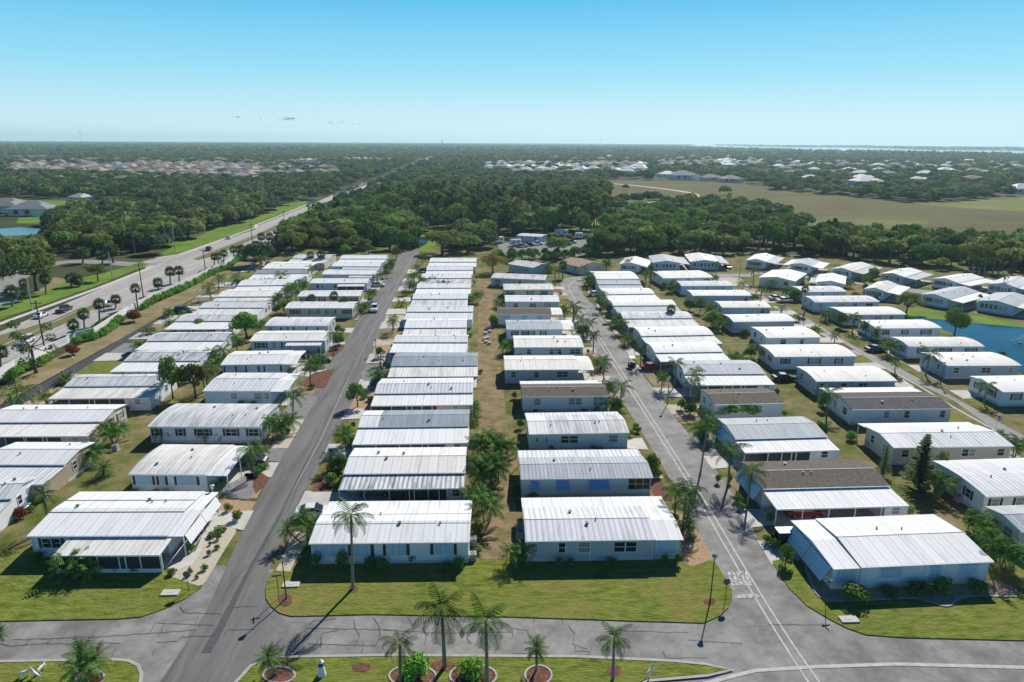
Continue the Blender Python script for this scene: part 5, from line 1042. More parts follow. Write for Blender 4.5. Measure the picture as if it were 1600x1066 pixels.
# shrubs round the homes
cnt = 0
for h in HOMES:
    loc, rz, W, D = h['loc'], h['rz'], h['W'], h['D']; dist = loc.length
    if dist > 260 or h['row'] == 'H' and dist > 240: continue
    c_, s_ = math.cos(rz), math.sin(rz)
    nb = 7 if dist < 95 else (4 if dist < 150 else 2)
    se = EDGE.get(h['row'], ('R', 0))[0]
    for k in range(nb):
        if rp.random() < .5: lx, ly = rp.uniform(.05, .95)*W, -rp.uniform(.5, 1.0)
        elif rp.random() < .7: lx, ly = (W+rp.uniform(.8, 3) if se == 'R' else -rp.uniform(.8, 3)), rp.uniform(3.8, D)
        else: lx, ly = (-rp.uniform(.5, 1) if se == 'R' else W+rp.uniform(.5, 1)), rp.uniform(0, D)
        p = Vector((loc.x+c_*lx-s_*ly, loc.y+s_*lx+c_*ly, 0))
        if cnt < 205: tree('bush%d' % rp.randrange(3), p, rp.uniform(.45, .95), rp.uniform(.7, 1.5), parts=False); cnt += 1
    for k in range(2 if rp.random() < .55 else 1):
        lx = W+rp.uniform(1.2, 2.6) if rp.random() < .5 else -rp.uniform(1.2, 2.6); ly = rp.uniform(1, D)
        p = Vector((loc.x+c_*lx-s_*ly, loc.y+s_*lx+c_*ly, 0))
        if -1 < p.x < 6: continue
        kk = rp.choice(['areca', 'areca', 'queen', 'mid'])
        if kk == 'mid': tree('mid%d' % rp.randrange(3), p, rp.uniform(1.0, 1.7), rp.uniform(2, 3.4))
        else:
            bx_, by_ = prj(p); tx_, ty_ = prj((p.x+rp.uniform(-.3, .3), p.y, rp.uniform(1.2, 2.4) if kk == 'areca' else rp.uniform(3, 5))); palm(kk, 'px', bx_, by_, tx_, ty_, stems=2 if kk == 'areca' else 1)
# ------------------------------------------------------------------ woods: single trees
def inpoly(x, y, pg):
    c = False; j = len(pg)-1
    for i in range(len(pg)):
        if (pg[i].y > y) != (pg[j].y > y) and x < (pg[j].x-pg[i].x)*(y-pg[i].y)/(pg[j].y-pg[i].y)+pg[i].x: c = not c
        j = i
    return c
def PG(c, pts): return [at(*(p if isinstance(p[0], str) else (c, *p))) for p in pts]
rw = random.Random(21)
NOGO = []
for h in HOMES: NOGO.append((h['loc'].x+h['W']/2, h['loc'].y+h['D']/2, max(h['W'], h['D'])/2+2.5))
HWP = hwR+hwL[::-1]
def scatter(pg, step, kinds, hr, lab, grp, maxn=300, parts=False, rmul=1.0):
    xs = [p.x for p in pg]; ys = [p.y for p in pg]; out = []
    y = min(ys)
    while y < max(ys):
        x = min(xs)
        while x < max(xs):
            q = Vector((x+rw.uniform(-.45, .45)*step, y+rw.uniform(-.45, .45)*step, 0))
            if inpoly(q.x, q.y, pg) and not inpoly(q.x, q.y, HWP) and not any((q.x-a)**2+(q.y-b)**2 < r_*r_ for a, b, r_ in NOGO): out.append(q)
            x += step
        y += step
    out.sort(key=lambda p: p.length); rest = out[maxn:]; out = out[:maxn]
    for p in out:
        k = rw.choice(kinds); ht = rw.uniform(*hr)*(1.0 if not k.startswith('pine') else 1.25); T = TREE.get(k)
        if k == 'sabal':
            t = ob('cabbage_palm', SAB1, None, p, rw.uniform(0, 6.28), (ht/6, ht/6, ht/6)); PL.append([t, 'sabal', p, lab.replace('tree', 'cabbage palm', 1), grp+' (palms)', ht]); continue
        rad = T['rad']*ht/T['ht']*rw.uniform(.8, 1.15)*rmul
        tree(k, p, rad, ht, lab.replace('tree', {'pine': 'tall pine', 'foak': 'dark oak', 'mid': 'leafy green tree', 'brite': 'light green tree', 'olive': 'olive tree'}[k.rstrip('0123456789')], 1), grp+' (%s)' % k.rstrip('0123456789'), parts)
    return rest
cf, ff = crown_fan(77, 20, 1.0); tb = MB().tube([(0, 0, 0), (0, 0, 5.6)], [.17, .16], 6)
k = len(cf); V = [Vector(v)+Vector((0, 0, 5.7)) for v in cf]+[Vector(v) for v in tb.v]; SAB1 = raw('cabbage_palm', V, ff+[tuple(i+k for i in f) for f in tb.f], L_fan)
SAB1.materials.append(B_palm)
for p_ in list(SAB1.polygons)[len(ff):]: p_.material_index = 1
OAK = ['foak0', 'foak1', 'foak2']; PIN = ['pine0', 'pine1', 'pine2']; MID = ['mid0', 'mid1', 'mid2']
REST = []
REST += scatter(PG('px', [(430, 388), (520, 335), (575, 312), (600, 330), (600, 352), (660, 368), (665, 388), (600, 394), (560, 390)]), 7.5, OAK+OAK+['mid0', 'mid1', 'pine0', 'brite'], (8, 12), 'tree in the wood at the far end of the left street', 'trees at the street end')
REST += scatter(PG('px', [(665, 352), (720, 365), (780, 372), (930, 368), (952, 350), (950, 310), (900, 300), (640, 290), (600, 300), (590, 330), (620, 345)]), 9.5, PIN+PIN+['foak0', 'mid0', 'foak2', 'olive'], (10, 16), 'tree in the pine wood beyond the homes', 'pine wood beyond the homes', 260)
REST += scatter(PG('px', [(950, 350), (1010, 330), (1100, 320), (1235, 335), (1245, 358), (1190, 378), (1100, 385), (950, 395), (935, 372)]), 9, OAK+MID+['sabal', 'olive', 'brite'], (5, 10), 'tree in the scrub wood before the dry field', 'scrub wood before the field', 200)
REST += scatter(PG('px', [(930, 400), (1060, 399), (1180, 394), (1270, 399), (1330, 404), (1420, 413), (1500, 420), (1640, 436), (1640, 402), (1450, 388), (1330, 382), (1240, 376), (1060, 378), (940, 380)]), 7, OAK+OAK+MID+['olive', 'pine0', 'sabal'], (6, 12), 'tree in the belt behind the back row homes', 'tree belt behind the back row', 220)
REST += scatter(PG('px', [(770, 404), (905, 401), (905, 396), (935, 394), (940, 400), (915, 408), (780, 411)]), 4.5, ['mid0', 'mid1', 'hedgy'] if False else ['mid0', 'mid1'], (3, 5), 'tree in the green screen before the storage lot', 'screen before the storage lot', 40)
REST += scatter(PG('px', [(700, 372), (770, 372), (772, 384), (710, 392)]), 8, OAK, (7, 10), 'tree between the small pond and the storage lot', 'trees by the small pond', 20)
REST += scatter(PG('c1', [(250, 650), (330, 720), (600, 700), (860, 690), (900, 640), (1240, 560), (1250, 500), (1000, 470), (700, 480), (330, 500), (260, 560)]), 8, OAK+OAK+['sabal'], (7, 11), 'tree on the grounds across the highway', 'trees across the highway', 200)
REST += scatter(PG('c1', [(-150, 700), (190, 690), (240, 740), (130, 830), (-150, 920)]), 9, OAK+['sabal'], (7, 10), 'tree by the pond across the highway', 'trees by the far pond', 80)
REST += scatter(PG('c1', [(1250, 430), (1250, 560), (1421, 500), ('c2', 10, 480), ('c2', 60, 450), ('c2', 0, 420)]), 8, OAK, (9, 12), 'tall tree in the clipped stand beside the highway', 'tall stand beside the highway', 60)
REST += scatter(PG('c1', [(0, 300), (0, 395), (260, 385), (560, 400), (940, 405), (1000, 450), (1421, 420), ('c2', 150, 405), ('c2', 220, 370), ('c2', 550, 310), ('c2', 500, 290), ('c2', 0, 300), (700, 270), (300, 260)]), 13, OAK+['sabal', 'sabal'], (7, 10), 'tree in the green belt before the tan-roofed subdivision', 'belt before the subdivision', 300)
REST += scatter(PG('c4', [(0, 330), (400, 350), (430, 380), (300, 365), (0, 345)]), 14, OAK, (7, 10), 'tree along the far edge of the dry field', 'trees beyond the field', 60)
REST += scatter(PG('c4', [(450, 385), (700, 400), (760, 415), (1000, 410), (1360, 380), (1360, 350), (1000, 350), (600, 330), (480, 350)]), 13, OAK, (8, 11), 'tree in the clump beyond the dry field', 'clump beyond the field', 200)
for q in [(795, 400, 60), (815, 412, 60), (630, 345, 90), (1180, 375, 220)]:
    p = at('c3', q[0], q[1]); tree('foak0', p, q[2]/3.5525*mpp(p)/2, q[2]/3.5525*mpp(p)*.7, 'lone dark tree standing in the dry field', 'lone field trees', False)
allo = sorted([q for q in PL if q[1] in ('foak', 'oak')], key=lambda q: q[2].length)
for q in allo[290:]:
    REST.append(q[2])
    for ch in list(q[0].children): bpy.data.objects.remove(ch)
    bpy.data.objects.remove(q[0]); PL.remove(q)
print('trees', len(PL), 'rest', len(REST), 'shrubs', cnt)
# ------------------------------------------------------------------ far country: houses, then one mass of woods
def far_house(name, wallc, roofc, W=15, D=11):
    t = ob(name, None); MB().box(-W/2, -D/2, 0, W/2, D/2, 2.9).box(W/2-6, -D/2-3.5, 0, W/2, -D/2, 2.8).build('wall', WL[wallc], t)
    b = MB(); o_ = .6
    b.add([(-W/2-o_, -D/2-o_, 2.8), (W/2+o_, -D/2-o_, 2.8), (W/2+o_, D/2+o_, 2.8), (-W/2-o_, D/2+o_, 2.8), (-W/2+D/2, 0, 5.6), (W/2-D/2, 0, 5.6)], [(0, 1, 5, 4), (2, 3, 4, 5), (1, 2, 5), (3, 0, 4), (3, 2, 1, 0)])
    b.add([(W/2-6.5, -D/2-4.1, 2.8), (W/2+.5, -D/2-4.1, 2.8), (W/2+.5, -D/2+3, 2.8), (W/2-6.5, -D/2+3, 2.8), (W/2-3, -D/2-.6, 4.6), (W/2-3, -D/2+3, 4.6)], [(0, 1, 4), (1, 2, 5, 4), (0, 4, 5, 3), (3, 2, 1, 0)])
    b.build('roof', roofc, t)
    MB().box(W/2-5.2, -D/2-3.56, 0, W/2-.8, -D/2-3.5, 2.2).build('garage_door', M_trim, t)
    for x in (-W/2+2, -W/2+6): MB().box(x, -D/2-.05, .9, x+1.6, -D/2, 2.2).build('window', M_glass, t)
    return t
RT1 = mat('tile_tan', (.30, .235, .19), .85, .15, .5, objrand=.25); RT2 = mat('tile_grey', (.22, .215, .21), .85, .15, .5, objrand=.2); RT3 = mat('roof_pale', (.45, .46, .48), .7, .1, .5, objrand=.15)
RT4 = mat('tile_slate', (.20, .22, .25), .85, .15, .5)
FH = []
protos = {k: far_house('suburban_house', *v) for k, v in dict(t=('cream', RT1), g=('beige', RT2), p=('white', RT3)).items()}
used = set()
def place_house(kind, p, rz, s, lab, grp):
    if kind in used: o = copy_tree(protos[kind])
    else: o = protos[kind]; used.add(kind)
    o.location = p; o.rotation_euler.z = rz; o.scale = (s, s, s); tag(o, lab, 'house', grp); FH.append((p.x, p.y, 12*s))
def hrow(c, pts, n, kind, jit, s, lab, grp):
    for i in range(n):
        u = (i+.5)/n*(len(pts)-1); k = min(int(u), len(pts)-2); x = pts[k][0]+(pts[k+1][0]-pts[k][0])*(u-k); y = pts[k][1]+(pts[k+1][1]-pts[k][1])*(u-k)
        p = at(c, x+rw.uniform(-1, 1)*jit, y+rw.uniform(-.25, .25)*jit)
        if any((p.x-a)**2+(p.y-b)**2 < (r_+4)**2 for a, b, r_ in FH) or inpoly(p.x, p.y, HWP): continue
        place_house(rw.choice(kind), p, rw.uniform(-.6, .6), s*rw.uniform(.9, 1.2), lab, grp)
lt = 'tan or grey hip-roofed house in the subdivision across the highway'; gt = 'houses of the subdivision at left'
for y, n in [(238, 24), (228, 22), (218, 22), (208, 20), (252, 16), (268, 12), (284, 7)]:
    hrow('c1', [(60 if y < 250 else 560, y+6), (500, y), (1000, y-2), (1421, y+2)], n, 'ttg', 12, 1.35, lt, gt)
hrow('c1', [(0, 172), (250, 165)], 12, 'tg', 12, 1.1, 'tan hip-roofed house far off at the left picture edge', 'far houses at left')
hrow('c2', [(0, 240), (230, 225), (450, 232)], 14, 'gt', 8, 1.2, 'grey hip-roofed house beyond the highway bend', 'houses beyond the highway bend')
hrow('c2', [(170, 188), (560, 178), (760, 185)], 16, 'ttp', 10, 1.1, 'reddish roofed house far beyond the highway', 'far houses beyond the highway')
wt_ = 'small pale-roofed house in the far suburb behind the wood'; gw = 'pale houses of the far suburb'
for y, n in [(200, 20), (210, 20), (222, 22), (236, 22), (250, 14)]:
    hrow('c3', [(-150 if y < 240 else 0, y), (400, y), (760, y-2)], n, 'pgtp', 12, 1.15, wt_, gw)
for y, n in [(186, 12), (196, 16), (208, 12)]: hrow('c3', [(820, y), (1421, y+6)], n, 'pgt', 14, 1.2, 'pale-roofed house among the trees beyond the dry field', 'pale houses beyond the field')
for y, n in [(200, 12), (212, 15), (226, 16), (240, 8)]: hrow('c4', [(0, y-6), (700, y), (1421, y+8)], n, 'pgpt', 14, 1.2, 'pale-roofed house near the bay shore at right', 'pale houses near the bay')
for c, x, y, s, kind, lab in [('c1', 60, 488, 1.0, 'G', ''), ]:
    pass
for y, n in [(180, 10), (190, 12), (300, 7)]: hrow('c1', [(80, y+4), (700, y), (1421, y+2)], n, 'ttg', 22, 1.2, 'scattered tan house among trees at the edge of the left subdivision', 'outlying houses at left')
for y, n in [(205, 7), (255, 5)]: hrow('c2', [(0, y+6), (480, y)], n, 'tg', 20, 1.2, 'scattered house between the subdivision and the highway bend', 'outlying houses at the highway bend')
for y, n in [(165, 9), (176, 10)]: hrow('c3', [(0, y), (1421, y+6)], n, 'pgt', 25, 1.3, 'scattered pale house in the wooded distance at centre', 'outlying houses at centre')
for y, n in [(185, 9), (255, 7), (285, 4)]: hrow('c4', [(60, y), (1300, y+10)], n, 'pgt', 25, 1.2, 'scattered pale house in the woods before the bay', 'outlying houses at right')
bigs = [('c1', 190, 480, 1.45, .25, 'cream', RT4, 'slate-roofed long house on the green beside the far pond'), ('c1', 50, 462, 1.5, .1, 'cream', RT2, 'grey-roofed house partly cut by the left edge beside the far pond'),
        ('c1', 455, 400, .9, -.2, 'blue', RT3, 'bright blue-white house at the golf green'), ('c3', 945, 285, 1.9, .1, 'white', RT4, 'large blue-grey roofed hall at the field edge'), ('c3', 860, 272, 1.4, .1, 'white', RT3, 'pale roofed hall left of the blue-grey one at the field edge'),
        ('c3', 1100, 292, 1.4, .2, 'cream', RT2, 'tan gabled barn at the field edge'), ('c3', 1210, 300, 1.4, .0, 'beige', RT2, 'low brown building right of the barn'), ('c4', 530, 318, 1.7, .15, 'blue', RT3, 'blue-walled building with grey roof beyond the dry field'), ('c4', 1400, 362, 1.6, 0, 'white', RT3, 'long white building at the right picture edge beyond the field'),
        ('c1', 1375, 385, .6, 0, 'blue', RT3, 'small blue-white building among trees beside the highway')]
for c, x, y, s, rz, wl_, rf_, lab in bigs:
    o = far_house('suburban_house', wl_, rf_); p = at(c, x, y); o.location = p; o.rotation_euler.z = rz; o.scale = (s, s, s); tag(o, lab, 'house'); FH.append((p.x, p.y, 14*s))
# far woods: one lumpy crown per tree, merged
def lowcrown(g, n_leaf, ls=1.0):
    d = g.normal(size=(n_leaf, 3)); d /= np.linalg.norm(d, axis=1)[:, None]; d[:, 2] = abs(d[:, 2])*.9-.15
    c = d*(.75+.3*g.random(n_leaf))[:, None]*np.array([1, 1, .8])+np.array([0, 0, .75])
    nn = d+g.normal(size=(n_leaf, 3))*.4; nn /= np.linalg.norm(nn, axis=1)[:, None]
    a = np.cross(nn, g.normal(size=(n_leaf, 3))); a /= np.linalg.norm(a, axis=1)[:, None]; b = np.cross(nn, a); s = ls*(.5+.45*g.random(n_leaf))[:, None]
    return np.stack([c-a*s*.6, c+b*s*.5, c+a*s*.6, c-b*s*.5], 1)
def farmass(name, pts, rad, nleaf, label, seed, ls=1.0):
    g = np.random.default_rng(seed); protos_ = [lowcrown(g, nleaf, ls) for _ in range(8)]
    P_ = np.array(pts); n = len(P_); k = g.integers(0, 8, n); ang = g.random(n)*6.28; R_ = rad*(.7+.6*g.random(n)); out = np.empty((n, nleaf, 4, 3), np.float32)
    pr = np.stack(protos_)[k]; ca, sa = np.cos(ang)[:, None, None], np.sin(ang)[:, None, None]
    out[..., 0] = (pr[..., 0]*ca-pr[..., 1]*sa)*R_[:, None, None]+P_[:, 0][:, None, None]
    out[..., 1] = (pr[..., 0]*sa+pr[..., 1]*ca)*R_[:, None, None]+P_[:, 1][:, None, None]
    hz = P_[:, 2] if P_.shape[1] > 2 else R_*1.25
    out[..., 2] = pr[..., 2]*hz[:, None, None]*.75+.15*hz[:, None, None]
    v = out.reshape(-1, 3); me = bpy.data.meshes.new(name); nf = len(v)//4
    me.vertices.add(len(v)); me.vertices.foreach_set('co', v.ravel()); me.loops.add(len(v)); me.loops.foreach_set('vertex_index', np.arange(len(v), dtype=np.int32))
    me.polygons.add(nf); me.polygons.foreach_set('loop_start', np.arange(0, len(v), 4, dtype=np.int32)); me.polygons.foreach_set('loop_total', np.full(nf, 4, np.int32))
    me.materials.append(L_far); me.update(calc_edges=True)
    at_ = me.attributes.new('tone', 'FLOAT', 'FACE'); tn = g.random(n)**1.3; at_.data.foreach_set('value', (np.repeat(tn, nleaf)*.8+.2*g.random(nf)).astype(np.float32))
    return tag(ob(name, me), label, 'trees', kind='stuff')
CLEAR = [PG('c3', [(540, 290), (1100, 292), (1421, 320), ('c4', 0, 345), ('c4', 400, 375), ('c4', 760, 412), ('c4', 1360, 380), ('c4', 1421, 375), ('c4', 1900, 380), ('c4', 1900, 640), ('c4', 600, 640), (1000, 420), (540, 420)]),
         PG('c1', [(0, 395), (200, 390), (600, 400), (930, 400), (990, 440), (800, 460), (560, 450), (380, 460), (330, 500), (280, 540), (-300, 640), (-300, 395)]), [p for p in bay]+BAYB, PK,
         PG('c1', [(850, 718), (1250, 560), (1421, 500), ('c2', 285, 400), ('c2', 285, 430), (1421, 560), (1000, 700)]), PG('c1', [(-300, 640), (300, 560), (300, 700), (860, 690), (900, 640), (850, 720), (60, 1066), (-300, 1160)]),
         PG('c2', [(740, 570), (1010, 570), (1000, 690), (780, 690)]), PG('px', [(770, 366), (945, 366), (945, 402), (780, 402)]),
         PG('c3', [(300, 560), (520, 480), (700, 430), (900, 400), (940, 420), (760, 470), (620, 500), (420, 570)])]
HWX = [p+Vector((-4, 0, 0)) for p in hwL]; HWP2 = [p+Vector((6, 0, 0)) for p in hwR]+HWX[::-1]
gm = np.random.default_rng(8)
def inpoly_np(X, Y, pg):
    c = np.zeros(len(X), bool); j = len(pg)-1
    for i in range(len(pg)):
        a, b = pg[i], pg[j]
        if a.y != b.y: c ^= ((a.y > Y) != (b.y > Y)) & (X < (b.x-a.x)*(Y-a.y)/(b.y-a.y)+a.x)
        j = i
    return c
placed = np.array([(q[2].x, q[2].y) for q in PL])
def ring(d0, d1, n, houses=True):
    az = gm.uniform(-.72, .84, n); d = np.sqrt(gm.uniform(d0*d0, d1*d1, n)); X = d*np.sin(az); Y = d*np.cos(az); ok = np.ones(n, bool)
    for pg in CLEAR+[HWP2]: ok &= ~inpoly_np(X, Y, pg)
    if houses and FH:
        for a, b, r_ in FH:
            dx, dy = X-a, Y-b; u = math.hypot(a, b); al = (dx*a+dy*b)/u; la = np.abs(dx*b-dy*a)/u     # keep the house and the strip before it open
            ok &= ~((dx*dx+dy*dy < (r_)**2) | ((la < r_*.95) & (al < 0) & (al > -5.2*r_)))
    X, Y = X[ok], Y[ok]
    if d0 < 900:
        cell = set(map(tuple, np.floor(placed/6).astype(int))); k = [(int(math.floor(x/6)), int(math.floor(y/6))) not in cell for x, y in zip(X, Y)]; X, Y = X[k], Y[k]
    return np.stack([X, Y], 1)
def patchy(Pt, sc_, lo):
    v = np.sin(Pt[:, 0]/sc_+1.3)*np.cos(Pt[:, 1]/sc_*.8)+np.sin(Pt[:, 0]/sc_*2.1+Pt[:, 1]/sc_*1.7); return Pt[v > lo]
P1 = ring(250, 1000, 5200); P1 = np.concatenate([P1, np.array([(p.x, p.y) for p in REST]).reshape(-1, 2)]) if REST else P1
farmass('far_woods', P1, 4.6, 260, 'broken woodland of dark crowns between the homes and the suburbs', 1, .5)
farmass('far_woods', patchy(ring(1000, 2600, 20000), 160, -1.0), 4.6, 30, 'far woodland among the suburbs turning bluish', 2)
farmass('far_woods', patchy(ring(2600, 6500, 30000), 400, -1.4), 9, 14, 'distant tree cover fading blue towards the horizon', 3)
P4 = ring(6500, 11700, 22000, False); farmass('far_woods', np.concatenate([P4, gm.uniform(7, 12, (len(P4), 1))], 1), 24, 9, 'horizon woodland as a thin blue-grey band', 4)
# the barrier island across the bay
isl = []
for i in range(1500):
    u = rw.random(); xx = 1120+u*600; yb = 229.6+(xx-1200)*.0165-rw.random()*2.2*min(1, max(.2, (xx-1120)/250))
    p = gp(xx, yb+.5*math.sin(xx/37)); isl.append((p.x, p.y, rw.uniform(10, 18)))
farmass('far_woods', isl, 45, 10, 'thin wooded barrier island across the bay', 5)
#--- labels for plants
HN = {}
for h in HOMES: h['ph'] = ('%s home up the %s' % (ORD[h['num']-1], ROWN[h['row']])) if h['row'] != 'H' else 'back-row home number'
SH = ['corner gabled home right of the T-junction', 'grey-panelled back home by the corner home', 'glazed home behind the olive tree', 'grey-roofed glazed home on the pond lawn', 'pale grey home right of the pond tree',
      'third home from right in the back row', 'second home from right in the back row', 'rightmost back-row home', 'back-row home behind the bright bushy palm', 'blue-panelled back-row home', 'tall white gable above the T-junction', 'red carport home in the back row', 'blue gabled back-row home', 'home left of the blue gable', 'brown-roofed home at the street bend', 'slate blue home by the clipped hedge', 'storage lot building']
for h in HOMES:
    if h['row'] == 'H': h['ph'] = SH[h['num']-1]
def relation(p):
    best = None
    for h in HOMES:
        c_, s_ = math.cos(h['rz']), math.sin(h['rz']); d = p-h['loc']; lx, ly = d.x*c_+d.y*s_, -d.x*s_+d.y*c_
        ex = max(-lx, 0, lx-h['W']); ey = max(-ly, 0, ly-h['D']); q = math.hypot(ex, ey)
        if best is None or q < best[0]: best = (q, h, lx, ly)
    q, h, lx, ly = best
    rel = 'in front of' if ly < 0 and 0 <= lx <= h['W'] else ('behind' if ly > h['D'] and 0 <= lx <= h['W'] else ('left of' if lx < h['W']/2 else 'right of'))
    return rel, h['ph']
DESC = dict(royal='feathery palm', queen='feathery palm', sabal='cabbage palm', date='bushy short palm', areca='clumping palm', bush='small shrub', oak='oak', foak='oak', mid='leafy tree', pine='pine', hedge='hedge bush', olive='olive tree', brite='light green tree', redbush='red shrub', ficus='ficus tree', brown='brown tree', sparse='pine', twin='round tree', conif='conifer')
CATS = dict(royal='palm tree', queen='palm tree', sabal='palm tree', date='palm tree', areca='palm tree', bush='shrub', hedge='hedge', redbush='shrub')
auto = {}
for q in PL:
    if q[3] is None:
        if q[4] == 'palms across the highway' : lab = 'cabbage palm on the grounds across the highway'
        elif q[2].length > 330 and not q[4]: lab = DESC[q[1]]+' beyond the far end of the homes'
        else: lab = '%s %s the %s' % (DESC[q[1]], *relation(q[2]))
        auto.setdefault(lab, []).append(q)
    else: tag(q[0], q[3])
for lab, L in auto.items():
    L.sort(key=lambda q: q[2].length)
    for i, q in enumerate(L): tag(q[0], lab if len(L) == 1 else ('nearest ' if i == 0 else ORD[min(i, 19)]+' nearest ')+lab)
GR = dict(royal='tall feathery palms', queen='feathery palms along the streets', sabal='cabbage palms', date='short bushy palms', areca='clumping palms by the homes', bush='shrubs round the homes')
for q in PL: tag(q[0], None, CATS.get(q[1], 'tree'), q[4] or GR.get(q[1]))
# ------------------------------------------------------------------ vehicles
M_tyre = mat('tyre_rubber', (.02, .02, .02), .8); M_rim = mat('wheel_rim', (.45, .45, .46), .35, metal=.8)
M_lampw = mat('headlight_lens', (.7, .7, .72), .15); M_lampr = mat('tail_light', (.35, .02, .02), .3)
def paint(n, c): return mat('car_paint_'+n, c, .28, spec=.6, metal=.15)
PT = dict(white=paint('white', (.75, .76, .77)), silver=paint('silver', (.42, .44, .46)), dark=paint('dark', (.04, .045, .055)), red=paint('red', (.30, .02, .02)), blue=paint('blue', (.04, .09, .2)), black=paint('black', (.015, .015, .018)), grey=paint('grey', (.18, .19, .2)))
SHP = dict(  # body outline, cabin outline (x forward, z), half width
    sedan=([(-2.3, .35), (-2.32, .75), (-2.2, .95), (-1.5, 1.0), (.95, .96), (1.9, .82), (2.28, .62), (2.3, .35)], [(-1.75, .97), (-1.05, 1.38), (.15, 1.42), (1.05, .94)], .9),
    suv=([(-2.3, .4), (-2.34, .95), (-2.25, 1.08), (1.0, 1.1), (1.95, 1.0), (2.28, .8), (2.3, .4)], [(-2.2, 1.06), (-2.0, 1.68), (.1, 1.74), (1.0, 1.07)], .95),
    pickup=([(-2.8, .5), (-2.82, 1.05), (-.7, 1.08), (1.3, 1.1), (2.4, 1.0), (2.75, .85), (2.78, .5)], [(-.75, 1.06), (-.65, 1.75), (.6, 1.8), (1.35, 1.07)], 1.0),
    jeep=([(-1.9, .55), (-1.92, 1.1), (.6, 1.12), (1.75, 1.08), (1.85, .9), (1.86, .55)], [(-1.85, 1.1), (-1.82, 1.8), (.35, 1.82), (.65, 1.1)], .88))
def car_proto(shape, col):
    bd, cb, hw = SHP[shape]; t = ob('parked_car' if shape != 'pickup' else 'pickup_truck', None)
    def loft(prof, w0, w1, top_only=False):
        zs = [z for _, z in prof]; z0, z1 = min(zs), max(zs); b = MB(); n = len(prof); R_ = []
        for s, sh in ((-1, 0), (-1, 1), (1, 1), (1, 0)): pass
        L = [(x, -(w0+(w1-w0)*(z-z0)/(z1-z0)), z) for x, z in prof]; Rr = [(x, -y, z) for x, y, z in L]
        b.add(L+Rr, [tuple(range(n)), tuple(range(2*n-1, n-1, -1))]+[(i, (i+1) % n, (i+1) % n+n, i+n) for i in range(n)]); return b
    me = loft(bd, hw, hw*.94).mesh('body', PT[col]); body = ob('body', me, t); bv = body.modifiers.new('bevel', 'BEVEL'); bv.width = .07; bv.segments = 2
    gl = loft(cb, hw*.93, hw*.72).mesh('cabin_glass', M_glass); ob('cabin_glass', gl, t)
    rx0, rx1 = cb[1][0]+.04, cb[2][0]-.02; zt = max(z for _, z in cb)
    MB().box(rx0, -hw*.73, zt-.05, rx1, hw*.73, zt+.03).build('roof', PT[col], t)
    b = MB()
    for s in (-1, 1):
        for (xa, za), (xb, zb) in ((cb[0], cb[1]), (cb[2], cb[3])): b.tube([(xa, s*hw*.93, za), (xb, s*hw*.73, zb)], .045, 4)
        xm = (rx0+rx1)/2; b.tube([(xm, s*hw*.93, cb[0][1]), (xm, s*hw*.735, zt)], .04, 4)
    b.build('pillars', PT[col], t)
    xw = 1.4 if shape != 'pickup' else 1.75
    if shape == 'jeep': xw = 1.2
    for x in (-xw, xw):
        for s in (-1, 1):
            r = .33 if shape == 'sedan' else .4
            wv = ob('wheel', cached(('tyre', r), lambda: MB().tube([(0, -.11, 0), (0, .11, 0)], r, 14).mesh('wheel', M_tyre)), t, (x, s*(hw-.1), r))
            ob('rim', cached(('rim', r), lambda: MB().tube([(0, -.125, 0), (0, .125, 0)], r*.55, 10).mesh('rim', M_rim)), wv)
    xf, xb_ = bd[-2][0], bd[1][0]
    for s in (-1, 1):
        MB().box(xf-.06, s*hw*.7-.17, .62, xf+.0, s*hw*.7+.17, .76).build('headlight', M_lampw, t); MB().box(xb_-.015, s*hw*.75-.14, .7, xb_+.05, s*hw*.75+.14, .88).build('tail_light', M_lampr, t)
    if shape == 'pickup': MB().box(-2.7, -.82, 1.0, -.8, .82, 1.1).build('bed', M_vent, t)
    if shape == 'jeep':
        sp = MB().tube([(-2.0, .1, 1.0), (-2.2, .1, 1.0)], .38, 14).build('spare_wheel', M_tyre, t)
    return t
CP = {}
def car(shape, col, p, rz, lab, grp=None, name=None):
    if (shape, col) not in CP: CP[(shape, col)] = [car_proto(shape, col), False]
    e = CP[(shape, col)]; o = copy_tree(e[0]) if e[1] else e[0]; e[1] = True
    o.location = p; o.rotation_euler.z = rz; tag(o, lab, 'pickup truck' if shape == 'pickup' else 'car', grp)
    if name: o.name = name
    return o
H90 = math.pi/2
hd = math.atan2((hwR[3]-hwR[0]).y, (hwR[3]-hwR[0]).x)
car('pickup', 'dark', at('b1', 385, 25), hd, 'dark grey pickup truck driving on the near highway stretch', 'cars on the highway', 'driving_pickup')
car('sedan', 'white', at('b1', 248, 60), hd, 'white sedan behind the pickup on the highway', 'cars on the highway', 'driving_car')
car('suv', 'white', at('b1', 155, 215), hd+math.pi, 'white car behind the sparse pine on the highway', 'cars on the highway', 'driving_car')
car('sedan', 'silver', at('c1', 615, 985), hd+math.pi, 'silver car passing behind a cabbage palm on the near carriageway', 'cars on the highway', 'driving_car')
car('suv', 'dark', at('c1', 1160, 680), hd+.1, 'dark blue car alone by the median tip on the highway', 'cars on the highway', 'driving_car')
car('sedan', 'white', at('c1', 1270, 615), hd+.1, 'white car ahead of the dark blue one on the highway', 'cars on the highway', 'driving_car')
for i, (x, y, s_, c_) in enumerate([(215, 520, 'suv', 'dark'), (258, 515, 'sedan', 'dark'), (275, 478, 'sedan', 'grey'), (320, 435, 'suv', 'dark'), (290, 437, 'sedan', 'dark')]):
    car(s_, c_, at('c2', x, y), hd, '%s of five dark cars driving past the wood on the highway' % ORD[i].replace('first', 'nearest one') if i == 0 else '%s nearest of five dark cars driving past the wood on the highway' % ORD[i], 'cars on the highway', 'driving_car')
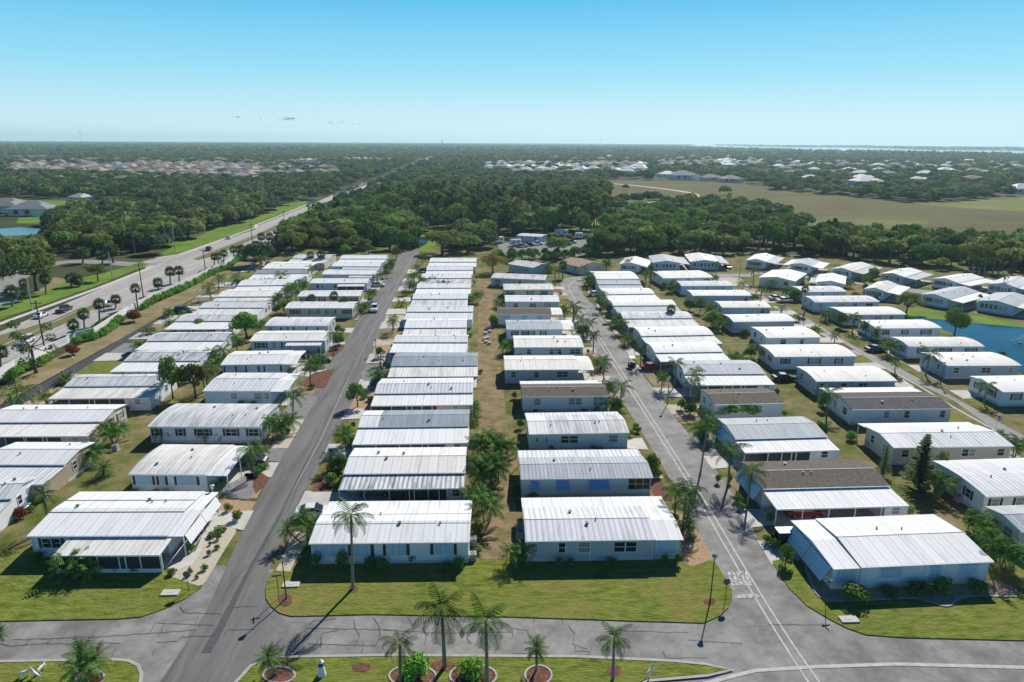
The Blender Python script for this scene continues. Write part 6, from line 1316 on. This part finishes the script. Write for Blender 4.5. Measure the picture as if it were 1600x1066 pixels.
qp = [hwL[i]*.72+hwR[i]*.28 for i in range(9, 13)]; rq = random.Random(2); kq = 0
for a, b in zip(qp, qp[1:]):
    L_ = (b-a).length; n = int(min(22, L_/11)); d_ = (b-a).normalized()
    for i in range(n):
        for sd2 in (-1.9, 1.9):
            if rq.random() < .2: continue
            p = a.lerp(b, (i+rq.uniform(0, .4))/n)+Vector((-d_.y, d_.x, 0))*sd2
            car(rq.choice(['sedan', 'suv']), rq.choice(['white', 'silver', 'dark', 'grey', 'black', 'red']), p, math.atan2(d_.y, d_.x), 'car waiting in the long distant queue on the highway', 'cars queuing on the far highway', 'driving_car'); kq += 1
car('suv', 'white', at('d2', 1365, 640), -H90+.05, 'white van-like SUV parked at the left street edge', 'parked cars')
car('sedan', 'silver', at('d2', 1400, 385), 0, 'silver sedan parked across a driveway of the second row', 'parked cars')
car('suv', 'dark', at('d1', 720, 655), -.1, 'dark car parked left of the eighth leftmost-row home', 'parked cars'); car('sedan', 'black', at('d1', 665, 665), -.1, 'black car half hidden at the lane by the eighth leftmost-row home', 'parked cars')
car('sedan', 'red', at('a4', 175, 212), 0, 'dark red sedan under the wide white carport of the fifth row', 'parked cars')
car('jeep', 'black', at('a4', 115, 360), 0, 'black off-roader with spare wheel under the corner home roof', 'parked cars')
car('sedan', 'red', at('b2', 800, 605), 0, 'red car in the screened carport of the third row', 'parked cars')
car('sedan', 'white', at('b2', 930, 605), 0, 'white car right of the red one in the same carport', 'parked cars')
car('suv', 'grey', at('a2', 610, 105), math.pi, 'grey car under the streaked carport roof of the third row', 'parked cars')
car('sedan', 'silver', at('b3', 960, 350), 0, 'silver car in the arched side entrance of the fifth row', 'parked cars')
car('sedan', 'white', at('a2', 300, 215), .1, 'white car peeping out left of the middle front home', 'parked cars')
car('sedan', 'grey', at('b2', -10, 275+55), 0, 'grey car at the right end of the pale second-row home', 'parked cars') if False else None
car('suv', 'dark', at('b1', 1495, 935), 0, 'dark car under the right end roof of the second home, second row', 'parked cars')
car('sedan', 'grey', at('b2', 385, 325), .1, 'grey car beside the fifth home of the second row', 'parked cars')
car('sedan', 'silver', at('e3', 215, 590), .2, 'pale car in the front yard across the right street', 'parked cars')
car('sedan', 'white', at('e3', 300, 612), .2, 'white car beside the dark shrub mass on the right street', 'parked cars')
car('sedan', 'blue', at('b4', 640, 262), .05, 'blue-grey car parked by the right street near two palms', 'parked cars')
car('sedan', 'blue', at('a1', 45, 195), 0, 'blue car under the carport at the left picture edge', 'parked cars')
car('sedan', 'red', at('e2', 640, 262), H90, 'dark red car under the lean-to of a back-row home', 'parked cars')
car('sedan', 'dark', at('b4', 95, 435), 0, 'dark car behind the blue-grey roofed home at right', 'parked cars')
# cars standing on driveways
rcv = random.Random(31); nd_ = 0
for h in HOMES:
    if h['row'] not in EDGE or rcv.random() > .22 or h['loc'].length < 80: continue
    sgn = 1 if EDGE[h['row']][0] == 'R' else -1; c_, s_ = math.cos(h['rz']), math.sin(h['rz']); lx = h['W']+1.2 if sgn > 0 else -1.2; ly = 1.9 if h['f'] else h['D']-2
    if not h['f']: continue
    col = rcv.choice(['white', 'silver', 'dark', 'red', 'grey', 'blue']); shp = rcv.choice(['sedan', 'suv'])
    car(shp, col, Vector((h['loc'].x+c_*lx-s_*ly, h['loc'].y+s_*lx+c_*ly, .05)), h['rz']+(0 if sgn < 0 else math.pi), '%s %s half under the carport of the %s' % (col, 'SUV' if shp == 'suv' else 'sedan', h['ph']), 'parked cars')
# golf cart on the middle street
gc = thing('golf_cart', 'pale golf cart driving on the middle street', 'golf cart', at('b3', 712, 350), H90)
MB().box(-1.1, -.55, .25, 1.1, .55, .6).box(-1.0, -.5, .6, -.3, .5, .95).build('body', PT['dark'], gc); MB().box(-1.0, -.58, 1.85, .9, .58, 1.92).build('canopy', PT['white'], gc)
MB().box(-.5, -.5, .85, 0, .5, .95).build('seat', M_trim, gc); pb = MB()
for x in (-.9, .8):
    for y in (-.5, .5): pb.tube([(x, y, .6), (x, y, 1.86)], .02, 4)
pb.build('posts', M_vent, gc)
for x in (-.75, .75):
    for y in (-.5, .5): MB().tube([(x, y-.07, .22), (x, y+.07, .22)], .22, 10).build('wheel', M_tyre, gc)
# ------------------------------------------------------------------ lamp posts, poles, signs
M_pole = mat('dark_pole', (.06, .062, .065), .5); M_wood = mat('utility_pole_wood', (.10, .08, .065), .9, .3, 3); M_con = mat('pale_pole', (.5, .5, .49), .7)
M_lens = mat('lamp_lens', (.6, .62, .62), .3)
def lamp(c, bx, by, ty, lab, mat_=None, h=None):
    P0 = at(c, bx, by); h = h or max(3, min(6.5, rise(P0, px(c, bx, ty)[1]))); t = thing('street_lamp', lab, 'street lamp', P0, 0, 'lamp posts along the streets')
    MB().tube([(0, 0, 0), (0, 0, .5), (0, 0, h)], [.12, .075, .055], 8).build('pole', mat_ or M_pole, t)
    hd_ = MB().tube([(0, 0, h-.05), (0, 0, h+.1), (0, 0, h+.42)], [.08, .17, .24], 8).build('lamp_head', M_lens, t)
    MB().tube([(0, 0, h+.42), (0, 0, h+.47), (0, 0, h+.6)], [.3, .28, .03], 8).build('lamp_cap', mat_ or M_pole, hd_)
lamp('a3', 1012, 658, 440, 'tall dark lamp post on the right tip of the middle lawn'); lamp('a2', 155, 645, 445, 'dark lamp post in a mulch ring on the left tip of the middle lawn')
lamp('b2', 715, 282, 215, 'lamp post beside the left street at the sixth home'); lamp('b3', 925, 578, 430, 'thin lamp post with long shadow right of the middle street')
lamp('d4', 886, 322, 175, 'lamp post at the bend of the middle street'); lamp('e1', 208, 640, 500, 'lamp post right of the middle street at the tenth home'); lamp('b4', 1025, 460, 345, 'lamp post beside the right street before the slate home')
lamp('b1', 447, 400, 325, 'pale lamp post beside the dark lane', M_con); lamp('d1', 872, 545, 450, 'pale lamp post farther along the dark lane', M_con); lamp('e3', 505, 800, 640, 'slim lamp post at the right street beside the tall palm'); lamp('e2', 770, 345, 240, 'leaning lamp post at the T-junction', None, 5)
lamp('a1', 1100, 190, 100, 'short lamp post at the driveway of the stepped-roof home', M_con, 3)
def stop(c, x, y, h, rz, lab, kind):
    P0 = at(c, x, y); t = thing('stop_sign' if kind == 'stop' else 'street_name_sign', lab, 'sign', P0, rz)
    MB().tube([(0, 0, 0), (0, 0, h)], .035, 6).build('post', M_pole, t)
    if kind == 'stop':
        oc = [(.38*math.cos(R(22.5+45*i)), h+.0+.38*math.sin(R(22.5+45*i))) for i in range(8)]; MB().prism([(u, z) for u, z in oc], -.05, -.035, 'y').build('sign_face', mat('stop_sign_red', (.45, .02, .02), .5), t)
        MB().prism([(u, z) for u, z in oc], -.034, -.02, 'y').build('sign_back', mat('sign_back_metal', (.12, .12, .13), .5), t)
        cu = bpy.data.curves.new('lettering', 'FONT'); cu.body = 'STOP'; cu.size = .26; cu.align_x = 'CENTER'; cu.align_y = 'CENTER'; cu.extrude = .002
        tmp = bpy.data.objects.new('lettering', cu); COL.objects.link(tmp); bpy.context.view_layer.update(); me = bpy.data.meshes.new_from_object(tmp.evaluated_get(bpy.context.evaluated_depsgraph_get())); bpy.data.objects.remove(tmp)
        me.materials.clear(); me.materials.append(M_trim); lt_ = ob('lettering', me, t, (0, -.055, h)); lt_.rotation_euler = (H90, 0, 0)
    else:
        MB().box(-.45, -.01, h-.02, .45, .01, h+.16).build('name_blade', mat('sign_green', (.02, .12, .06), .5), t); MB().box(-.01, -.45, h+.18, .01, .45, h+.36).build('name_blade', mat('sign_green', (.02, .12, .06), .5), t)
stop('a3', 1088, 655, 2.3, math.pi, 'stop sign seen from behind beside the middle street at the corner lawn', 'stop'); stop('a1', 965, 603, 2.0, math.pi, 'stop sign on the left corner lawn by the left street', 'stop')
stop('a2', 118, 640, 2.6, .3, 'crossed street name sign beside the lamp post mulch ring', 'name'); stop('a4', 292, 672, 2.6, .2, 'crossed street name sign at the right corner lawn', 'name')
def upole(c, bx, by, ty, lab, m_=None, arm=True, grp='utility poles along the highway'):
    P0 = at(c, bx, by); h = max(6, min(16, rise(P0, px(c, bx, ty)[1]))); t = thing('utility_pole', lab, 'utility pole', P0, hd, grp)
    MB().tube([(0, 0, 0), (0, 0, h)], [.17, .11], 8).build('pole', m_ or M_wood, t)
    if arm:
        MB().box(-.06, -1.1, h-.7, .06, 1.1, h-.55).build('crossarm', m_ or M_wood, t)
        b = MB()
        for y in (-1, 0, 1): b.tube([(0, y, h-.55), (0, y, h-.3)], .05, 5)
        b.build('insulators', M_pole, t)
    return P0+Vector((0, 0, h-.4)), t
tops = []
for i, q in enumerate([('b1', 270, 268, -40), ('d1', 303, 555, 140), ('d1', 938, 205, -10), ('c1', 1405, 675, 530), ('c2', 157, 525, 460)]): tops.append(upole(*q, '%s wooden utility pole from the front beside the highway' % ORD[i])[0])
tops.append(upole('c2', 290, 470, 340, 'tall pale blue-grey mast beside the highway before the queue', M_con)[0])
for i, q in enumerate([('c1', 182, 1015, 830), ('c1', 625, 838, 690), ('c1', 975, 690, 545), ('c1', 1140, 590, 480), ('c1', 1313, 530, 440)]): upole(*q, '%s pale light pole from the left across the highway' % ORD[i], M_con, False, 'light poles across the highway')
wr = MB()
for a, b in zip(tops, tops[1:]):
    for off in (-1, 1):
        pts = [a.lerp(b, u)+Vector((0, off*.0, -2.0*4*u*(1-u)*.5))+Vector((-math.sin(hd), math.cos(hd), 0))*off for u in [i/8 for i in range(9)]]; wr.tube(pts, .02, 3, False)
tag(wr.build('power_line', M_pole), 'thin sagging power lines strung between the highway poles', 'power line')
# flagpoles, ornaments, AC units
M_red = mat('flag_red', (.4, .03, .03), .7); M_blue = mat('flag_blue', (.03, .05, .25), .7)
def flag(c, x, y, h, lab):
    P0 = at(c, x, y); t = thing('flagpole', lab, 'flag', P0, .4); MB().tube([(0, 0, 0), (0, 0, h)], .03, 6).build('pole', M_trim, t)
    f = MB().box(.05, -.01, h-.9, 1.3, .01, h-.05); fo = f.build('flag', M_trim, t); s = MB()
    for i in range(4): s.box(.05, -.016, h-.9+.24*i, 1.3, .016, h-.9+.24*i+.12)
    s.build('stripes', M_red, fo); MB().box(.05, -.02, h-.5, .55, .02, h-.05).build('canton', M_blue, fo)
flag('b4', 1345, 760, 3.2, 'striped flag on a pole beside the right street'); flag('b2', 440, 975, 3.4, 'striped flag beside the palm in red mulch at the left street')
t = thing('lighthouse_ornament', 'small white lawn lighthouse with black lantern on the front island', 'lawn ornament', at('a2', 337, 1032), 0)
MB().tube([(0, 0, 0), (0, 0, .1), (0, 0, 1.05)], [.42, .38, .2], 12).build('tower', M_trim, t); MB().tube([(0, 0, 1.05), (0, 0, 1.12), (0, 0, 1.4)], [.28, .2, .2], 10).build('lantern', M_pole, t); MB().tube([(0, 0, 1.4), (0, 0, 1.62)], [.26, .05], 10).build('cap', M_trim, t)
def skin(name, verts, edges, rad, m_, parent):
    me = bpy.data.meshes.new(name); me.from_pydata(verts, edges, []); o = bpy.data.objects.new(name, me); COL.objects.link(o)
    if not me.skin_vertices: me.attributes
    sk = o.modifiers.new('skin', 'SKIN')
    if me.skin_vertices:
        for v, r in zip(me.skin_vertices[0].data, rad): v.radius = (r, r)
        me.skin_vertices[0].data[0].use_root = True
    sb = o.modifiers.new('sub', 'SUBSURF'); sb.levels = sb.render_levels = 1; bpy.context.view_layer.update()
    m2 = bpy.data.meshes.new_from_object(o.evaluated_get(bpy.context.evaluated_depsgraph_get())); bpy.data.objects.remove(o); m2.materials.clear(); m2.materials.append(m_); q = ob(name, m2, parent); return q
M_orn = mat('white_ornament', (.75, .75, .74), .6)
def deer(p, rz, lab):
    t = thing('deer_ornament', lab, 'lawn ornament', p, rz, 'white deer lawn ornaments'); t.scale = (.72, .72, .72)
    V = [(0, 0, .75), (.45, 0, .78), (-.4, 0, .76), (.62, 0, 1.1), (.85, 0, 1.2), (.42, .14, .4), (.42, .14, 0), (.42, -.14, .4), (.45, -.14, 0), (-.42, .14, .42), (-.45, .14, 0), (-.42, -.14, .42), (-.4, -.14, 0), (-.55, 0, .85)]
    E_ = [(0, 1), (0, 2), (1, 3), (3, 4), (1, 5), (5, 6), (1, 7), (7, 8), (2, 9), (9, 10), (2, 11), (11, 12), (2, 13)]
    skin('body', V, E_, [.16, .15, .15, .07, .07, .05, .03, .05, .03, .06, .03, .06, .03, .03], M_orn, t)
    b = MB()
    for s in (-1, 1): b.tube([(.65, s*.03, 1.2), (.6, s*.15, 1.4), (.68, s*.2, 1.55)], [.02, .018, .01], 5); b.tube([(.6, s*.15, 1.4), (.75, s*.17, 1.48)], .012, 4)
    b.build('antlers', M_orn, t)
deer(at('a1', 130, 1040), .3, 'leftmost white deer ornament on the bottom left lawn'); deer(at('a1', 190, 1050), 2.6, 'middle white deer ornament with a dark back on the bottom left lawn'); deer(at('a1', 215, 1015), 1.4, 'rear white deer ornament on the bottom left lawn')
t = thing('heron_statue', 'tall pale heron statue on the tip of the front island', 'statue', at('a3', 700, 1050), .5)
skin('body', [(0, 0, .8), (.25, 0, 1.0), (-.3, 0, .7), (.32, 0, 1.35), (.25, 0, 1.65), (.38, 0, 1.75), (.62, 0, 1.72), (.03, .06, .4), (.03, .06, 0), (-.03, -.06, .4), (-.03, -.06, 0)], [(0, 1), (0, 2), (1, 3), (3, 4), (4, 5), (5, 6), (0, 7), (7, 8), (0, 9), (9, 10)], [.17, .12, .08, .05, .045, .06, .015, .03, .025, .03, .025], M_orn, t)
def ac(c, x, y, lab):
    t = thing('air_conditioner', lab, 'air conditioner', at(c, x, y), .0, 'air conditioners beside the homes'); MB().box(-.45, -.45, 0, .45, .45, .06).build('pad', M_conc, t)
    MB().box(-.38, -.38, .06, .38, .38, .85).build('case', M_grill, t); MB().tube([(0, 0, .85), (0, 0, .88)], .3, 12).build('fan_guard', M_vent, t)
for c, x, y, l_ in [('a2', 1112, 360, 'air conditioner at the right end of the middle front home'), ('a2', 1108, 440, 'second smaller unit before the air conditioner of the middle front home'), ('a3', 40, 325, 'air conditioner left of the silver-roofed corner home'), ('a3', 42, 270, 'rear air conditioner left of the silver-roofed corner home'), ('b1', 470, 975, 'air conditioner at the right end of the tan home'), ('b1', 680, 720, 'air conditioner at the right end of the beige home'), ('a4', 975, 140, 'air conditioner left of the ribbed-roof shuttered home'), ('b4', 600, 830, 'cream unit at the left end of the beige grey-ribbed home'), ('b1', 690, 850, 'white box on the grass between leftmost and second row')]: ac(c, x, y, l_)
# pale pots and clutter in the yard between third and fourth rows
for i, (x, y) in enumerate([(200, 830), (240, 820), (235, 860), (190, 880), (210, 930), (195, 970), (230, 985), (1180-1000, 940)]):
    P0 = at('d3', 1000+x if x < 300 else x, y); o = MB().tube([(0, 0, 0), (0, 0, .5), (0, 0, .55)], [.35, .5, .42], 8).build('garden_pot', M_walk, None, P0); tag(o, '%s pale garden pot from the back in the dry strip yard' % ORD[i], 'pot', 'garden pots in the strip yard')
# pond fountain
t = thing('fountain', 'white spray of the fountain in the right pond', 'fountain', at('b4', 1500, 215), 0); g_ = random.Random(4); b = MB()
for i in range(160):
    a = g_.uniform(0, 6.28); r_ = g_.uniform(.2, 2.2); z = max(.05, 2.2*(1-(r_/2.2)**2)*g_.uniform(.4, 1)); b.tube([(r_*math.cos(a), r_*math.sin(a), z), (r_*1.05*math.cos(a), r_*1.05*math.sin(a), z-.25)], .03, 4)
b.build('spray', mat('water_spray', (.85, .88, .9), .4), t); MB().tube([(0, 0, 0), (0, 0, .25)], [.5, .3], 10).build('float', M_pole, t)
# RVs, boats on the storage lot
def rv(c, x, y, lab, L=6.5, rz=0):
    t = thing('camper_trailer', lab, 'trailer', at(c, x, y), rz, 'vehicles on the storage lot'); o = MB().box(-L/2, -1.15, .5, L/2, 1.15, 2.9).build('body', PT['white'], t); bv = o.modifiers.new('bevel', 'BEVEL'); bv.width = .25; bv.segments = 3
    for q in (-L/4, L/5): MB().box(q-.5, -1.17, 1.5, q+.5, -1.15, 2.1).build('window', M_glass, t)
    for q in (-.5, .5):
        for s in (-1, 1): MB().tube([(q, s*1.0-.1, .35), (q, s*1.0+.1, .35)], .35, 10).build('wheel', M_tyre, t)
rv('c3', 370, 615, 'white upright camper at the middle of the storage lot', 3.5); rv('c3', 275, 598, 'white camper trailer behind the wide oak'); rv('c3', 450, 628, 'camper trailer at the right end of the storage lot', 5, .8); rv('c3', 20, 655, 'camper trailer at the left of the storage lot', 5, .3); rv('c2', 1345, 640, 'camper trailer by the brown-leaved tree', 5, .5)
for i, (c, x, y) in enumerate([('c3', 60, 662), ('c3', 100, 655), ('c3', 140, 650), ('c3', 330, 640)]): car(['suv', 'sedan', 'pickup', 'suv'][i], ['silver', 'dark', 'white', 'grey'][i], at(c, x, y), .2, '%s vehicle from the left on the storage lot' % ORD[i], 'parked cars')
# towers on the horizon
def mast(c, x, yb, dist_y, h, lab, tank=False):
    P0 = at(c, x, dist_y); t = thing('radio_mast' if not tank else 'water_tower', lab, 'tower', P0, 0); MB().tube([(0, 0, 0), (0, 0, h)], [1.6, .8], 5).build('shaft', M_con if not tank else M_trim, t)
    if tank: MB().tube([(0, 0, h-9), (0, 0, h-6), (0, 0, h), (0, 0, h+3)], [3, 9, 9, 2], 12).build('tank', M_pole, t)
    else: MB().box(-2, -2, h*.8, 2, 2, h*.83).build('platform', M_con, t)
mast('c1', 455, 0, 100, 105, 'taller radio mast on the horizon at left'); mast('c1', 745, 0, 92, 90, 'shorter radio mast on the horizon at left'); mast('c3', 878, 0, 100, 100, 'radio mast on the horizon at the bay'); mast('c3', 491, 0, 98, 78, 'dark-headed water tower on the horizon', True)
P0 = at('c2', 1035, 190); t = thing('radio_mast', 'white slender mast rising from the wood beyond the highway end', 'tower', P0); MB().tube([(0, 0, 0), (0, 0, 46)], [.7, .5], 6).build('shaft', M_trim, t); MB().box(-1.6, -1.6, 43, 1.6, 1.6, 45).build('antenna_ring', M_trim, t)
# small clouds
M_cloud = mat('cloud_white', (.80, .90, 1.0), 1, spec=0, trans=.85)
nc = M_cloud.node_tree; tp_ = nc.nodes.new('ShaderNodeBsdfTransparent'); mc_ = nc.nodes.new('ShaderNodeMixShader'); mc_.inputs[0].default_value = .8
src_ = nc.nodes['Material Output'].inputs[0].links[0].from_socket; nc.links.new(src_, mc_.inputs[1]); nc.links.new(tp_.outputs[0], mc_.inputs[2]); nc.links.new(mc_.outputs[0], nc.nodes['Material Output'].inputs[0])
for i, (x, y, wd) in enumerate([(365, 183, 22), (408, 186, 14), (440, 185, 45), (527, 192, 26), (556, 194, 14), (583, 183, 8)]):
    d = (vF*FPX+vR*(x-PW/2)-vU*(y-PH/2)).normalized(); p = Vector((0, 0, CAMH))+d*9000; g_ = random.Random(i); b = MB(); L_ = wd*9000/FPX
    bm = bmesh.new()
    for k in range(10):
        r_ = L_*g_.uniform(.05, .12); mtx = Matrix.Translation((g_.uniform(-.42, .42)*L_, g_.uniform(-.1, .1)*L_, g_.uniform(-.03, .05)*L_)) @ Matrix.Diagonal((1.7, 1, .42, 1)); bmesh.ops.create_icosphere(bm, subdivisions=2, radius=r_, matrix=mtx)
    me = bpy.data.meshes.new('cloud'); bm.to_mesh(me); bm.free(); me.materials.append(M_cloud); me.polygons.foreach_set('use_smooth', [True]*len(me.polygons))
    tag(ob('cloud', me, None, p), '%s from the left of the small white clouds low over the horizon' % ORD[i], 'cloud', 'small clouds')
# haze
hz = MB().box(-12500, -310, -1.2, 12500, 12500, 112).build('haze', None); hz['kind'] = 'stuff'; tag(hz, 'thin blue haze over the whole plain', 'haze')
hm = bpy.data.materials.new('haze_air'); hm.use_nodes = True; n_ = hm.node_tree; n_.nodes.clear(); out = n_.nodes.new('ShaderNodeOutputMaterial'); pv = n_.nodes.new('ShaderNodeVolumePrincipled')
pv.inputs['Color'].default_value = (.62, .88, 1, 1); pv.inputs['Density'].default_value = .0001; pv.inputs['Anisotropy'].default_value = .3
n_.links.new(pv.outputs[0], out.inputs['Volume']); hz.data.materials.append(hm)
hs_f = hz.data
